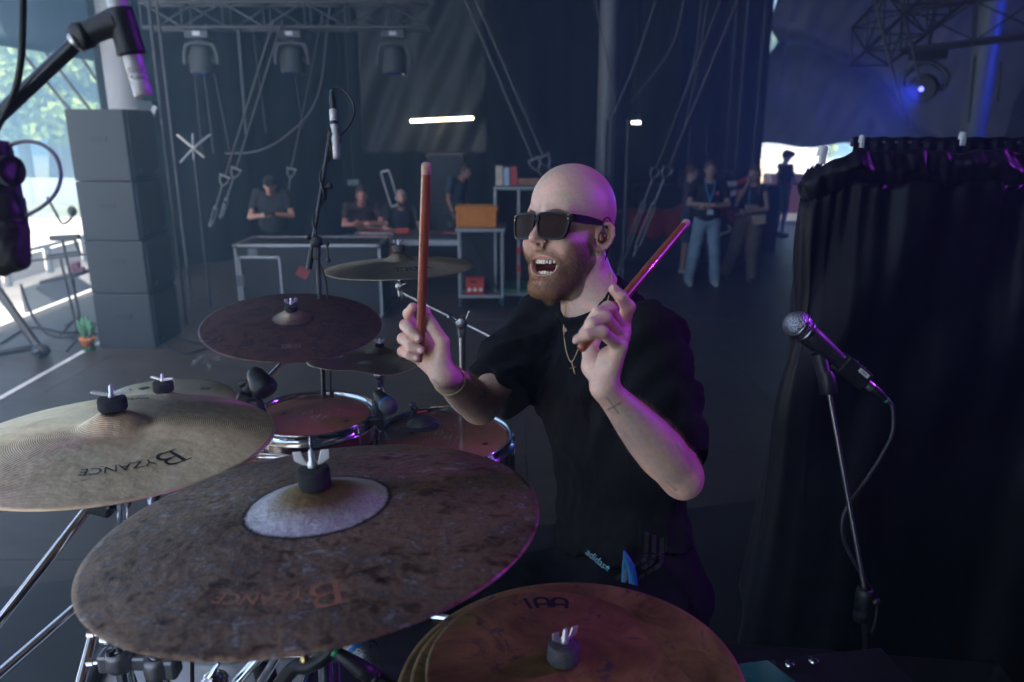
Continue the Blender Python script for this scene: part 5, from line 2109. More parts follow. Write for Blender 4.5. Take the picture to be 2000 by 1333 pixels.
def skin_material():
    m, nt, b = nodes_of("skin")
    a = N(nt, "ShaderNodeVertexColor", layer_name="skin")
    nf = noise_fac(nt, 210, 4, .7)
    mx = N(nt, "ShaderNodeMix", data_type='RGBA', blend_type='MULTIPLY')
    mx.inputs[0].default_value = 0.5
    nt.links.new(a.outputs[0], mx.inputs[6])
    nt.links.new(ramp(nt, nf, [(.3, (.74, .68, .66)), (.7, (1, 1, 1))]), mx.inputs[7])
    nt.links.new(mx.outputs[2], b.inputs['Base Color'])
    b.inputs['Subsurface Weight'].default_value = .14
    b.inputs['Subsurface Radius'].default_value = (.9, .35, .2)
    b.inputs['Subsurface Scale'].default_value = .005
    mr = N(nt, "ShaderNodeMapRange")
    mr.inputs['To Min'].default_value = .30
    mr.inputs['To Max'].default_value = .58
    nt.links.new(noise_fac(nt, 160, 4, .7), mr.inputs[0])
    nt.links.new(mr.outputs[0], b.inputs['Roughness'])
    b.inputs['Specular IOR Level'].default_value = .42
    bp = N(nt, "ShaderNodeBump")
    bp.inputs['Strength'].default_value = .35
    bp.inputs['Distance'].default_value = .0012
    nt.links.new(noise_fac(nt, 380, 5, .75), bp.inputs['Height'])
    nt.links.new(bp.outputs[0], b.inputs['Normal'])
    return m


M_SKIN = skin_material()
M_BLACKCLOTH = None


def vcol(me, name, rgb):
    at_ = me.color_attributes.new(name, 'FLOAT_COLOR', 'POINT')
    arr = np.ones((len(rgb), 4), dtype=np.float32)
    arr[:, :3] = rgb
    at_.data.foreach_set('color', arr.ravel())


drummer = empty("person", Vector(PV) - Vector((0, 0, .1)), "bald bearded drummer in black with sunglasses, shouting, both sticks raised", "person")
body = raw_mesh("body", BV, BF, M_SKIN, drummer)
vcol(body.data, "skin", np.clip(base, .01, .95))

# ---- finger nails
M_NAIL = mat("finger nail", (.74, .47, .40), rough=.22, var=.05, scale=200, coat=.3)
for H, lst in ((HAND_R, (('middle', (-.1, -1, .25), 1), ('ring', (-.1, -1, .25), .97), ('pinky', (-.1, -1, .25), .86), ('thumb', (.75, -.6, .2), 1.15))), (HAND_L, (('pinky', (-.4, -.9, -.1), .86), ('index', (-.5, -.3, .8), 1)))):
    for nm, nv, sc in lst:
        a_, b_ = A(at(*H[nm][2])), A(at(*H[nm][3]))
        ax_ = (b_ - a_) / np.linalg.norm(b_ - a_)
        nv = A(nv) - ax_ * (A(nv) @ ax_)
        nv /= np.linalg.norm(nv)
        m = MB()
        m.sphere((0, 0, 0), (.0052 * sc, .0062 * sc, .0016), 14, 8)
        m.v[0] = m.v[0] @ np.array([np.cross(ax_, nv), ax_, nv]) + b_ + ax_ * .0008 + nv * .0066 * sc
        m.build("fingernail", M_NAIL, drummer)

# ---- teeth and tongue
M_TEETH = mat("teeth enamel", (.70, .62, .48), rough=.18, var=.08, scale=60, coat=.3)
M_GUM = mat("gum", (.33, .08, .075), rough=.25, var=.1)


def head_mb():
    return MB()


def teeth_row(z, up, w, y0, n=10):
    mb = MB()
    xs = np.linspace(-w, w, n)
    for i, x in enumerate(xs):
        c = abs(i - (n - 1) / 2)
        hgt = (.0112 if c < 1 else .0100 if c < 2 else .0104 if c < 3 else .0085) * (1 if up else .75)
        wd = 2 * w / (n - 1) * .91
        y = y0 - 18 * x * x
        ang = math.atan(36 * x) * .8
        rot = Matrix.Rotation(-ang, 3, 'Z')
        ctr = h2w((x, y, z - hgt / 2 if up else z + hgt / 2))
        Rw = np.array(HM) @ np.array(rot)
        mb.box(ctr, (wd, .0052, hgt), Rw, bev=.0016)
    for v in (0,):
        pts = [h2w((x, y0 - 18 * x * x - .002, z + (.0015 if up else -.0015))) for x in np.linspace(-w, w, 12)]
        mb.cur = 1
        mb.tube(pts, .0036, 8)
    return mb


teeth_row(-.0535, True, .0265, .0745).build("upper_teeth", [M_TEETH, M_GUM], drummer)
teeth_row(-.0850, False, .0195, .0680, 8).build("lower_teeth", [M_TEETH, M_GUM], drummer)
_t = MB()
_t.sphere((0, 0, 0), (.0175, .030, .0080), 20, 12)
_t.v[0] = _t.v[0] @ HM.T + h2w((0, .038, -.0810))
_t.build("tongue", M_GUM, drummer)

# ---- beard: real hairs rooted on the skin of the jaw
M_HAIR, nt, b = nodes_of("ginger hair")
at_ = N(nt, "ShaderNodeVertexColor", layer_name="tone")
nt.links.new(at_.outputs[0], b.inputs['Base Color'])
b.inputs['Roughness'].default_value = .42
b.inputs['Specular IOR Level'].default_value = .35


def hairs(nm, count, maskf, lenf, dirf, width, colf, parent, label=None, seed=1):
    r = np.random.default_rng(seed)
    tri = BF[(BF < nhead).all(1)]
    cen = BV[tri].mean(1)
    q = (cen - HC) @ HM
    w = maskf(q)
    ok = w > .05
    tri, cen, q, w = tri[ok], cen[ok], q[ok], w[ok]
    pick = r.choice(len(tri), count, p=w / w.sum())
    bw = r.dirichlet([1, 1, 1, 1], count)
    root = (BV[tri[pick]] * bw[:, :, None]).sum(1)
    nrm = grad(f_headneck, root, .0012)
    nrm /= np.linalg.norm(nrm, axis=1)[:, None]
    ql = (root - HC) @ HM
    nl = nrm @ HM
    d0 = dirf(ql, nl, r)
    d0 /= np.linalg.norm(d0, axis=1)[:, None]
    L = lenf(ql) * (.6 + .7 * r.random(count))
    SEG = 4
    verts = np.zeros((count, SEG + 1, 2, 3))
    p = ql.copy() - nl * .0008
    d = nl * .8 + d0 * .6
    jit = r.normal(size=(count, 3)) * .28
    side = np.cross(d0, r.normal(size=(count, 3)))
    side /= np.linalg.norm(side, axis=1)[:, None]
    for s in range(SEG + 1):
        wd = width * (1 - s / SEG * .85)
        verts[:, s, 0] = p + side * wd
        verts[:, s, 1] = p - side * wd
        t = (s + 1) / SEG
        dd = d * (1 - t) + d0 * t + jit * (.5 + t) + np.array([0, 0, -.25]) * t
        dd /= np.linalg.norm(dd, axis=1)[:, None]
        p = p + dd * (L / SEG)[:, None]
    Vw = verts.reshape(-1, 3) @ HM.T + HC
    idx = np.arange(count)[:, None] * (2 * (SEG + 1))
    fs = np.concatenate([idx + np.array([2 * s, 2 * s + 1, 2 * s + 3, 2 * s + 2]) for s in range(SEG)])
    o = raw_mesh(nm, Vw, fs, M_HAIR, parent)
    col = colf(ql, r)
    vcol(o.data, "tone", np.repeat(col, 2 * (SEG + 1), 0))
    return o


def beard_dir(q, n, r):
    x = q[:, 0]
    d = np.stack([np.sign(x) * .10 - x * 4.0, .35 + np.clip(-(q[:, 2] + .06), 0, 1) * 5, np.full(len(q), -1.0)], 1)
    tache = (q[:, 2] > -.056) & (np.abs(x) < .034) & (q[:, 1] > .07)
    d[tache] = np.stack([np.sign(x) * 1.1, np.full(len(q), .25), np.full(len(q), -.75)], 1)[tache]
    d = d - n * (d * n).sum(1)[:, None] * .75 + n * .28
    return d


def beard_len(q):
    L = np.interp(q[:, 2], [-.14, -.10, -.06, -.03, 0], [.0050, .0068, .0060, .0042, .0025])
    L *= np.interp(q[:, 1], [0, .05, .09], [.7, .95, 1.1])
    L[(q[:, 2] > -.056) & (np.abs(q[:, 0]) < .034)] = .0065
    return L


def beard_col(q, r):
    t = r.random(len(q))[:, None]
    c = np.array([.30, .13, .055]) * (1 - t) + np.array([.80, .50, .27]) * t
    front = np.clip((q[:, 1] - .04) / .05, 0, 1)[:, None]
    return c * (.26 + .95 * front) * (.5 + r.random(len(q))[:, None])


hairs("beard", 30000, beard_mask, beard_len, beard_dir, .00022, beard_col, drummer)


def arm_hair(lo_i, hi_i, W_, E_, f, seed, count):
    r = np.random.default_rng(seed)
    tri = BF[((BF >= lo_i) & (BF < hi_i)).all(1)]
    cen = BV[tri].mean(1)
    L_ = np.linalg.norm(E_ - W_)
    ax = (E_ - W_) / L_
    t = (cen - W_) @ ax
    w = ((t > .01) & (t < L_ * 1.02)) * np.clip(t / .08, .25, 1)
    g = np.clip(((cen - W_ - t[:, None] * ax) @ A((.7, .3, .6))) / .03, 0, 1)
    w = w * (.25 + g)
    pick = r.choice(len(tri), count, p=w / w.sum())
    root = cen[pick] + r.normal(size=(count, 3)) * .0006
    n = grad(f, root, .0012)
    n /= np.linalg.norm(n, axis=1)[:, None]
    d = -ax * .8 + n * .45 + r.normal(size=(count, 3)) * .25 + A((.2, 0, -.1))
    d /= np.linalg.norm(d, axis=1)[:, None]
    s_ = np.cross(d, r.normal(size=(count, 3)))
    s_ /= np.linalg.norm(s_, axis=1)[:, None]
    L = .006 + .007 * r.random(count)
    m1 = root + d * (L * .5)[:, None]
    e = m1 + (d - n * .3) * (L * .5)[:, None]
    V = np.stack([root + s_ * .00009, root - s_ * .00009, m1 - s_ * .00007, m1 + s_ * .00007, e], 1).reshape(-1, 3)
    i = np.arange(count)[:, None] * 5
    F = (i + [0, 1, 2, 3]).tolist() + (i + [3, 2, 4]).tolist()
    o = raw_mesh("arm_hair", V, F, M_HAIR, drummer)
    vcol(o.data, "tone", np.tile([.42, .24, .12], (len(V), 1)))


n2 = nhead + len(parts_v[1])
arm_hair(nhead, n2, WR_R, EL_R, f_arm_r, 5, 2600)
arm_hair(n2, len(BV), WR_L, EL_L, f_arm_l, 6, 3600)


def brow_mask(q):
    x, y, z = np.abs(q[:, 0]), q[:, 1], q[:, 2]
    c = np.interp(x, [.010, .03, .05], [.027, .0335, .028])
    return ((np.abs(z - c) < .0035) & (x > .010) & (x < .050) & (y > .05)) * 1.0


hairs("eyebrows", 1100, brow_mask, lambda q: np.full(len(q), .006),
      lambda q, n, r: np.stack([np.sign(q[:, 0]), np.full(len(q), .1), np.full(len(q), .35)], 1),
      .00016, lambda q, r: np.tile([.20, .10, .05], (len(q), 1)) * (.6 + .6 * r.random(len(q)))[:, None], drummer, seed=4)

# ---- sunglasses
M_FRAME = mat("dark green acetate", (.004, .005, .005), rough=.30, var=.25, scale=60, spec=.25)
M_GOLD = mat("gold", (.85, .58, .25), rough=.22, metal=1, var=.08)
M_LENS, nt, b = nodes_of("smoked lens")
b.inputs['Base Color'].default_value = (.030, .017, .011, 1)
b.inputs['Roughness'].default_value = .04
b.inputs['Specular IOR Level'].default_value = .12
b.inputs['IOR'].default_value = 1.25
b.inputs['Coat Weight'].default_value = .0
b.inputs['Coat Roughness'].default_value = .03

GL_Z = .0075
glasses = bpy.data.objects.new("sunglasses", None)
link(glasses)
glasses.parent = drummer
bpy_update_parent(glasses, drummer)


def lens_outline(side, n=36, grow=0.0):
    """rounded D shape in head space, wrapped a little round the face"""
    cx = .0355 * side
    out = []
    for i in range(n):
        a = 2 * math.pi * i / n
        e = 2 / 4.2
        x = math.copysign(abs(math.cos(a)) ** e, math.cos(a)) * (.0285 + grow)
        z = math.copysign(abs(math.sin(a)) ** e, math.sin(a)) * (.0220 + grow)
        x *= 1 + .13 * (z / .0215)           # wider at the top
        xx = cx + x
        y = .1075 - 3.6 * xx * xx + .10 * z * .5
        out.append((xx, y, GL_Z - .005 + z))
    return out


for side in (-1, 1):
    o1, o2 = lens_outline(side, grow=.0030), lens_outline(side, grow=-.0005)
    n = len(o1)
    vs, fs = [], []
    for ring_, dy in ((o1, .0028), (o2, .0028), (o2, -.0028), (o1, -.0028)):
        vs += [h2w((x, y + dy, z)) for x, y, z in ring_]
    for k in range(4):
        for i in range(n):
            j = (i + 1) % n
            fs.append([k * n + i, k * n + j, ((k + 1) % 4) * n + j, ((k + 1) % 4) * n + i])
    raw_mesh("rim", vs, fs, M_FRAME, glasses, smooth=False)
    ln = lens_outline(side, grow=.0002)
    c = np.mean(ln, axis=0)
    vs = [h2w((c[0], c[1] + .0016, c[2]))] + [h2w(((x + c[0]) / 2, (y + c[1]) / 2 + .0012, (z + c[2]) / 2)) for x, y, z in ln] + [h2w(p) for p in ln]
    fs = [[0, 1 + i, 1 + (i + 1) % n] for i in range(n)] + [[1 + i, 1 + n + i, 1 + n + (i + 1) % n, 1 + (i + 1) % n] for i in range(n)]
    raw_mesh("lens", vs, fs, M_LENS, glasses)
    t = MB()
    zt = GL_Z + .0115
    pts = [(.0695, .0905, zt), (.0745, .083, zt), (.0765, .055, zt +.002), (.0765, .030, zt +.004), (.0775, .004, zt + .004), (.0775, -.012, zt - .002), (.074, -.030, zt - .022)]
    hh = [.0070, .0072, .0075, .0062, .0040, .0030, .0026]
    prof = spline([h2w((side * x, y, z)) for x, y, z in pts], 5)
    hs = np.interp(np.linspace(0, 6, len(prof)), range(7), hh)
    vs, fs = [], []
    upv, outv = HM[:, 2], HM[:, 0] * side
    for i, (p, h_) in enumerate(zip(prof, hs)):
        for a_, b_ in ((-1, -1), (-1, 1), (1, 1), (1, -1)):
            vs.append(p + outv * .0019 * a_ + upv * h_ * b_)
    for i in range(len(prof) - 1):
        for j in range(4):
            fs.append([4 * i + j, 4 * i + (j + 1) % 4, 4 * i + 4 + (j + 1) % 4, 4 * i + 4 + j])
    fs += [[0, 1, 2, 3], [4 * len(prof) - 4 + k for k in (3, 2, 1, 0)]]
    raw_mesh("temple", vs, fs, M_FRAME, glasses, smooth=False)
    g = MB()
    for dz in (.0035, -.0035):
        g.sphere(h2w((side * .0655, .0955, GL_Z + .0125 + dz)), .0018, 10, 6)
    g.build("hinge_pin", M_GOLD, glasses)
g = MB()
g.tube([h2w((x, .1075 - 3 * x * x + .001, GL_Z + .0075)) for x in np.linspace(-.009, .009, 7)], .0034, 8)
g.build("bridge", M_FRAME, glasses)

# ---- nose stud, in-ear monitors
g = MB()
g.sphere(h2w((-.0192, .1000, -.0260)), .0012, 8, 6)
g.build("nose_stud", mat("silver", (.8, .8, .82), rough=.15, metal=1, var=0), drummer)
M_AMBER = mat("amber shell", (.16, .045, .012), rough=.08, var=.4, scale=90, coat=.8)
M_RUBBER = mat("black rubber", (.012, .012, .014), rough=.5, var=.2, scale=90)
for side in (-1, 1):
    g = MB()
    g.sphere((0, 0, 0), (.0075, .0092, .0115), 16, 10)
    g.v[0] = g.v[0] @ HM.T + h2w((side * .0765, .001, -.003))
    mon = g.build("in_ear_monitor", M_AMBER, drummer)
    g = MB()
    g.tube(spline([h2w((side * x, y, z)) for x, y, z in ((.083, .002, .004), (.082, .009, .016), (.080, .006, .030), (.078, -.010, .038), (.076, -.026, .026), (.072, -.034, .0), (.060, -.040, -.04), (.055, -.050, -.09))], 6), .0013, 8)
    g.build("ear_cable", M_RUBBER, mon)
# ---- clothes
TR = Vector((-.58, .80, .02)).normalized()                 # subject's right
TU = (Vector(NB) - Vector(PV)).normalized()
TF = TU.cross(TR).normalized()
TR = TF.cross(TU).normalized()
TM = np.array([TR[:], TF[:], TU[:]]).T
if (np.array([-1, 0, 0]) @ A(TF)) < 0:
    TM[:, 1] *= -1
TFv = TM[:, 1]
TLEN = float(np.linalg.norm(NB - PV))


def t2w(p):
    return PV + TM @ A(p)


SL_R0, SL_R1 = SH_R, A(at(972, 764, 1.505))
SL_L0, SL_L1 = SH_L, A(at(1328, 908, 1.205))


def folds(P):
    q = (P - PV) @ TM
    a = bend_noise(q * [1.0, 1.0, .35], 7, 21, 2) * .0090
    a += bend_noise(q * [1, 1, .8], 16, 22, 2) * .0042
    # drag lines between the shoulders and the waist
    a += .0055 * np.sin((q[:, 2] * .9 + q[:, 0] * 1.3) * 62 + 1.5 * np.sin(q[:, 2] * 14)) * gsn(q[:, 2] - .42, .16) * (np.abs(q[:, 0]) > .05)
    a += .005 * np.sin(q[:, 2] * 95 + 3 * np.sin(q[:, 0] * 18)) * gsn(q[:, 2] - .03, .09)
    return a


def f_shirt(P):
    q = (P - PV) @ TM
    L = TLEN
    d = ell(q, (0, -.010, L - .165), (.175, .122, .165))
    d = smin(d, ell(q, (0, -.022, L * .42), (.160, .105, .19)), .05)
    d = smin(d, ell(q, (0, -.020, .06), (.168, .115, .13)), .05)
    d = smin(d, cone(P, NB - TFv * .025 + A((0, 0, -.006)), SH_L + A((0, 0, -.012)), .058, .050), .05)
    d = smin(d, cone(P, NB - TFv * .02 + A((0, 0, -.025)), SH_R + A((0, 0, -.012)), .056, .060), .04)
    fo = folds(P)
    d = np.maximum(d, -(q[:, 2] - .075 + .012 * np.sin(q[:, 0] * 18)))
    for a, b, ra, rb in ((SL_L0, SL_L1, .066, .0530), (SL_R0, SL_R1, .070, .070)):
        ax = (b - a) / np.linalg.norm(b - a)
        e = cone(P, a, b + ax * .03, ra, rb)
        e = np.maximum(e, (P - b) @ ax - .004 * np.sin(10 * P[:, 2]))
        e = ssub(e, cone(P, b + ax * .034, b + ax * .2, rb - .008, rb + .0), .004)
        d = smin(d, e, .03)
    d = d + fo
    # neck opening with a ribbed collar
    nk = NB + A((0, 0, .004)) + TFv * .008
    nax = A((TU * 1.0 + Vector(TFv) * .62).normalized())
    w = (P - nk) @ nax
    rad = np.linalg.norm((P - nk) - w[:, None] * nax, axis=1)
    d = ssub(d, np.maximum(rad - .0600, -w - .045), .004)
    col = np.hypot(rad - .0665, np.clip(np.abs(w - .006) - .010, 0, 1)) - .0042
    d = smin(d, col, .006)
    return d


def cloth_mat(name, colr, rib=0, rough=.85, sheen=.0, bump=.35, wvs=900):
    m, nt, b = nodes_of(name)
    f = noise_fac(nt, 30, 5)
    nt.links.new(ramp(nt, f, [(.3, tuple(c * .8 for c in colr)), (.7, tuple(c * 1.2 for c in colr))]), b.inputs['Base Color'])
    b.inputs['Roughness'].default_value = rough
    b.inputs['Sheen Weight'].default_value = sheen
    b.inputs['Sheen Roughness'].default_value = .5
    b.inputs['Specular IOR Level'].default_value = .12
    tc = N(nt, "ShaderNodeTexCoord")
    wv = N(nt, "ShaderNodeTexWave")
    wv.wave_type = 'BANDS'
    wv.bands_direction = 'X'
    wv.inputs['Scale'].default_value = rib if rib else wvs
    wv.inputs['Distortion'].default_value = 1.2 if rib else 3
    wv.inputs['Detail'].default_value = 1
    mp = N(nt, "ShaderNodeMapping")
    mp.inputs['Rotation'].default_value = (0, 0, R(35))
    nt.links.new(tc.outputs['Object'], mp.inputs[0])
    nt.links.new(mp.outputs[0], wv.inputs[0])
    ad = N(nt, "ShaderNodeMath", operation='ADD')
    nt.links.new(wv.outputs['Fac'], ad.inputs[0])
    nt.links.new(noise_fac(nt, 700, 2), ad.inputs[1])
    bp = N(nt, "ShaderNodeBump")
    bp.inputs['Strength'].default_value = bump
    bp.inputs['Distance'].default_value = .0015
    nt.links.new(ad.outputs[0], bp.inputs['Height'])
    nt.links.new(bp.outputs[0], b.inputs['Normal'])
    return m


M_SHIRT = cloth_mat("black rib knit", (.010, .010, .0105), rib=95)
M_PANTS = cloth_mat("black track cloth", (.009, .009, .011), bump=.2)
lo, hi = bbox([SH_L, SH_R, SL_L1, SL_R1, NB, PV, t2w((0, 0, -.06)), t2w((.1, .1, 0))], .19)
V, Fc = mesh_sdf(f_shirt, lo, hi, .0042, lip=1.3)
raw_mesh("shirt", V, Fc, M_SHIRT, drummer)

# trousers: seated, thighs towards the kit
HIP_R, HIP_L = t2w((.085, .0, -.03)), t2w((-.085, .0, -.03))
KN_R = HIP_R + TFv * .40 + TM[:, 0] * .10 + A((0, 0, -.02))
KN_L = HIP_L + TFv * .40 - TM[:, 0] * .06 + A((0, 0, -.04))
RISER_Z = 0.6
FT_R = A((KN_R[0] - .08, KN_R[1] + .02, RISER_Z + .09))
FT_L = A((KN_L[0] - .05, KN_L[1] - .02, RISER_Z + .09))


def f_pants(P):
    d = ell((P - PV) @ TM, (0, -.02, .0), (.170, .125, .17))
    for h_, k_, f_ in ((HIP_R, KN_R, FT_R), (HIP_L, KN_L, FT_L)):
        d = smin(d, cone(P, h_, k_, .102, .078), .04)
        d = smin(d, cone(P, k_, f_, .078, .060), .03)
    return d + bend_noise(P, 8, 31, 3) * .007


lo, hi = bbox([HIP_L, HIP_R, KN_R, KN_L, FT_R, FT_L, PV], .2)
V, Fc = mesh_sdf(f_pants, lo, hi, .009, lip=1.2)
trousers = raw_mesh("trousers", V, Fc, M_PANTS, drummer)
M_SHOE = mat("black shoe", (.012, .012, .013), rough=.5)
for f_ in (FT_R, FT_L):
    def fs_(P, f_=f_):
        return smin(cone(P, f_ + A((0, 0, -.045)), f_ + TFv * .17 + A((0, 0, -.055)), .045, .036), ell(P, f_ + A((0, 0, -.01)), (.05, .05, .06)), .03)
    lo, hi = bbox([f_, f_ + TFv * .2], .12)
    V, Fc = mesh_sdf(fs_, lo, hi, .008)
    raw_mesh("shoe", V, Fc, M_SHOE, drummer)

# three stripes, wordmark and trefoil on the trouser hip, ribbon from the pocket
M_PRINT = mat("pale blue print", (.30, .55, .66), rough=.6, var=.1)
M_STRIPE = mat("grey stripe braid", (.018, .018, .020), rough=.8, var=.2, scale=60)
M_RIBBON = mat("blue ribbon", (.02, .22, .50), rough=.45, var=.12, scale=40)
M_YELLOW = mat("yellow print", (.55, .42, .06), rough=.6, var=.1)


def f_cloth(P):
    return np.minimum(f_pants(P), f_shirt(P))


def ray_to(f, px, py, d0=.7, d1=2.2):
    """depth along the camera axis where the surface f is met under photo pixel px,py"""
    ds = np.linspace(d0, d1, 400)
    P = np.array([A(at(px, py, d)) for d in ds])
    v = f(P)
    k = np.argmax(v < .0012)
    return ds[k] if v[k] < .0012 else None


def decal_on(f, V2, F2, cx, cy_, ang, sc, name, m, parent, lift=.0015, flat=False):
    """lettering laid onto the surface f; V2 in its own plane, centre seen at cx,cy_ """
    ca, sa = math.cos(ang), math.sin(ang)
    px = [(cx + (x * ca - y * sa) * sc, cy_ - (x * sa + y * ca) * sc) for x, y in V2]
    ds = [ray_to(f, *p) for p in px]
    ok = [k for k, d in enumerate(ds) if d is not None]
    if flat:      # small print: one stiff patch, tangent to the cloth
        M_ = np.array([(px[k][0] - cx, px[k][1] - cy_, 1) for k in ok])
        co = np.linalg.lstsq(M_, np.array([ds[k] for k in ok]), rcond=None)[0]
        fit = [co[0] * (p[0] - cx) + co[1] * (p[1] - cy_) + co[2] for p in px]
        sh = max(0, max(fit[k] - ds[k] for k in ok))
        ds = [d - sh for d in fit]
    else:
        md = float(np.median([ds[k] for k in ok]))
        ds = [d if d is not None else md for d in ds]
    return raw_mesh(name, [at(p[0], p[1], d - lift) for p, d in zip(px, ds)], F2, m, parent, smooth=False)


V2, F2 = text_polys("adidas", 1.0)
decal_on(f_cloth, V2, F2, 1164, 1092, R(-40), 19, "wordmark", M_PRINT, trousers, flat=True)
V2, F2 = [], []
for a_, r_ in ((R(90), 1.0), (R(135), .85), (R(45), .85)):
    b0 = len(V2)
    pts = [(math.cos(a_) * .62 + .62 * .42 * math.cos(t) * math.cos(a_) * 1.5 - .30 * math.sin(t) * math.sin(a_), math.sin(a_) * .62 + .62 * .42 * math.cos(t) * math.sin(a_) * 1.5 + .30 * math.sin(t) * math.cos(a_)) for t in np.linspace(0, 2 * math.pi, 12, endpoint=False)]
    V2 += [(x * r_, y * r_) for x, y in pts]
    F2.append(list(range(b0, b0 + 12)))
for k in range(3):
    b0 = len(V2)
    V2 += [(-.7, -.02 - k * .17), (.7, -.02 - k * .17), (.7, -.11 - k * .17), (-.7, -.11 - k * .17)]
    F2.append([b0, b0 + 1, b0 + 2, b0 + 3])
decal_on(f_cloth, V2, F2, 1185, 1111, R(-40), 6.5, "trefoil_mark", M_PRINT, trousers, flat=True)
for k in range(3):
    V2, F2 = [], []
    P_ = [(0, 0), (1, -38), (4, -56), (-16, -74)] if False else [(0, 0), (-1, 30), (-4, 52), (-24, 66), (-60, 92)]
    sp = spline([(x + k * 15, y + k * 5) for x, y in P_], 6)
    for i, p in enumerate(sp):
        t = sp[min(i + 1, len(sp) - 1)] - sp[max(i - 1, 0)]
        t = t / np.linalg.norm(t)
        nrm_ = np.array([-t[1], t[0]])
        V2 += [(p + nrm_ * 4.2), (p - nrm_ * 4.2)]
    F2 = [[2 * i, 2 * i + 1, 2 * i + 3, 2 * i + 2] for i in range(len(sp) - 1)]
    decal_on(f_cloth, [(x, -y) for x, y in V2], F2, 1263, 1040, 0, 1.0, "side_stripe", M_STRIPE, trousers)
# ribbon: a loop of broad blue tape falling out of the pocket
dR = (ray_to(f_cloth, 1222, 1085) or 1.3) - .02
vs, fs = [], []
for strand, (off_, w_) in enumerate((((0, 0), 15), ((15, -8), 17))):
    b0 = len(vs)
    cl = [(1219, 1076, 3), (1223, 1088, 12), (1222 + off_[0] * .6, 1104, w_ * .95), (1221 + off_[0], 1128, w_), (1222 + off_[0], 1160, w_ * 1.05), (1220 + off_[0], 1190, w_)]
    for i, (x, y, w) in enumerate(cl):
        for s_ in (-1, 1):
            vs.append(at(x + s_ * w / 2, y, dR - .006 * strand + s_ * .004 * math.sin(i)))
    fs += [[b0 + 2 * i, b0 + 2 * i + 1, b0 + 2 * i + 3, b0 + 2 * i + 2] for i in range(len(cl) - 1)]
rb = raw_mesh("pocket_ribbon", vs, fs, M_RIBBON, drummer)
md = rb.modifiers.new("t", 'SOLIDIFY')
md.thickness = .0012
V2, F2 = text_polys("FESTIVAL", 1.0)
o_ = raw_mesh("ribbon_lettering", [at(1221 + y * 7 - 0, 1112 + (x + 1.9) * 7, dR - .0065) for x, y in V2], F2, M_YELLOW, drummer, smooth=False)

# ---- jewellery: chain with a small cross, bracelets
M_CHAIN = mat("gold chain", (.90, .66, .33), rough=.25, metal=1, var=.25, scale=900)


def chain_links(pts, r, name, parent, step=.0022):
    """rope chain: alternating small beads along a line"""
    P = np.array([p[:] for p in pts])
    seglen = np.linalg.norm(np.diff(P, axis=0), axis=1)
    cum = np.concatenate([[0], np.cumsum(seglen)])
    n = max(2, int(cum[-1] / step))
    mb = MB()
    for i in range(n):
        t = cum[-1] * i / n
        k = min(np.searchsorted(cum, t, side='right') - 1, len(seglen) - 1)
        u = (t - cum[k]) / seglen[k]
        c = P[k] * (1 - u) + P[k + 1] * u
        mb.sphere(c, (r * (1.25 if i % 2 else .9), r * (.9 if i % 2 else 1.25), r * 1.2), 6, 4)
    return mb.build(name, M_CHAIN, parent)


def on_surf(f, px, py, lift=.002):
    d = ray_to(f, px, py)
    return at(px, py, (d or 1.45) - lift)


def f_all(P):
    return np.minimum(f_headneck(P), f_shirt(P))


cpx = [(1195, 545), (1194, 562), (1189, 580)]
cpx2 = [(1106, 588), (1103, 610), (1101, 640), (1103, 668), (1107, 690), (1113, 705), (1118, 706), (1124, 695), (1131, 680), (1150, 655), (1175, 620), (1189, 580)]
cp = [on_surf(f_all, *p) for p in cpx2]
neck = chain_links(spline(cp + [on_surf(f_all, 1194, 562), on_surf(f_all, 1195, 545), on_surf(f_all, 1190, 530)], 5), .00125, "necklace_chain", drummer)
c0 = on_surf(f_all, 1118, 707, .004)
mb = MB()
a, b = on_surf(f_all, 1117, 708, .003), on_surf(f_all, 1123, 731, .003)
mb.tube([a, b], .0016, 8)
a, b = on_surf(f_all, 1113, 720, .003), on_surf(f_all, 1125, 717, .003)
mb.tube([a, b], .0015, 8)
mb.build("cross_pendant", M_GOLD, drummer)
axr = (EL_R - WR_R) / np.linalg.norm(EL_R - WR_R)
u_ = np.cross(axr, [0, 0, 1])
u_ /= np.linalg.norm(u_)
w_ = np.cross(axr, u_)
for k, (t_, tilt) in enumerate(((.030, .22), (.036, -.10), (.044, .30))):
    c = WR_R + axr * t_
    rr = .0262
    pts = [c + (u_ * math.cos(a) + w_ * math.sin(a)) * rr + axr * tilt * rr * math.cos(a + k) for a in np.linspace(0, 2 * math.pi, 40)]
    chain_links(pts, .0014, "bracelet", drummer, step=.0026)

# ---- drumsticks
M_STICK, nt, b = nodes_of("red stained hickory")
f = noise_fac(nt, 60, 6, stretch=(8, 8, .5), dist=1.0)
nt.links.new(ramp(nt, f, [(.25, (.16, .035, .022)), (.55, (.33, .085, .050)), (.8, (.45, .15, .09))]), b.inputs['Base Color'])
b.inputs['Roughness'].default_value = .33
b.inputs['Coat Weight'].default_value = .3
M_STICKEND = mat("bare wood end", (.55, .34, .25), rough=.5, scale=80)


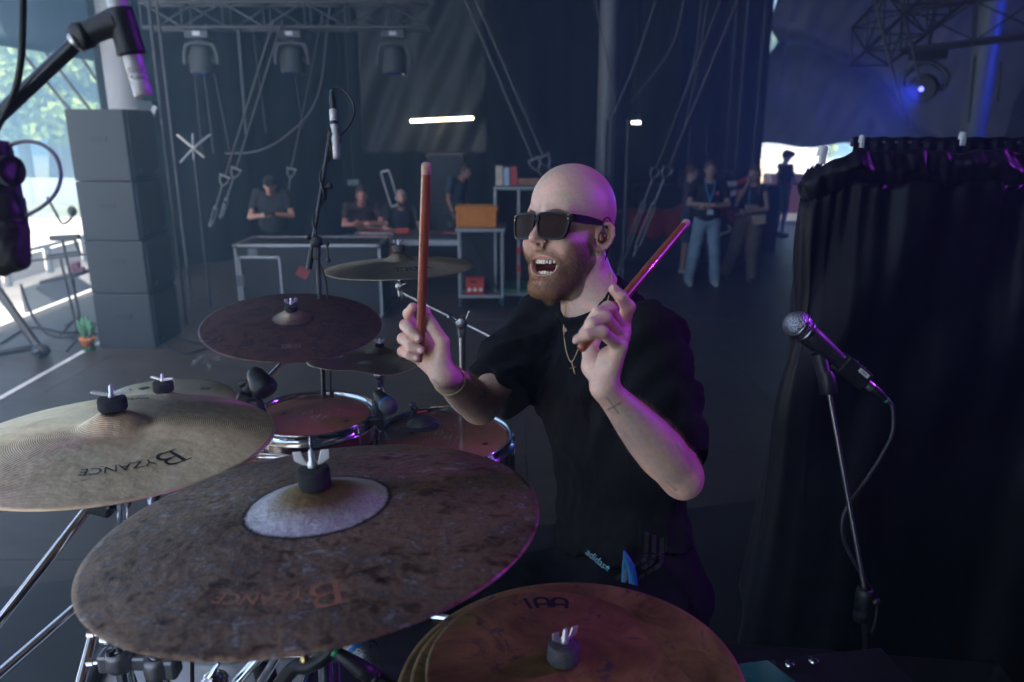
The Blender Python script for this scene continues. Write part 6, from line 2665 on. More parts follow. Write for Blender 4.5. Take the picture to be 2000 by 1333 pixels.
def stick(butt, tip, label):
    a, b_ = Vector(butt), Vector(tip)
    ax = (b_ - a)
    L = ax.length
    o = bpy.data.objects.new("drumstick", None)
    link(o)
    o.location = a
    o.rotation_mode = 'XYZ'
    o.rotation_euler = Vector((0, 0, 1)).rotation_difference(ax.normalized()).to_euler()
    tag(o, label, "drumstick", "the drummer's pair of red drumsticks")
    m = MB()
    m.lathe((0, 0, 0), [(1e-5, -.001), (.0045, 0), (.0068, .0025), (.0073, .006), (.0073, .22), (.0070, L - .015)], n=24)
    s = m.build("shaft", M_STICK, o, world=False)
    m = MB()
    m.lathe((0, 0, L - .0152), [(.0071, 0), (.0071, .012), (.0060, .0148), (1e-5, .0152)], n=24)
    m.build("stick_end", M_STICKEND, o, world=False)
    return o


stick(at(820, 706, 1.283), at(833, 319, 1.10), "upright red drumstick in the drummer's fist beside the orange crate")
stick(at(1134, 682, 1.035), at(1342, 434, 1.27), "red drumstick slanting up across the drummer's shoulder")

# ---- throne
M_VINYL = mat("black vinyl", (.012, .012, .013), rough=.4, bump=.2, bscale=300)
M_CHROME = mat("chrome", (.72, .73, .76), rough=.09, metal=1, var=.12, scale=40, rvar=.08)
M_STEEL = mat("brushed steel", (.42, .43, .46), rough=.28, metal=1, var=.15, scale=60)
seat_c = Vector(PV) + Vector((0, 0, -.17))
throne = empty("drum_throne", (seat_c.x, seat_c.y, RISER_Z), "round black drum throne under the seated drummer", "stool")
m = MB()
m.lathe(seat_c - Vector((0, 0, .05)), [(1e-5, 0), (.15, 0), (.17, .015), (.175, .05), (.16, .075), (1e-5, .08)], n=32)
m.build("seat", M_VINYL, throne)
m = MB()
m.cyl((seat_c.x, seat_c.y, RISER_Z + .12), .016, seat_c.z - .05 - RISER_Z - .12)
m.build("post", M_CHROME, throne)
for k in range(3):
    a_ = k * 2.094 + .4
    m = MB()
    m.tube([(seat_c.x, seat_c.y, RISER_Z + .30), (seat_c.x + .25 * math.cos(a_), seat_c.y + .25 * math.sin(a_), RISER_Z + .012)], .010)
    m.build("leg", M_CHROME, throne)
# ================================================================= cymbals
def cym_profile(R_, bell, bh, bow, n=34):
    """height above the edge against radius"""
    rs = np.concatenate([np.linspace(.006, bell, 9), np.linspace(bell, R_, n - 8)[1:]])
    hs = []
    for r in rs:
        bowh = bow * (1 - (r / R_) ** 1.7)
        if r < bell:
            t = r / bell
            bowh += bh * (math.cos(t * math.pi) * .5 + .5) ** .75
        hs.append(bowh)
    return rs, np.array(hs)


CYM_MATS = {}


def cymbal_mat(name, stops, nscale=9, ndist=1.5, groove=.35, gscale=420, hammer=.3, rough=(.25, .5), metal=1.0,
               bellcol=None, bellr=.06, ringc=None, sheen_aniso=.55, hscale=26, spots=None, stretch=(1, 1, 1), zones=0):
    m, nt, b = nodes_of(name)
    tc = N(nt, "ShaderNodeTexCoord")
    f = noise_fac(nt, nscale, 9, .68, dist=ndist, stretch=stretch)
    col = ramp(nt, f, stops)
    ln = N(nt, "ShaderNodeVectorMath", operation='LENGTH')
    fl = N(nt, "ShaderNodeVectorMath", operation='MULTIPLY')
    fl.inputs[1].default_value = (1, 1, 0)
    nt.links.new(tc.outputs['Object'], fl.inputs[0])
    nt.links.new(fl.outputs[0], ln.inputs[0])
    rad = ln.outputs['Value']
    if spots:
        f2 = noise_fac(nt, spots[0], 6, .7)
        mr = N(nt, "ShaderNodeMapRange")
        mr.inputs['From Min'].default_value = spots[1]
        mr.inputs['From Max'].default_value = spots[1] + .05
        nt.links.new(f2, mr.inputs[0])
        mx = N(nt, "ShaderNodeMix", data_type='RGBA')
        nt.links.new(mr.outputs[0], mx.inputs[0])
        nt.links.new(col, mx.inputs[6])
        mx.inputs[7].default_value = (*spots[2], 1)
        col = mx.outputs[2]
    if zones:
        zz = ramp(nt, noise_fac(nt, zones, 3, .5), [(.30, (.70, .70, .72)), (.5, (1, 1, 1)), (.70, (1.4, 1.38, 1.35))])
        mz = N(nt, "ShaderNodeMix", data_type='RGBA', blend_type='MULTIPLY')
        mz.inputs[0].default_value = 1
        nt.links.new(col, mz.inputs[6])
        nt.links.new(zz, mz.inputs[7])
        col = mz.outputs[2]
    if bellcol:
        # lathed bell with a ragged raw border
        ad = N(nt, "ShaderNodeMath", operation='ADD')
        mm = N(nt, "ShaderNodeMath", operation='MULTIPLY')
        mm.inputs[1].default_value = .006
        nt.links.new(noise_fac(nt, 140, 3), mm.inputs[0])
        nt.links.new(mm.outputs[0], ad.inputs[0])
        nt.links.new(rad, ad.inputs[1])
        rr = ramp(nt, ad.outputs[0], [(max(0, bellr * .55), (0.0,) * 3), (bellr * .85, (.5,) * 3), (bellr, (1,) * 3), (bellr + .004, (.0,) * 3)])
        cr = N(nt, "ShaderNodeValToRGB")
        e = cr.color_ramp.elements
        vals = [(.0, (*bellcol[0], 1)), (bellr * .50, (*bellcol[0], 1)), (bellr * .82, (*bellcol[1], 1)), (bellr, (*bellcol[1], 1)), (bellr + .0018, (*ringc, 1)), (bellr + .006, (*ringc, 1))]
        while len(e) < len(vals):
            e.new(.5)
        for el, (p, c) in zip(e, vals):
            el.position = p
            el.color = c
        nt.links.new(ad.outputs[0], cr.inputs[0])
        gt = N(nt, "ShaderNodeMapRange")
        gt.inputs['From Min'].default_value = bellr + .005
        gt.inputs['From Max'].default_value = bellr + .009
        nt.links.new(ad.outputs[0], gt.inputs[0])
        sp = N(nt, "ShaderNodeMix", data_type='RGBA', blend_type='MULTIPLY')
        sp.inputs[0].default_value = .6
        nt.links.new(cr.outputs[0], sp.inputs[6])
        nt.links.new(ramp(nt, noise_fac(nt, 260, 5, .7), [(.38, (.45, .40, .42)), (.52, (1, 1, 1))]), sp.inputs[7])
        mx = N(nt, "ShaderNodeMix", data_type='RGBA')
        nt.links.new(gt.outputs[0], mx.inputs[0])
        nt.links.new(sp.outputs[2], mx.inputs[6])
        nt.links.new(col, mx.inputs[7])
        col = mx.outputs[2]
    nt.links.new(col, b.inputs['Base Color'])
    b.inputs['Metallic'].default_value = metal
    mr = N(nt, "ShaderNodeMapRange")
    mr.inputs['To Min'].default_value = rough[0]
    mr.inputs['To Max'].default_value = rough[1]
    nt.links.new(f, mr.inputs[0])
    nt.links.new(mr.outputs[0], b.inputs['Roughness'])
    b.inputs['Anisotropic'].default_value = sheen_aniso
    tg = N(nt, "ShaderNodeTangent", direction_type='RADIAL', axis='Z')
    nt.links.new(tg.outputs[0], b.inputs['Tangent'])
    # lathe grooves
    mu = N(nt, "ShaderNodeMath", operation='MULTIPLY')
    mu.inputs[1].default_value = gscale * 6.283
    sn = N(nt, "ShaderNodeMath", operation='SINE')
    nt.links.new(rad, mu.inputs[0])
    nt.links.new(mu.outputs[0], sn.inputs[0])
    b1 = N(nt, "ShaderNodeBump")
    b1.inputs['Strength'].default_value = groove
    b1.inputs['Distance'].default_value = .00025
    nt.links.new(sn.outputs[0], b1.inputs['Height'])
    b2 = N(nt, "ShaderNodeBump")
    b2.inputs['Strength'].default_value = hammer
    b2.inputs['Distance'].default_value = .004
    nt.links.new(noise_fac(nt, hscale, 3, .5), b2.inputs['Height'])
    nt.links.new(b1.outputs[0], b2.inputs['Normal'])
    nt.links.new(b2.outputs[0], b.inputs['Normal'])
    return m


M_NUT = mat("satin chrome", (.80, .80, .83), rough=.40, metal=.8, var=.06, scale=60)
M_FELT = mat("charcoal felt", (.020, .021, .024), rough=.95, var=.35, scale=200, bump=.8, bscale=600)
M_FELTG = mat("grey felt", (.10, .095, .10), rough=.95, var=.35, scale=200, bump=.8, bscale=600)
M_DARKMETAL = mat("black hardware", (.018, .018, .020), rough=.35, var=.2, scale=80)
M_BLACKPL = mat("black plastic", (.014, .014, .016), rough=.42, var=.2, scale=60)


def cymbal(name, c, R_, mat_, label, tilt=(0, 0), rz=0, bell=.055, bh=.020, bow=.028, holes=None, wav=0.0, logo=None,
           M_FELT=None, wing='up', felt_h=.022, felt_r=.0175, wing_s=1.0, group="cymbals of the drum kit", zscale=1, stand=True, hide_nut=False, thick=.0013):
    """c: centre of the edge plane. tilt: degrees about x and y. Returns the cymbal."""
    M_FELT = M_FELT or globals()['M_FELT']
    rs, hs = cym_profile(R_, bell, bh, bow)
    seg = 144
    ang = np.linspace(0, 2 * np.pi, seg, endpoint=False)
    r_loc = np.random.default_rng(int(R_ * 1000) + 3)
    ph = r_loc.random(4) * 6.28
    V = []
    for s_, dz in ((0, 0.0), (1, -thick)):
        for r, h in zip(rs, hs):
            w = wav * (r / R_) ** 4
            z = h + dz + w * (np.sin(5 * ang + ph[0]) + .5 * np.sin(8 * ang + ph[1])) + .0006 * np.sin(3 * ang + ph[2])
            rr = r * (1 + wav * 1.2 * np.sin(4 * ang + ph[3]) * (r / R_) ** 6)
            V.append(np.stack([rr * np.cos(ang), rr * np.sin(ang), z], 1))
    V = np.concatenate(V)
    n = len(rs)
    F = []

    def hole(i, j):
        if not holes:
            return False
        r, a = rs[i], ang[j]
        for hr, ha, hs_ in holes:
            if (r * math.cos(a) - hr * math.cos(ha)) ** 2 + (r * math.sin(a) - hr * math.sin(ha)) ** 2 < hs_ ** 2:
                return True
        return False
    for i in range(n - 1):
        for j in range(seg):
            if hole(i, j):
                continue
            j2 = (j + 1) % seg
            a, b_, c_, d_ = i * seg + j, i * seg + j2, (i + 1) * seg + j2, (i + 1) * seg + j
            F.append([a, d_, c_, b_])
            o_ = n * seg
            F.append([a + o_, b_ + o_, c_ + o_, d_ + o_])
    for j in range(seg):
        j2 = (j + 1) % seg
        a, b_ = (n - 1) * seg + j, (n - 1) * seg + j2
        F.append([a, a + n * seg, b_ + n * seg, b_])
    o = raw_mesh(name, V, F, mat_, None)
    o.location = c
    o.rotation_euler = (R(tilt[0]), R(tilt[1]), R(rz))
    tag(o, label, "cymbal", group)

    def height(r):
        return float(np.interp(r, rs, hs))
    if logo:
        for txt, rad_, a_, size, mt, sq in logo:
            if isinstance(txt, str):
                V2, F2 = text_polys(txt, size)
            else:
                V2, F2 = np.array(txt[0]) * size, txt[1]
            V2 = V2 * np.array([1, sq])
            # baseline runs along a circle; a_ is where on the cymbal it stands (its top looks outward)
            vs = []
            for x, y in V2:
                rr = rad_ + y
                th = R(a_) - x / rad_
                vs.append((rr * math.cos(th), rr * math.sin(th), height(rr) + .0007))
            lg = raw_mesh("print", vs, F2, mt, o, smooth=False, world=False)
    top = height(.006)
    if not hide_nut:
        M = o.rotation_euler.to_matrix()
        cc = Vector(c)

        def W(p):
            return cc + M @ Vector(p)
        return o, W, top
    return o, None, top


def glyphs(rects):
    V2, F2 = [], []
    for poly in rects:
        b0 = len(V2)
        V2 += poly
        F2.append(list(range(b0, b0 + len(poly))))
    return V2, F2


def arc_stroke(cx, cy_, r0, r1, a0, a1, n=10, sx=1.0):
    V2, F2 = [], []
    for i in range(n + 1):
        a = a0 + (a1 - a0) * i / n
        V2 += [(cx + r0 * math.cos(a) * sx, cy_ + r0 * math.sin(a)), (cx + r1 * math.cos(a) * sx, cy_ + r1 * math.sin(a))]
    for i in range(n):
        F2.append([2 * i, 2 * i + 1, 2 * i + 3, 2 * i + 2])
    return V2, F2


def join2(*parts):
    V2, F2 = [], []
    for v, f in parts:
        b0 = len(V2)
        V2 += list(v)
        F2 += [[i + b0 for i in q] for q in f]
    return V2, F2


def rect2(x0, y0, x1, y1):
    return [(x0, y0), (x1, y0), (x1, y1), (x0, y1)], [[0, 1, 2, 3]]


# maker's emblem: an arched M joined to an E, then I, N, L as plain bars
def emblem():
    w = .17
    P_ = [rect2(-1.30, -.5, -1.12, .5)]
    for cx in (-.52, .34):       # two arched, closed letters
        P_.append(arc_stroke(cx, .10, .22, .42, 0, math.pi, 14))
        P_.append(rect2(cx - .42, -.5, cx - .22, .10))
        P_.append(rect2(cx + .22, -.5, cx + .42, .10))
        P_.append(rect2(cx - .22, -.28, cx + .22, -.10))
    P_.append(rect2(-.12, -.5, -.06, .05))
    return join2(*P_)


def emblem_full():
    P_ = [emblem()]
    P_.append(rect2(.92, -.5, 1.07, .5))
    P_.append(([(1.00, .5), (1.15, .5), (1.55, -.5), (1.40, -.5)], [[0, 1, 2, 3]]))
    P_.append(rect2(1.48, -.5, 1.63, .5))
    P_.append(rect2(1.80, -.5, 1.95, .5))
    P_.append(rect2(1.80, -.5, 2.35, -.35))
    return join2(*P_)


# serif word: big initial with serifs, small capitals
def serif_word():
    P_ = []
    # B
    P_.append(rect2(-2.62, -.62, -2.42, .62))
    P_.append(rect2(-2.86, .56, -2.10, .64))
    P_.append(rect2(-2.86, -.64, -2.10, -.56))
    P_.append(arc_stroke(-2.16, .30, .24, .36, -math.pi / 2, math.pi / 2, 12, 1.2))
    P_.append(arc_stroke(-2.12, -.29, .26, .40, -math.pi / 2, math.pi / 2, 12, 1.35))
    P_.append(rect2(-2.42, -.03, -2.12, .03))
    x = -1.45
    V2, F2 = text_polys("YZANCE", 1.0, align='LEFT')
    V2 = V2 * np.array([.86, .80]) + np.array([x, -.18])
    P_.append((V2.tolist(), F2))
    for cx in (-1.42, -.98, -.80, -.36, -.28, .22, .34, .92):
        P_.append(rect2(cx - .05, -.50, cx + .14, -.46))
    P_.append(rect2(-2.10, .64, 1.9, .67))
    return join2(*P_)


M_INKD = mat("black print", (.012, .012, .014), rough=.5, var=.1)
M_INKC = mat("copper print", (.30, .13, .065), rough=.45, var=.2, scale=60)
M_INKG = mat("green print", (.012, .050, .045), rough=.5, var=.1)
M_INKT = mat("tan print", (.16, .095, .085), rough=.5, var=.15, scale=60)

CM_A = cymbal_mat("raw dark bronze", [(.30, (.028, .021, .020)), (.40, (.12, .075, .050)), (.50, (.27, .175, .11)), (.57, (.12, .092, .078)), (.63, (.36, .31, .28)), (.70, (.13, .10, .09))],
                  nscale=36, ndist=.5, groove=.10, gscale=300, hammer=.7, rough=(.42, .60), metal=.85, bellcol=((.26, .17, .07), (.66, .61, .63)), bellr=.090,
                  ringc=(.025, .016, .014), sheen_aniso=.3, hscale=60, spots=(85, .63, (.34, .31, .33)), stretch=(.9, 1.25, 1), zones=7)
CM_B = cymbal_mat("lathed bronze", [(.3, (.66, .46, .25)), (.5, (.88, .66, .40)), (.72, (.95, .78, .52))], nscale=9, groove=.55, gscale=300, hammer=.6, rough=(.38, .50), metal=1, sheen_aniso=.72, hscale=42)
CM_C = cymbal_mat("bright lathed bronze", [(.3, (.70, .55, .35)), (.7, (.85, .72, .50))], nscale=8, groove=.6, gscale=380, hammer=.1, rough=(.32, .44), metal=1, sheen_aniso=.65)
CM_D = cymbal_mat("purple brown patina", [(.30, (.045, .026, .028)), (.46, (.16, .085, .070)), (.60, (.070, .042, .050)), (.72, (.26, .19, .18))], nscale=17, ndist=.8,
                  groove=.12, gscale=320, hammer=.14, rough=(.32, .5), metal=.75, bellcol=((.55, .45, .28), (.24, .17, .13)), bellr=.050, ringc=(.05, .028, .028), sheen_aniso=.4, spots=(120, .63, (.20, .15, .17)))
CM_E = cymbal_mat("olive bronze", [(.3, (.32, .26, .17)), (.6, (.46, .38, .26)), (.8, (.56, .48, .35))], nscale=12, groove=.35, gscale=300, hammer=.5, rough=(.36, .50), metal=1, sheen_aniso=.6, hscale=34)
CM_G = cymbal_mat("tarnished copper bronze", [(.28, (.07, .040, .026)), (.40, (.30, .165, .065)), (.56, (.46, .27, .105)), (.66, (.12, .075, .068)), (.80, (.26, .22, .23))],
                  nscale=11, ndist=.9, groove=.10, gscale=280, hammer=.10, rough=(.36, .55), metal=.70, sheen_aniso=.3, spots=(26, .60, (.16, .12, .13)), zones=9)

EMB, EMBF = emblem(), emblem_full()
SERIF = serif_word()

CYM = {}
CYM['A'] = cymbal("ride_cymbal", at(626, 1022, .985), .283, CM_A, "large dark mottled cymbal with silvery bell, closest to the camera", tilt=(-2.8, -4.0), rz=0, bell=.090, bh=.022, bow=.030,
                  logo=[(SERIF, .205, -92, .030, M_INKC, 1.0), (EMB, .205, 68, .034, M_INKT, .8)])
CYM['B'] = cymbal("ride_cymbal", at(228, 862, 1.38), .275, CM_B, "large bright lathed cymbal at the left edge of the kit", tilt=(-1.5, 1.0), rz=0, bell=.066, bh=.028, bow=.034,
                  logo=[(SERIF, .185, -60, .034, M_INKD, 1.0), (EMBF, .205, 112, .022, M_INKG, 1.0)])
CYM['C'] = cymbal("splash_cymbal", at(322, 785, 1.72), .150, CM_C, "small bright cymbal with round holes behind the left ride", tilt=(2, 2), bell=.040, bh=.020, bow=.008, wav=.0, holes=[(.098, a, .013) for a in (-.6, .9, 2.4, 4.0)])
CYM['D'] = cymbal("crash_cymbal", at(571, 634, 1.96), .226, CM_D, "purple-brown cymbal in front of the black mic stand", tilt=(8.5, 3.5), bell=.052, bh=.022, bow=.018,
                  logo=[(EMB, .155, -78, .022, M_INKT, .9)])
CYM['E'] = cymbal("crash_cymbal", at(781, 523, 2.33), .2275, CM_E, "olive bronze cymbal highest on the kit, behind the upright stick", tilt=(-1.2, -1.5), bell=.052, bh=.026, bow=.024,
                  logo=[(EMBF, .135, -60, .030, M_INKD, 1.3)])
CYM['F'] = cymbal("china_cymbal", at(742, 694, 2.14), .200, CM_E, "thin dark wavy cymbal with six round holes below the fist", tilt=(-3.5, 0), bell=.042, bh=.016, bow=.010, wav=.0055, holes=[(.115, a, .020) for a in (.3, 1.35, 2.4, 3.44, 4.5, 5.5)])
CYM['G'] = cymbal("stack_cymbal", at(1098, 1308, 1.02), .182, CM_G, "top copper-coloured cymbal of the stack at the bottom edge", tilt=(-1, 3), bell=.05, bh=.004, bow=.012,
                  logo=[(EMB, .148, 92, .032, M_INKD, 1.0)])
g2 = cymbal("stack_cymbal", at(1104, 1318, 1.02), .206, CM_G, "middle copper-coloured cymbal of the stack at the bottom edge", tilt=(-1, 3), rz=70, bell=.05, bh=.003, bow=.010)
g3 = cymbal("china_cymbal", at(1110, 1328, 1.02), .231, CM_G, "lowest cymbal of the copper-coloured stack, with an upturned rim", tilt=(-1, 3), rz=150, bell=.05, bh=.002, bow=.004)


# ---- stands: tilter, felt and wing nut belong to the stand
def wing_nut(W, top, mt, s=1.0, ang=0.0, felt_r=.0175, felt_h=.022, kind='up', feltm=None, parent=None):
    m = MB()
    prof = [(1e-5, 0), (felt_r * .92, 0), (felt_r, .003), (felt_r * .99, felt_h - .004), (felt_r * .93, felt_h), (1e-5, felt_h + .0005)]
    ax = (W((0, 0, 1)) - W((0, 0, 0)))
    m.lathe(W((0, 0, top - .001)), prof, ax, 28)
    f_ = m.build("felt", feltm or M_FELT, parent)
    z = top + felt_h
    ca, sa = math.cos(ang), math.sin(ang)
    m = MB()
    m.lathe(W((0, 0, z)), [(1e-5, 0), (.0065 * s, 0), (.0062 * s, .006 * s), (.004 * s, .010 * s), (.0035 * s, .020 * s), (.002 * s, .023 * s), (1e-5, .0235 * s)], ax, 16)
    for sd in (-1, 1):
        if kind == 'up':      # square upright wings
            pl = [(.004, .002), (.012, .004), (.0215, .010), (.0225, .0215), (.0125, .0215), (.0085, .009)]
        else:                 # long flat swept wings
            pl = [(.003, .002), (.014, .004), (.030, .0085), (.034, .0115), (.030, .0135), (.014, .0115), (.004, .009)]
        n = len(pl)
        vs = []
        for th in (-.0016, .0016):
            for x, zz in pl:
                X, Y = sd * x * s, th * s * (1 if kind == 'up' else 2.2)
                vs.append(W((X * ca - Y * sa, X * sa + Y * ca, z + zz * s)))
        fs = [list(range(n))[::-1], list(range(n, 2 * n))] + [[i, (i + 1) % n, n + (i + 1) % n, n + i] for i in range(n)]
        m.add(vs, fs)
    w = m.build("wing_nut", mt, parent)
    bv = w.modifiers.new("b", 'BEVEL')
    bv.width = .0006
    bv.segments = 2
    return w


def tripod(parent, p, mt, h=.34, r=.26, n=3, a0=.3, tube_r=.009, z0=RISER_Z):
    for k in range(n):
        a = a0 + k * 2 * math.pi / n
        m = MB()
        m.tube([(p[0], p[1], z0 + h), (p[0] + r * math.cos(a), p[1] + r * math.sin(a), z0 + .018)], tube_r, 10)
        lg = m.build("leg", mt, parent)
        m = MB()
        m.sphere((p[0] + r * math.cos(a), p[1] + r * math.sin(a), z0 + .016), (.016, .016, .0155), 10, 6)
        m.build("rubber_foot", M_RUBBER, lg)


def cymbal_stand(W, top, foot, label, boom_from=None, nut=M_NUT, mt=M_CHROME, z0=RISER_Z, legs=True, memory_h=None, **kw):
    """post rises from foot (x,y); if boom_from is given the post ends there and a boom tube slants up to the tilter"""
    t = W((0, 0, -.055))
    s = empty("cymbal_stand", (foot[0], foot[1], z0), label, "stand", "chrome stands carrying the cymbals")
    wing_nut(W, top, nut, parent=s, **kw)
    m = MB()
    m.tube([W((0, 0, top - .002)), W((0, 0, -.012))], .004, 10)
    m.tube([W((0, 0, -.012)), W((0, 0, -.060))], .0085, 12)
    m.build("tilter_rod", mt, s)
    m = MB()
    m.cyl(Vector(t) - Vector((0, .014, .0)), .016, .028, (0, 1, 0), 20, bev=.002)
    m.box(Vector(t) + Vector((0, .0, -.018)), (.018, .024, .035), None, .003)
    m.tube([Vector(t) + Vector((0, -.014, 0)), Vector(t) + Vector((.02, -.028, .012))], .003, 8)
    m.build("tilter", mt, s)
    end = Vector(t) + Vector((0, 0, -.02))
    if boom_from is None:
        boom_from = Vector((foot[0], foot[1], end.z))
        boom_from = end
    else:
        d = (end - Vector(boom_from)).normalized()
        m = MB()
        m.tube([end, Vector(boom_from) - d * .22], .0065, 12)
        m.build("boom_arm", kw.get('boom_mat', mt) if False else mt, s)
        m = MB()
        c = Vector(boom_from)
        m.cyl(c - Vector((0, .018, 0)), .017, .036, (0, 1, 0), 20, bev=.002)
        m.box(c + Vector((0, 0, -.022)), (.022, .026, .045), None, .004)
        m.tube([c + Vector((-.016, -.008, .0)), c + Vector((-.036, -.012, .020))], .0045, 8)
        m.sphere(c + Vector((-.036, -.012, .020)), .0075, 10, 8)
        m.tube([c + Vector((.012, -.012, .006)), c + Vector((.026, -.02, .040))], .004, 8)
        m.build("boom_clamp", mt, s)
    b = Vector(boom_from)
    m = MB()
    hz = z0 + .40
    m.tube([(foot[0], foot[1], z0 + .06), (foot[0], foot[1], hz + .25)], .0125, 14)
    m.tube([(foot[0], foot[1], hz + .25), b + Vector((0, 0, -.02))], .0095, 14)
    m.cyl((foot[0], foot[1], hz + .24), .017, .035, bev=.003)
    m.build("post", mt, s)
    if legs:
        tripod(s, foot, mt, z0=z0)
    return s


def xy(px, py, d):
    p = at(px, py, d)
    return (p.x, p.y)


wn_args = dict()
o, W, top = CYM['A']
cymbal_stand(W, top, xy(520, 1500, 1.05), "chrome stand under the large dark cymbal", boom_from=at(470, 1400, 1.12), s=1.02, ang=.06, felt_r=.0205, felt_h=.0255, legs=True)
o, W, top = CYM['B']
SB = cymbal_stand(W, top, xy(235, 1240, 1.55), "stand under the bright cymbal at the left edge", s=1.0, ang=.25, kind='flat', feltm=M_FELT, felt_r=.0245, felt_h=.022, legs=False)
o, W, top = CYM['C']
cymbal_stand(W, top, xy(330, 900, 1.80), "stand under the small holed cymbal", s=.8, ang=-.1, kind='flat', felt_r=.022, felt_h=.022)
o, W, top = CYM['D']
cymbal_stand(W, top, xy(420, 900, 1.95), "stand whose silver boom slants up to the purple-brown cymbal", boom_from=at(478, 785, 1.93), s=.75, ang=.5, felt_r=.0165, felt_h=.016)
o, W, top = CYM['E']
_e = at(902, 630, 2.28)
stE = cymbal_stand(W, top, (_e.x, _e.y), "boom stand with long blue-lit arm beside the drummer's elbow", boom_from=_e, s=.72, ang=.7, felt_r=.0185, felt_h=.020, feltm=M_FELTG, mt=M_STEEL)
o, W, top = CYM['F']
_f = at(742, 810, 2.16)
cymbal_stand(W, top, (_f.x, _f.y), "short stand holding the thin wavy holed cymbal", s=.62, ang=.2, felt_r=.013, felt_h=.008)
o, W, top = CYM['G']
cymbal_stand(W, top, xy(1098, 1700, 1.05), "stand under the copper-coloured cymbal stack", s=.9, ang=.55, kind='up', felt_r=.0215, felt_h=.026, feltm=M_FELTG)

# ================================================================= drums
M_HOOP = M_CHROME
M_SHELL = mat("deep red lacquer", (.13, .012, .016), rough=.12, var=.3, scale=30, coat=.8)
M_HEAD, nt, b = nodes_of("clear amber drum head")
f = noise_fac(nt, 9, 6, .6)
col = ramp(nt, f, [(.35, (.33, .12, .075)), (.65, (.44, .17, .11))])
# stick wear near the middle
tc = N(nt, "ShaderNodeTexCoord")
ln = N(nt, "ShaderNodeVectorMath", operation='LENGTH')
nt.links.new(tc.outputs['Object'], ln.inputs[0])
mrr = N(nt, "ShaderNodeMapRange")
mrr.inputs['From Min'].default_value = .09
mrr.inputs['From Max'].default_value = .02
nt.links.new(ln.outputs['Value'], mrr.inputs[0])
sc_ = ramp(nt, noise_fac(nt, 90, 6, .75, stretch=(1, .25, 1)), [(.54, (0, 0, 0)), (.60, (1, 1, 1))])
mu = N(nt, "ShaderNodeMix", data_type='RGBA', blend_type='MULTIPLY')
mu.inputs[0].default_value = 1
nt.links.new(sc_, mu.inputs[6])
nt.links.new(mrr.outputs[0], mu.inputs[7])
mx = N(nt, "ShaderNodeMix", data_type='RGBA')
nt.links.new(mu.outputs[2], mx.inputs[0])
nt.links.new(col, mx.inputs[6])
mx.inputs[7].default_value = (.55, .40, .36, 1)
nt.links.new(mx.outputs[2], b.inputs['Base Color'])
b.inputs['Roughness'].default_value = .16
b.inputs['Coat Weight'].default_value = .4
M_DOT = mat("dark vent dot", (.03, .015, .02), rough=.5)


def drum(name, c, rad, depth, label, tilt=(0, 0), lugs=8, shell=M_SHELL, head=None, sticker=False, a0=.2, group="toms of the drum kit"):
    o = bpy.data.objects.new(name, None)
    link(o)
    o.location = c
    o.rotation_euler = (R(tilt[0]), R(tilt[1]), 0)
    tag(o, label, "drum", group)
    m = MB()
    m.lathe((0, 0, 0), [(1e-5, 0), (rad * .5, 0), (rad - .012, .0005), (rad - .006, -.002), (rad - .002, -.008)], n=72)
    h = m.build("drum_head", head or M_HEAD, o, world=False)
    m = MB()
    for x, y in ((rad * .62, -rad * .30), (-rad * .52, rad * .05)):
        m.lathe((x, y, .0012), [(1e-5, .0006), (rad * .045, .0006), (rad * .048, 0)], n=18)
    m.build("vent_dot", M_DOT, h, world=False)
    m = MB()
    m.lathe((0, 0, 0), [(rad - .004, -.010), (rad - .002, .006), (rad + .001, .0085), (rad + .006, .0085), (rad + .0045, .004), (rad + .0035, -.016), (rad + .010, -.018), (rad + .011, -.0215), (rad + .002, -.022)], n=72)
    m.build("top_hoop", M_HOOP, o, world=False)
    m = MB()
    m.lathe((0, 0, 0), [(rad - .004, -.006), (rad - .001, -.010), (rad - .001, -depth), (rad - .006, -depth)], n=72)
    m.build("shell", shell, o, world=False)
    m = MB()
    m.lathe((0, 0, -depth), [(rad + .002, .018), (rad + .010, .016), (rad + .004, .010), (rad + .004, -.006), (rad - .001, -.008)], n=72)
    m.build("bottom_hoop", M_HOOP, o, world=False)
    for k in range(lugs):
        a = a0 + 2 * math.pi * k / lugs
        x, y = math.cos(a), math.sin(a)
        rot = Matrix.Rotation(a, 3, 'Z')
        m = MB()
        m.box((x * (rad + .007), y * (rad + .007), -.075), (.014, .020, .055), rot, .004)
        m.cyl((x * (rad + .010), y * (rad + .010), -.055), .0025, .062, n=8)
        m.cyl((x * (rad + .010), y * (rad + .010), -.012), .0052, .011, n=10)
        m.build("lug", M_CHROME, o, world=False)
    return o


TOM1 = drum("tom_drum", at(612, 810, 1.98), .153, .20, "amber-headed chrome-rimmed tom below the purple-brown cymbal", tilt=(1, 0))
TOM2 = drum("tom_drum", at(869, 850, 2.08), .178, .24, "amber-headed tom beside the drummer's knee with a clip-on mic", tilt=(2, 1), a0=.0)
TOM0 = drum("tom_drum", at(465, 958, 1.62), .165, .22, "red tom mostly hidden between the two large cymbals", tilt=(1, 0))
# labels printed on the hoop and head of the first tom
V2, F2 = text_polys("PEARL", .022)
M_WHITE = mat("white print", (.75, .75, .76), rough=.5, var=.05)
M_WHITEPL = mat("white tape", (.72, .72, .74), rough=.5, var=.06, scale=30)


def ring_text(txt, drum_o, rad, z, a_deg, size, mt, name="hoop_badge"):
    V2, F2 = text_polys(txt, size)
    vs = []
    for x, y in V2:
        th = R(a_deg) + x / rad
        vs.append((rad * math.cos(th), rad * math.sin(th), z + y))
    return raw_mesh(name, vs, F2, mt, drum_o, smooth=False, world=False)


ring_text("Pearl", TOM1, .153 + .0048, -.004, -118, .014, M_INKD)

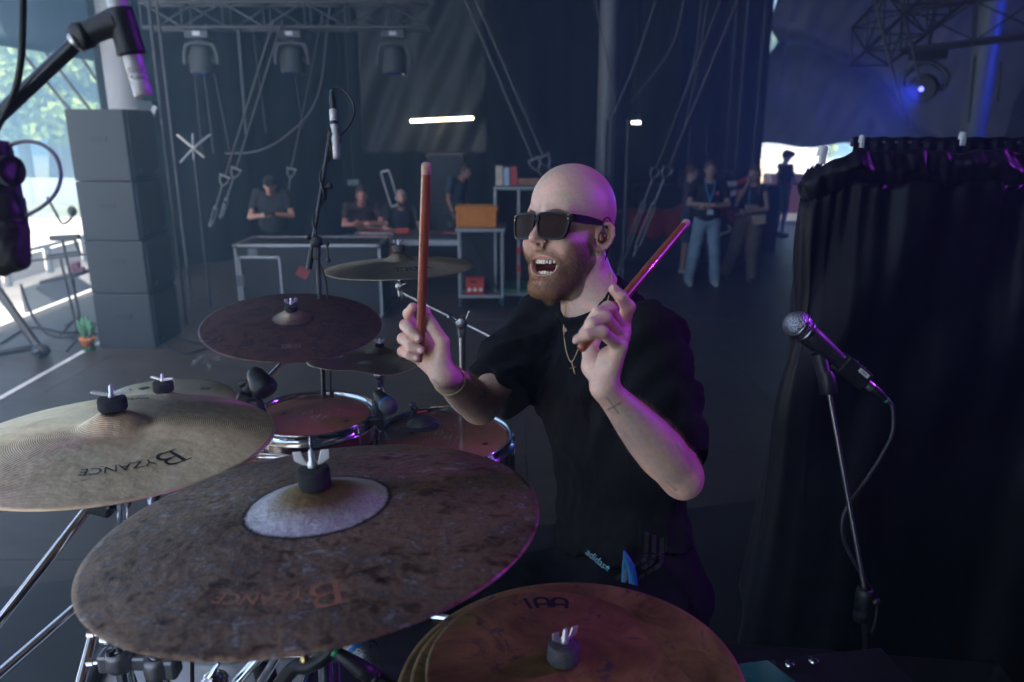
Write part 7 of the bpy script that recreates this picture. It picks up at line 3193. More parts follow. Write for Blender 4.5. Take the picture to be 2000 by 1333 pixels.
# bass drum: pale shell seen under the ride
bd = empty("bass_drum", (-.58, 1.36, RISER_Z), "pale silver bass drum under the large dark cymbal", "drum")
M_PEARL = mat("pale silver wrap", (.60, .62, .66), rough=.22, var=.10, scale=5, coat=.6, stretch=(1, 6, 1))
BC = Vector((-.60, 1.36, RISER_Z + .30))
m = MB()
m.lathe(BC + Vector((-.225, 0, 0)), [(.270, 0), (.272, .004), (.272, .446), (.270, .45)], (1, 0, 0), 72)
m.build("shell", M_PEARL, bd)
for xx in (-.235, .215):
    m = MB()
    m.lathe(BC + Vector((xx, 0, 0)), [(.274, 0), (.292, 0), (.292, .028), (.274, .028)], (1, 0, 0), 72)
    m.build("hoop", M_BLACKPL, bd)
    m = MB()
    m.lathe(BC + Vector((xx + (.004 if xx < 0 else .024), 0, 0)), [(1e-5, 0), (.27, 0)], (1, 0, 0), 72)
    m.build("drum_head", M_BLACKPL, bd)
for k in range(8):
    a = k * math.pi / 4 + .2
    m = MB()
    c = BC + Vector((0, .284 * math.cos(a), .284 * math.sin(a)))
    m.box(c, (.09, .02, .022), Matrix.Rotation(a, 3, 'X'), .005)
    m.tube([c + Vector((-.20, 0, 0)), c + Vector((.20, 0, 0))], .0028, 8)
    m.build("lug", M_CHROME, bd)

# ---- rack tubes and clamps at the lower left
rk = empty("drum_rack", at(262, 1330, 1.30), "chrome multi clamp with two upright tubes at the bottom left", "rack")
p1, p2, p3 = at(232, 1262, 1.20), at(306, 1275, 1.20), at(285, 1262, 1.30)
for p, up in ((p1, .055), (p2, .012)):
    m = MB()
    m.tube([p + Vector((0, 0, up)), p + Vector((.01, 0, -.45))], .0125, 20)
    m.build("upright_tube", M_CHROME, rk)
m = MB()
m.tube([p3 + Vector((0, 0, .03)), p3 + Vector((.02, 0, -.45))], .0125, 20)
m.build("upright_tube", M_CHROME, rk)
M_GREYCAST = mat("cast grey alloy", (.20, .20, .215), rough=.38, metal=.8, var=.15, scale=40)
m = MB()
for p in (p1, p2):
    m.lathe(p + Vector((0, 0, -.040)), [(.0135, 0), (.0215, .002), (.0225, .008), (.0225, .026), (.0205, .032), (.0135, .034)], n=28)
m.box((p1 + p2) / 2 + Vector((0, .004, -.024)), (.052, .022, .026), None, .006)
m.box(p1 + Vector((-.018, .0, -.026)), (.028, .030, .034), None, .006)
m.box(p2 + Vector((.018, 0, -.024)), (.030, .030, .036), None, .006)
m.build("clamp_body", M_GREYCAST, rk)
for c, d in ((p1 + Vector((-.030, 0, -.028)), (-1, 0, -.1)), (p1 + Vector((-.014, -.01, .030)), (-1, -.1, .1)), (p2 + Vector((.034, 0, .0)), (1, 0, .0))):
    m = MB()
    m.cyl(c, .0042, .018, d, 10)
    m.cyl(c + Vector(d) * .014, .0062, .010, d, 6)
    m.build("wing_bolt", M_CHROME, rk)
m = MB()
for c in (p1 + Vector((-.006, -.016, -.004)), p2 + Vector((.0, -.006, .004))):
    m.cyl(c, .0062, .007, (0, 0, 1), 6)
m.build("hex_bolt", M_DARKMETAL, rk)
m = MB()
m.cyl(at(200, 1248, 1.24), .015, .024, (1, 0, 0), 18, bev=.003)
m.build("memory_lock", M_CHROME, rk)


def bar(name, a, b_, r, mt, label, cat="stand", group=None, parent=None, n=12, stopper=True):
    m = MB()
    m.tube([a, b_], r, n)
    if parent is not None:
        return m.build(name, mt, parent)
    return m.build(name, mt, None, label=label, cat=cat, **({'group': group} if group else {}))


# legs of the left stand: three chrome tubes raking down out of the frame
legp = [(at(172, 994, 1.50), at(-60, 1290, 1.30)), (at(170, 1168, 1.52), at(-60, 1368, 1.30)), (at(206, 1150, 1.54), at(140, 1400, 1.36))]
for a, b_ in legp:
    bar("leg", a, b_, .0095, M_CHROME, None, parent=SB, n=16)
m = MB()
c = at(198, 988, 1.50)
m.box(c, (.050, .036, .030), Matrix.Rotation(.3, 3, 'Y'), .006)
m.box(c + Vector((.04, 0, .004)), (.030, .030, .020), Matrix.Rotation(.6, 3, 'Y'), .005)
m.sphere(c + Vector((.028, -.02, .006)), .006, 8, 6)
m.build("joint_casting", M_BLACKPL, SB)
m = MB()
m.tube([at(375, 1230, 1.22), at(376, 1420, 1.25)], .0035, 8)
m.build("tension_rod", M_BLACKPL, rk)
m = MB()
m.tube(spline([at(250, 1300, 1.28), at(262, 1330, 1.28), at(290, 1420, 1.28)], 6), .0045, 8)
m.build("cable", M_RUBBER, None, label="black cable running down between the rack tubes", cat="cable")
# boom tilter sticking up below the ride
tl = empty("boom_tilter", at(440, 1360, 1.12), "chrome wing bolt and slanted tube below the dark cymbal's rim", "clamp")
m = MB()
m.tube([at(548, 1238, 1.12), at(452, 1345, 1.12)], .0075, 16)
m.build("tube", M_CHROME, tl)
m = MB()
m.sphere(at(420, 1330, 1.10), (.020, .018, .014), 18, 12)
m.cyl(at(395, 1345, 1.09), .012, .03, (1, .2, .3), 16, bev=.003)
m.build("tilter_body", M_CHROME, tl)
m = MB()
a, b_ = at(410, 1325, 1.09), at(428, 1296, 1.09)
m.tube([a, (Vector(a) + Vector(b_)) / 2, b_], [.004, .0055, .0028], 10)
m.build("wing", M_CHROME, tl)

# ---- things glimpsed under the ride: boom tube, mic on the snare, pedal knob
m = MB()
m.tube([at(498, 1240, 1.16), at(540, 1400, 1.18)], .0165, 20)
m.cyl(at(502, 1262, 1.158), .0185, .006, Vector(at(540, 1400, 1.18)) - Vector(at(498, 1240, 1.16)), 20)
m.build("upright_tube", M_BLACKPL, None, label="thick black tube under the near rim of the dark cymbal", cat="tube")
fm = empty("drum_microphone", at(706, 1290, 1.10), "silver mesh mic with a blue ring under the dark cymbal", "microphone")
M_MESH, nt, b = nodes_of("silver wire mesh")
vo = N(nt, "ShaderNodeTexVoronoi")
vo.inputs['Scale'].default_value = 520
tc = N(nt, "ShaderNodeTexCoord")
nt.links.new(tc.outputs['Object'], vo.inputs['Vector'])
nt.links.new(ramp(nt, vo.outputs['Distance'], [(.25, (.02, .02, .025)), (.55, (.55, .56, .60))]), b.inputs['Base Color'])
b.inputs['Metallic'].default_value = .8
b.inputs['Roughness'].default_value = .35
bp = N(nt, "ShaderNodeBump")
bp.inputs['Strength'].default_value = 1
bp.inputs['Distance'].default_value = .001
nt.links.new(vo.outputs['Distance'], bp.inputs['Height'])
nt.links.new(bp.outputs[0], b.inputs['Normal'])
M_BLUERING = mat("blue ring paint", (.01, .16, .42), rough=.35, var=.05)
a = Vector(at(720, 1300, 1.10))
ax = (Vector(at(690, 1250, 1.13)) - a).normalized()
m = MB()
m.lathe(a, [(1e-5, -.016), (.010, -.014), (.0205, .008), (.0240, .024), (.0225, .040), (.012, .050), (1e-5, .052)], ax, 28)
m.build("grille", M_MESH, fm)
m = MB()
m.lathe(a + ax * .022, [(.0242, -.002), (.0256, 0), (.0256, .004), (.0240, .006)], ax, 28)
m.build("blue_ring", M_BLUERING, fm)
cc_ = empty("cable_connector", at(690, 1300, 1.06), "black cable plug with a green collar and violet-lit end below the cymbals", "connector")
a, b_ = Vector(at(655, 1272, 1.05)), Vector(at(762, 1345, 1.05))
ax = (b_ - a).normalized()
m = MB()
m.lathe(a, [(.004, 0), (.0075, .004), (.011, .030), (.0125, .045), (.0125, .060), (.0105, .061), (.0105, .064), (.0125, .065), (.0125, .068), (.0105, .069), (.012, .072), (.012, .10)], ax, 20)
m.build("plug", M_BLACKPL, cc_)
m = MB()
m.lathe(a, [(.0045, -.003), (.0078, -.002), (.0082, .003), (.006, .005)], ax, 18)
m.build("collar", mat("green collar", (.01, .25, .09), rough=.4, var=.05), cc_)
m = MB()
m.tube(spline([a, a + Vector((-.012, 0, .012)), a + Vector((-.016, .01, .05))], 5), .0032, 8)
m.build("cable", M_RUBBER, cc_)
pk = empty("wing_screw", at(600, 1290, 1.10), "brass-tipped black wing screw below the dark cymbal's rim", "screw")
m = MB()
m.sphere(at(596, 1290, 1.10), (.008, .008, .010), 12, 8)
m.build("brass_tip", M_GOLD, pk)
m = MB()
m.tube(spline([at(540, 1345, 1.12), at(575, 1305, 1.11), at(600, 1302, 1.10), at(625, 1290, 1.10), at(650, 1268, 1.10)], 5), .011, 10)
m.build("handle", M_BLACKPL, pk)
m = MB()
m.tube([at(634, 1290, 1.22), at(640, 1420, 1.24)], .011, 14)
m.tube([at(655, 1290, 1.24), at(662, 1420, 1.26)], .007, 14)
m.build("upright_tube", M_STEEL, None, label="pair of steel tubes behind the black cable plug", cat="tube")
# snare drum behind the stack: a steel rim glints
drum("snare_drum", at(800, 1330, 1.26), .170, .14, "chrome-rimmed snare mostly hidden behind the cymbal stack", tilt=(0, 0), shell=M_DARKMETAL, head=M_BLACKPL, group=None)
# ================================================================= microphones and stands near the kit
M_NICKEL = mat("satin nickel", (.62, .60, .58), rough=.28, metal=1, var=.06, scale=60)
M_NICKELP = mat("silver mic paint", (.62, .61, .61), rough=.36, metal=.15, var=.06, scale=60)
M_GREEN = mat("green collar", (.01, .25, .09), rough=.4, var=.05)


def frame_of(a, b):
    a, b = Vector(a), Vector(b)
    return a, (b - a).normalized(), (b - a).length


def ticks(c, ax, r, mt, parent, rows, facing):
    """small engraved marks on a tube facing a point"""
    ax = Vector(ax).normalized()
    f = (Vector(facing) - Vector(c))
    f = (f - ax * f.dot(ax)).normalized()
    s = ax.cross(f)
    m = MB()
    for t, a, ln_, w in rows:
        d = (f * math.cos(a) + s * math.sin(a))
        e = ax.cross(d)
        p = Vector(c) + ax * t + d * (r + .0004)
        m.add([p - ax * w / 2 - e * ln_ / 2, p + ax * w / 2 - e * ln_ / 2, p + ax * w / 2 + e * ln_ / 2, p - ax * w / 2 + e * ln_ / 2], [[0, 1, 2, 3]])
    m.build("engraving", mt, parent)


# --- big overhead at the top left, very near the lens
om = empty("overhead_microphone", at(250, 60, .84), "silver pencil mic in a black clip, largest, at the top left corner", "microphone")
a, ax, L = frame_of(at(212, -52, .83), at(281, 188, .87))
m = MB()
m.lathe(a, [(.0095, 0), (.0103, .002), (.0103, L - .045), (.0100, L - .044), (.0100, L - .043), (.0103, L - .042), (.0103, L - .026), (.0099, L - .0255), (.0099, L - .0235), (.0103, L - .023), (.0103, L - .019), (.0099, L - .0185), (.0099, L - .0165), (.0103, L - .016), (.0103, L - .001), (.0095, L), (1e-5, L)], ax, 40)
m.build("mic_body", M_NICKELP, om)
ticks(a, ax, .0103, M_INKD, om, [(L - .088, .9, .004, .005), (L - .072, .75, .0032, .003), (L - .030, .8, .0016, .0012), (L - .027, .8, .0016, .0012), (L - .0215, .8, .0016, .0012), (L - .030, .6, .0016, .0012), (L - .0215, .6, .0016, .0012)], (0, 0, CAM_Z))
m = MB()
cm = a + ax * (L * .42)
m.lathe(a + ax * (L * .27), [(.0106, 0), (.0140, .001), (.0145, .006), (.0148, .040), (.0156, .046), (.0158, .049), (.0106, .050)], ax, 32)
j = at(165, 68, .845)
m.tube([cm + Vector((-.006, 0, .004)), (cm + Vector(j)) / 2 + Vector((0, 0, .004)), Vector(j)], [.0165, .0135, .0125], 20)
m.cyl(Vector(j) - Vector((.006, .010, .004)), .0145, .020, (.5, 1, .3), 24, bev=.003)
m.build("mic_clip", M_BLACKPL, om)
bs = empty("boom_stand", at(-60, 300, .86), "black boom arm crossing the top left corner", "stand")
a, ax, L = frame_of(at(160, 74, .845), at(-260, 468, .90))
m = MB()
m.tube([a + ax * .004, a + ax * L], .0082, 24)
m.build("boom_arm", mat("black enamel tube", (.010, .010, .013), rough=.28, coat=.3, var=.1), bs)
m = MB()
m.lathe(a - ax * .0, [(.0082, .003), (.0115, .004), (.0120, .007), (.0112, .010), (.0082, .011)], ax, 28)
m.build("threaded_collar", M_NICKEL, bs)
m = MB()
m.tube(spline([at(46, -30, .82), at(44, 60, .82), at(42, 110, .83), at(34, 160, .84), at(20, 200, .85), at(-10, 260, .86)], 8), .0036, 14)
m.build("mic_cable", M_RUBBER, None, label="thick black cable hanging beside the boom arm at the top left", cat="cable")
# --- dark clutch and foam lump at the left edge with a violet cable loop
lm = empty("boom_clutch", at(10, 400, .80), "out of focus black clutch and wrapped mic head at the left edge", "clutch")
a, ax, L = frame_of(at(-12, 282, .80), at(12, 440, .80))
m = MB()
m.tube([a, a + ax * .04, a + ax * L], [.016, .019, .020], 20)
m.cyl(a + ax * (L - .03), .021, .03, ax, 24, bev=.003)
m.build("housing", M_BLACKPL, lm)


def f_lump(P):
    d = ell(P, A(at(10, 452, .80)), (.024, .020, .020))
    d = smin(d, ell(P, A(at(20, 490, .80)), (.019, .018, .017)), .010)
    d = smin(d, ell(P, A(at(38, 512, .80)), (.010, .010, .009)), .008)
    d = smin(d, ell(P, A(at(2, 520, .80)), (.016, .012, .010)), .008)
    return d + bend_noise(P, 50, 4, 2) * .0014


lo, hi = bbox([at(10, 460, .80), at(20, 500, .80)], .06)
V, Fc = mesh_sdf(f_lump, lo, hi, .002)
raw_mesh("wrapped_head", V, Fc, mat("black gaffer cloth", (.010, .010, .012), rough=.6, var=.2, scale=90, bump=.4), lm)
m = MB()
m.cyl(at(16, 334, .79), .016, .006, (1, -.3, 0), 28)
m.build("knob_cap", M_BLACKPL, lm)
m = MB()
m.tube(spline([at(-25, 308, .80), at(10, 288, .80), at(45, 277, .80), at(80, 282, .80), at(108, 305, .80), at(119, 340, .80), at(110, 375, .80), at(85, 402, .80), at(55, 420, .80), at(28, 434, .80)], 8), .0020, 12)
m.build("cable_loop", mat("grey violet cable", (.16, .13, .22), rough=.35, var=.05, coat=.3), None, label="thin violet-grey cable loop at the left edge", cat="cable")

# --- overhead mic on a tall black stand in the middle
D = 2.12
ms = empty("microphone_stand", Vector((on_y(632, 700, at(632, 765, D).y).x, at(632, 765, D).y, 0)), "tall black mic stand behind the kit with a wrapped cable", "stand")
f0 = at(632, 765, D)
k1 = at(621, 505, D)
k2 = at(644, 268, D - .02)
m = MB()
m.tube([(f0.x + .006, f0.y, 0.04), f0, k1], .0062, 14)
m.tube([(f0.x + .006, f0.y, 0.04), (f0.x + .006, f0.y, .9)], .0095, 14)
m.build("post", M_DARKMETAL, ms)
m = MB()
m.tube([at(603, 524, D), at(612, 470, D), k2], .0058, 14)
m.build("boom_arm", M_DARKMETAL, ms)
m = MB()
m.tube([at(603, 526, D), at(609, 488, D)], .0085, 16)
m.build("counter_grip", M_BLACKPL, ms)
m = MB()
c = Vector(at(618, 472, D - .01))
m.cyl(c + Vector((0, -.016, 0)), .015, .030, (0, 1, 0), 20, bev=.003)
m.box(c + Vector((.0, 0, -.03)), (.018, .022, .04), Matrix.Rotation(.1, 3, 'Y'), .004)
m.tube([c, c + Vector((-.020, -.01, .014))], .0035, 8)
m.sphere(c + Vector((-.020, -.01, .014)), .008, 12, 8)
m.tube([c + Vector((.008, 0, -.010)), c + Vector((.032, -.01, -.006)), c + Vector((.032, -.01, -.05))], .0028, 8)
m.sphere(c + Vector((.032, -.01, -.006)), .0065, 10, 8)
m.sphere(c + Vector((.032, -.01, -.052)), .0065, 10, 8)
m.build("clutch", M_BLACKPL, ms)
m = MB()
m.cyl(at(632, 392, D), .0088, .040, Vector(k2) - Vector(k1), 16, bev=.003)
m.tube([at(630, 368, D), at(644, 364, D - .02)], .004, 8)
m.sphere(Vector(at(644, 364, D - .02)), .0095, 12, 8)
m.build("boom_collar", M_BLACKPL, ms)
for k in range(3):
    a_ = .5 + 2.094 * k
    m = MB()
    m.tube([(f0.x, f0.y, .32), (f0.x + .34 * math.cos(a_), f0.y + .34 * math.sin(a_), .02)], .008, 10)
    m.build("leg", M_DARKMETAL, ms)
# cable spiralling down the boom
pts = []
b0, b1 = A(at(609, 490, D)), A(k2)
axb = (b1 - b0) / np.linalg.norm(b1 - b0)
ub = np.cross(axb, [0, 1, 0])
ub /= np.linalg.norm(ub)
vb = np.cross(axb, ub)
for i in range(60):
    t = i / 59
    ph = t * 2.6 * 2 * math.pi + 1.0
    pts.append(b1 + (b0 - b1) * t + (ub * math.cos(ph) + vb * math.sin(ph)) * .0098)
m = MB()
mt_ = at(648, 178, D - .02)
m.tube(spline([Vector(mt_) + Vector((-.001, 0, -.004)), at(652, 174, D), at(668, 174, D), at(686, 194, D), at(692, 218, D), at(682, 245, D), at(664, 266, D), at(652, 276, D)], 6) + pts[2:], .0030, 10)
m.tube(spline([pts[-1], at(634, 540, D), at(640, 600, D), at(644, 700, D), at(646, 780, D), at(650, 900, D + .1)], 6), .0030, 10)
m.build("mic_cable", M_RUBBER, None, label="black cable looping from the central pencil mic and wound round its boom", cat="cable")
om2 = empty("overhead_microphone", at(652, 240, D - .02), "small silver pencil mic on the tall stand in the middle", "microphone")
a, ax, L = frame_of(at(650, 214, D - .02), at(658, 311, D - .02))
m = MB()
m.lathe(a, [(.0085, 0), (.0102, .001), (.0102, .028), (.0098, .0285), (.0098, .0300), (.0102, .0305), (.0102, L - .022), (.0098, L - .021), (.0102, L - .020), (.0102, L - .001), (1e-5, L)], ax, 28)
m.build("mic_body", M_NICKELP, om2)
m = MB()
m.lathe(a + ax * .033, [(.0103, 0), (.0107, .0004), (.0107, .009), (.0103, .0094)], ax, 28)
m.build("black_band", M_BLACKPL, om2)
m = MB()
m.lathe(Vector(mt_), [(.0038, 0), (.0058, .003), (.0078, .018), (.0092, .030), (.0092, .050)], ax, 24)
m.build("plug", M_BLACKPL, om2)
m = MB()
m.lathe(Vector(mt_), [(.0042, -.002), (.0056, -.001), (.0056, .003), (.004, .004)], ax, 20)
m.build("collar", M_GREEN, om2)
m = MB()
for sd in (-1, 1):
    m.box(a + ax * .072 + Vector((sd * .0125, 0, 0)), (.005, .018, .042), Matrix.Rotation(-.08, 3, 'Y'), .002)
m.tube([k2, Vector(k2) + Vector((.006, 0, .012))], .009, 12)
m.build("mic_clip", M_BLACKPL, om2)

# --- clip-on tom microphones
tm = empty("tom_microphone", at(500, 760, 1.86), "black side-address mic and clamp beside the silver boom at the left tom", "microphone")
m = MB()
a, ax, L = frame_of(at(497, 729, 1.86), at(524, 771, 1.84))
m.lathe(a, [(1e-5, -.012), (.014, -.009), (.022, .004), (.025, .018), (.029, .030), (.031, .040), (.031, .052), (.029, .057), (.026, .062), (1e-5, .063)], ax, 28)
m.build("mic_body", M_BLACKPL, tm)
m = MB()
for k in range(5):
    m.lathe(a + ax * (.040 + k * .0036), [(.0311, 0), (.0318, .0008), (.0311, .0016)], ax, 28)
m.build("grille_slots", M_DARKMETAL, tm)
m = MB()
m.tube([at(497, 736, 1.86), at(478, 770, 1.86)], .010, 12)
m.box(at(476, 778, 1.86), (.030, .030, .035), Matrix.Rotation(.5, 3, 'Y'), .006)
m.box(at(498, 800, 1.84), (.045, .030, .050), Matrix.Rotation(-.2, 3, 'Y'), .008)
m.tube([at(468, 752, 1.86), at(484, 745, 1.86)], .008, 10)
m.tube([at(455, 822, 1.86), at(488, 760, 1.86)], .0085, 12)
m.build("clamp", M_BLACKPL, tm)
t2 = empty("tom_microphone", at(750, 780, 1.92), "black tom mic with blue ring and grey grille between the two toms", "microphone")
a, ax, L = frame_of(at(737, 768, 1.95), at(776, 814, 1.88))
m = MB()
m.lathe(a, [(1e-5, -.002), (.012, -.001), (.0140, .006), (.0165, .030), (.0205, .047)], ax, 28)
m.build("mic_body", M_BLACKPL, t2)
m = MB()
m.lathe(a + ax * .047, [(.0205, 0), (.0222, .002), (.0222, .008)], ax, 28)
m.build("blue_ring", M_BLUERING, t2)
m = MB()
m.lathe(a + ax * .054, [(.0216, 0), (.0220, .010), (.0205, .020), (.014, .026), (1e-5, .028)], ax, 28)
m.build("grille", mat("grey mesh", (.10, .10, .115), rough=.45, metal=.6, var=.3, scale=500, bump=1, bscale=900), t2)
m = MB()
m.box(at(742, 812, 1.95), (.018, .024, .075), Matrix.Rotation(-.1, 3, 'Y'), .004)
m.box(at(733, 822, 1.95), (.040, .024, .022), None, .005)
m.tube([at(740, 772, 1.95), at(730, 806, 1.95)], .009, 10)
m.build("clamp", M_BLACKPL, t2)
t3 = empty("clip_microphone", at(812, 812, 1.95), "small black clip mic sitting on the far rim of the right tom", "microphone")
m = MB()
m.tube([at(806, 826, 1.95), at(808, 800, 1.93)], [.012, .007], 12)
m.sphere(at(806, 792, 1.93), .0085, 12, 8)
m.sphere(at(812, 798, 1.92), .006, 10, 8)
m.build("head", M_DARKMETAL, t3)
m = MB()
m.add([at(790, 838, 1.90), at(826, 812, 1.93), at(858, 828, 1.90), at(842, 842, 1.86), at(808, 846, 1.86), at(812, 818, 1.94)], [[0, 5, 1, 2, 3, 4]])
m.lathe(at(826, 822, 1.92), [(1e-5, .016), (.018, .010), (.040, -.006), (.043, -.014), (1e-5, -.016)], (0, 0, 1), 20)
m.build("rim_clamp", M_BLACKPL, t3)
m = MB()
m.tube([at(816, 806, 1.92), at(834, 803, 1.92)], .0022, 8)
m.build("red_tab", mat("red tab", (.45, .02, .02), rough=.4, var=.05), t3)

# --- talkback mic on its stand before the black booth
D = 1.36
vm = empty("vocal_microphone", at(1640, 700, D), "black vocal mic with silver ball grille before the black booth", "microphone")
b0 = Vector(at(1558, 636, D))
b1 = Vector(at(1736, 786, D + .05))
ax = (b1 - b0).normalized()
m = MB()
m.sphere((0, 0, 0), 1, 36, 24)
m.v[0] = m.v[0] * .0255
q = Vector((0, 0, 1)).rotation_difference(ax).to_matrix()
m.v[0] = m.v[0] @ np.array(q).T + A(b0)
m.build("ball_grille", M_MESH, vm)
m = MB()
m.lathe(b0, [(.0252, -.0022), (.0262, -.0012), (.0262, .0030), (.0250, .0042)], ax, 40)
m.lathe(b0, [(.0212, .0145), (.0232, .0160), (.0226, .0205), (.0205, .0215)], ax, 40)
m.build("grille_band", mat("pewter", (.42, .43, .46), rough=.3, metal=1, var=.08), vm)
m = MB()
m.lathe(b0, [(.0190, .019), (.0205, .022), (.0188, .050), (.0152, .095), (.0135, .104), (.0135, .112)], ax, 32)
m.build("handle", mat("dark grey enamel", (.030, .031, .034), rough=.38, var=.1), vm)
# interface box
c = b0 + ax * .140
side_ = ax.cross(Vector((0, 1, 0))).normalized()
up_ = side_.cross(ax)
Mx = np.array([ax[:], up_[:], side_[:]]).T
bx_ = bpy.data.objects.new("switch_box", None)
m = MB()
m.box(c, (.060, .034, .036), Mx, .003)
sb_ = m.build("switch_box", M_BLACKPL, vm)
nrm_ = (Vector((0, 0, CAM_Z)) - c)
fdir = -up_ if (-up_).dot(nrm_) > 0 else up_
m = MB()
p = c + fdir * .0174 + ax * .010 + side_ * (.010)
m.box(p, (.0005 + .024, .0006, .008), Mx, 0)
lab_ = m.build("sticker", M_WHITEPL, sb_)
V2, F2 = text_polys("TALK", .0055)
raw_mesh("sticker_text", [p + fdir * .0007 + ax * x + side_ * (-y) * (1 if side_.z < 0 else -1) for x, y in V2], F2, M_INKD, sb_, smooth=False)
m = MB()
pe = c + ax * .0303
m.box(pe + fdir * .004 + side_ * -.006, (.0006, .016, .010), Mx, 0)
m.build("end_label", M_WHITEPL, sb_)
m = MB()
m.cyl(c + side_ * (-.0185) * (1 if side_.z < 0 else -1) * 1.0 - ax * .008, .004, .003, -side_ if side_.z < 0 else side_, 14)
m.cyl(c + side_ * (-.0185) * (1 if side_.z < 0 else -1) * 1.0 + ax * .012, .004, .003, -side_ if side_.z < 0 else side_, 14)
m.build("button", M_DARKMETAL, sb_)
m = MB()
a = b0 + ax * .170
m.lathe(a, [(.0085, 0), (.0092, .001), (.0092, .008), (.0088, .0085), (.0088, .010), (.0092, .0105), (.0092, .022)], ax, 28)
m.build("xlr_shell", M_NICKEL, vm)
m = MB()
m.lathe(a, [(.0092, .022), (.0098, .024), (.0092, .040), (.0065, .056), (.005, .060)], ax, 24)
m.build("xlr_boot", M_BLACKPL, vm)
m = MB()
m.lathe(a, [(.0045, .059), (.0062, .060), (.0062, .0645), (.0045, .0655)], ax, 24)
m.build("collar", M_GREEN, vm)
e = a + ax * .064
m = MB()
m.tube(spline([e, e + ax * .012, at(1745, 815, D + .05), at(1742, 850, D + .05), at(1722, 890, D + .05), at(1690, 940, D + .05), at(1658, 985, D + .04), at(1645, 1020, D + .04), at(1650, 1060, D + .05), at(1675, 1110, D + .06), at(1700, 1150, D + .06), at(1712, 1180, D + .06), at(1708, 1220, D + .06), at(1692, 1260, D + .06), at(1686, 1300, D + .06), at(1690, 1420, D + .08)], 8), .0033, 12)
m.build("mic_cable", mat("grey black cable", (.030, .030, .034), rough=.4, var=.1), None, label="black cable hanging from the vocal mic down its stand", cat="cable")
vs_ = empty("microphone_stand", at(1700, 1500, D + .06), "thin dark mic stand before the black booth curtain", "stand")
m = MB()
m.tube([at(1619, 766, D), at(1688, 1150, D + .04)], .0042, 14)
m.build("upper_tube", M_STEEL, vs_)
m = MB()
m.tube([at(1688, 1150, D + .04), at(1700, 1420, D + .06)], .0075, 14)
m.build("lower_tube", M_DARKMETAL, vs_)
m = MB()
c = Vector(at(1690, 1168, D + .04))
m.lathe(c + Vector((-.002, 0, .020)), [(.009, .0), (.0145, -.002), (.0155, -.012), (.0150, -.040), (.012, -.044), (.0145, -.050), (.0150, -.066), (.010, -.070)], (0, .0, 1), 24)
m.sphere(c + Vector((.014, -.012, -.0)), .008, 12, 8)
m.build("clutch", M_BLACKPL, vs_)
m = MB()
cl = Vector(at(1612, 745, D))
m.lathe(Vector(at(1619, 770, D)), [(.0135, 0), (.0150, .002), (.0150, .030), (.011, .040)], Vector(at(1600, 690, D)) - Vector(at(1612, 770, D)), 24)
m.tube([cl, b0 + ax * .062 + Vector((-.004, 0, -.014))], [.012, .0135], 16)
m.tube([b0 + ax * .045 + Vector((0, 0, -.012)), b0 + ax * .088 + Vector((0, 0, -.009))], [.0155, .0150], 18)
m.build("mic_clip", M_BLACKPL, vs_)

# --- tray with tablet at the bottom right
tb = empty("side_table", at(1560, 1500, 1.25), "low black table at the bottom right corner", "table")
c = Vector(at(1640, 1395, 1.24))
m = MB()
m.box(c, (.62, .30, .02), Matrix.Rotation(-.12, 3, 'Z'), .004)
m.build("table_top", M_BLACKPL, tb)
for dx in (-.27, .27):
    for dy in (-.12, .12):
        m = MB()
        m.tube([(c.x + dx, c.y + dy, c.z - .01), (c.x + dx, c.y + dy, RISER_Z)], .010, 8)
        m.build("leg", M_DARKMETAL, tb)
tp_ = empty("tablet_computer", at(1480, 1350, 1.16), "tablet with a dim teal screen at the bottom right of the stack", "tablet")
cr = [at(1398, 1300, 1.20), at(1500, 1286, 1.22), at(1610, 1370, 1.10), at(1440, 1392, 1.08)]
cc_ = sum((Vector(p) for p in cr), Vector()) / 4
nn = (Vector(cr[1]) - Vector(cr[0])).cross(Vector(cr[2]) - Vector(cr[1])).normalized()
if nn.z < 0:
    nn = -nn
vs = [Vector(p) for p in cr] + [Vector(p) - nn * .008 for p in cr]
o = raw_mesh("casing", vs, [[0, 3, 2, 1], [4, 5, 6, 7], [0, 1, 5, 4], [1, 2, 6, 5], [2, 3, 7, 6], [3, 0, 4, 7]], M_BLACKPL, tp_, smooth=False)
bv = o.modifiers.new("b", 'BEVEL')
bv.width = .004
bv.segments = 3
M_SCREEN = mat("dim teal screen", (.008, .035, .045), rough=.12, var=.0, emit=(.02, .12, .16), estr=.03)
raw_mesh("screen", [Vector(p) * .9 + cc_ * .1 + nn * .0009 for p in cr], [[0, 3, 2, 1]], M_SCREEN, tp_, smooth=False)
pf = empty("pedal_box", at(1600, 1310, 1.26), "black effects box with two chrome knobs beside the tablet", "pedal")
c = Vector(at(1650, 1345, 1.24))
m = MB()
m.box(c, (.20, .12, .045), Matrix.Rotation(.15, 3, 'Z'), .004)
m.build("casing", M_BLACKPL, pf)
for x, y in ((1541, 1298), (1588, 1291)):
    m = MB()
    m.cyl(Vector(at(x, y + 6, 1.25)), .0085, .010, (0, 0, 1), 18, bev=.002)
    m.build("knob", M_CHROME, pf)

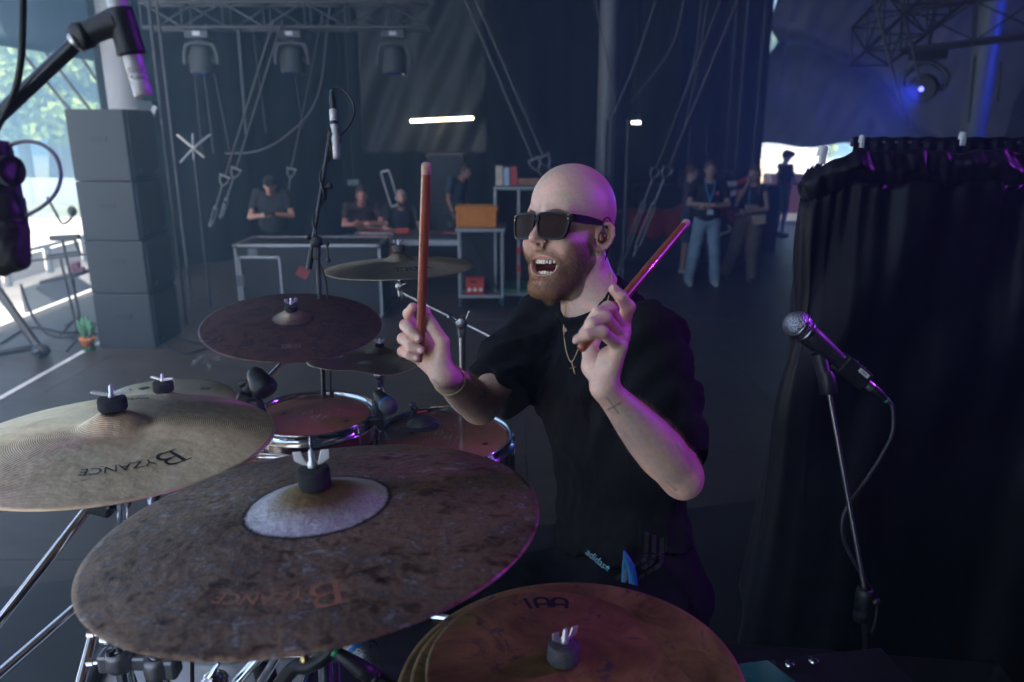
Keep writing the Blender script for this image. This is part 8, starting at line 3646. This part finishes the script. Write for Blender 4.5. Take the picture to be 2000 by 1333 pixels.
# ================================================================= curtained booth at the right
M_SATIN, nt, b = nodes_of("black satin lining")
b.inputs['Roughness'].default_value = .42
b.inputs['Sheen Weight'].default_value = .03
b.inputs['Specular IOR Level'].default_value = .15
nt.links.new(ramp(nt, noise_fac(nt, 12, 4), [(.3, (.004, .004, .005)), (.7, (.007, .007, .0085))]), b.inputs['Base Color'])
bp = N(nt, "ShaderNodeBump")
bp.inputs['Strength'].default_value = .25
bp.inputs['Distance'].default_value = .002
nt.links.new(noise_fac(nt, 60, 5, stretch=(1, 1, .4)), bp.inputs['Height'])
nt.links.new(bp.outputs[0], b.inputs['Normal'])
booth = empty("curtained_booth", (.78, 2.0, RISER_Z), "black satin curtain gathered on a rail, right side of the picture", "curtain")
T0, T1 = Vector((.735, 2.00, 0)), Vector((2.15, 1.90, 0))


def cloth_sheet(name, path, z0f, z1f, dispf, nx, nz, mt, parent):
    P = [np.array(p, float) for p in path]
    seg_ = np.concatenate([[0], np.cumsum([np.linalg.norm(P[i + 1] - P[i]) for i in range(len(P) - 1)])])
    L = seg_[-1]
    s = np.linspace(0, L, nx)
    X = np.interp(s, seg_, [p[0] for p in P])
    Y = np.interp(s, seg_, [p[1] for p in P])
    tx, ty = np.gradient(X), np.gradient(Y)
    nn_ = np.hypot(tx, ty)
    NX, NY = ty / nn_, -tx / nn_
    vs = []
    for i in range(nx):
        for j in range(nz):
            t = j / (nz - 1)
            z = z0f(s[i]) + (z1f(s[i]) - z0f(s[i])) * t
            d, dz = dispf(s[i], t)
            vs.append((X[i] + NX[i] * d, Y[i] + NY[i] * d, z + dz))
    fs = [[i * nz + j, (i + 1) * nz + j, (i + 1) * nz + j + 1, i * nz + j + 1] for i in range(nx - 1) for j in range(nz - 1)]
    o = raw_mesh(name, vs, fs, mt, parent)
    o.modifiers.new("t", 'SOLIDIFY').thickness = .0015
    return o


path = [(1.09, 2.75), (.835, 2.18), (.79, 2.09), (.777, 2.04), (.787, 2.005), (.825, 1.985), (1.5, 1.93), (2.3, 1.88)]
ztop = lambda s: 2.088 + .058 * min(1, max(0, s - .765) * 7) + .0045 * math.sin(s * 37) + .0035 * math.sin(s * 91 + 1)
ZB = .078


def disp_low(s, t):
    s = s + .06 * math.sin(s * 5.3 + .7) + .035 * math.sin(s * 11.7 + 2)
    # broad vertical pleats opening downwards, a few slanted drags
    k = 1 - t
    a = .018 * math.sin(s * 13 + 1.2 * math.sin(s * 3.1) + k * 1.4) * (.35 + .9 * k)
    a += .006 * math.sin(s * 31 + 5 * k + 2 * math.sin(s * 5)) * (.4 + .6 * math.exp(-k * 3))
    a += .004 * math.sin(s * 97 + 3 * math.sin(s * 9)) * math.exp(-k * 9)
    a += .020 * math.sin(s * 12 + k * 13) * math.exp(-((k - .25) / .22) ** 2)
    return a + .03 * k + .06 * k * k, 0


def disp_band(s, t):
    b_ = math.sin(math.pi * min(1, max(0, t)))
    a = .018 * b_ + .006 * b_ * math.sin(s * 34 + 3 * math.sin(s * 7) + 3 * t) + .0035 * b_ * math.sin(s * 83 + 5 * t + 2 * math.sin(s * 17)) + .0012 * math.sin(s * 230 + 3 * t)
    a += .006 * b_ * math.sin(s * 19 + 6 * t)
    a *= min(1, s * 3)
    return a, .0015 * math.sin(s * 90) * (t > .9) * min(1, s * 2)


cloth_sheet("curtain", path, lambda s: RISER_Z + .01, lambda s: ztop(s) - ZB, disp_low, 420, 60, M_SATIN, booth)
cloth_sheet("gathered_heading", path, lambda s: ztop(s) - ZB - .004, ztop, disp_band, 620, 16, M_SATIN, booth)
m = MB()
m.tube([(.83, 2.05, 2.07), (2.4, 1.93, 2.12)], .019, 14)
m.tube([(.86, 2.05, 2.05), (.86, 2.05, RISER_Z)], .019, 14)
m.build("rail", M_STEEL, booth)
b2 = empty("curtain", (1.2, 2.9, RISER_Z), "second black curtain behind the first, its heading lit blue", "curtain")
p0, p1 = on_y(1668, 268, 2.95), on_y(2050, 262, 2.8)
path2 = [(p0.x, p0.y), (p1.x, p1.y)]
cloth_sheet("cloth", path2, lambda s: RISER_Z + .01, lambda s: 2.168 + .002 * math.sin(s * 80), lambda s, t: (.004 * math.sin(s * 16 + 2) * (1.2 - t) + .002 * math.sin(s * 140 + 9 * t), 0), 260, 40, M_SATIN, b2)
m = MB()
m.tube([(p0.x, p0.y + .02, 2.150), (p1.x, p1.y + .02, 2.150)], .018, 14)
m.build("rail", M_STEEL, b2)
for k, (x, y, yy, sx, lab) in enumerate(((1606, 293, 2.07, .024, "white plastic clamp on the near curtain rail beside the bright opening"), (1683, 270, 2.86, .020, "small white clamp at the left end of the rear curtain rail"), (1880, 264, 2.8, .026, "white clamp standing up on the middle of the rear curtain rail"))):
    p = on_y(x, y, yy)
    m = MB()
    m.lathe(p - Vector((0, 0, .016)), [(.006, 0), (sx * .5, 0), (sx * .52, .004), (sx * .50, .022), (sx * .42, .026), (1e-5, .027)], (.1, 0, 1), 20)
    m.box(p + Vector((0, -.008, -.022)), (sx * .7, .012, .03), None, .003)
    m.build("rail_clamp", M_WHITEPL, None, label=lab, cat="clamp", group="white clamps on the curtain rails")
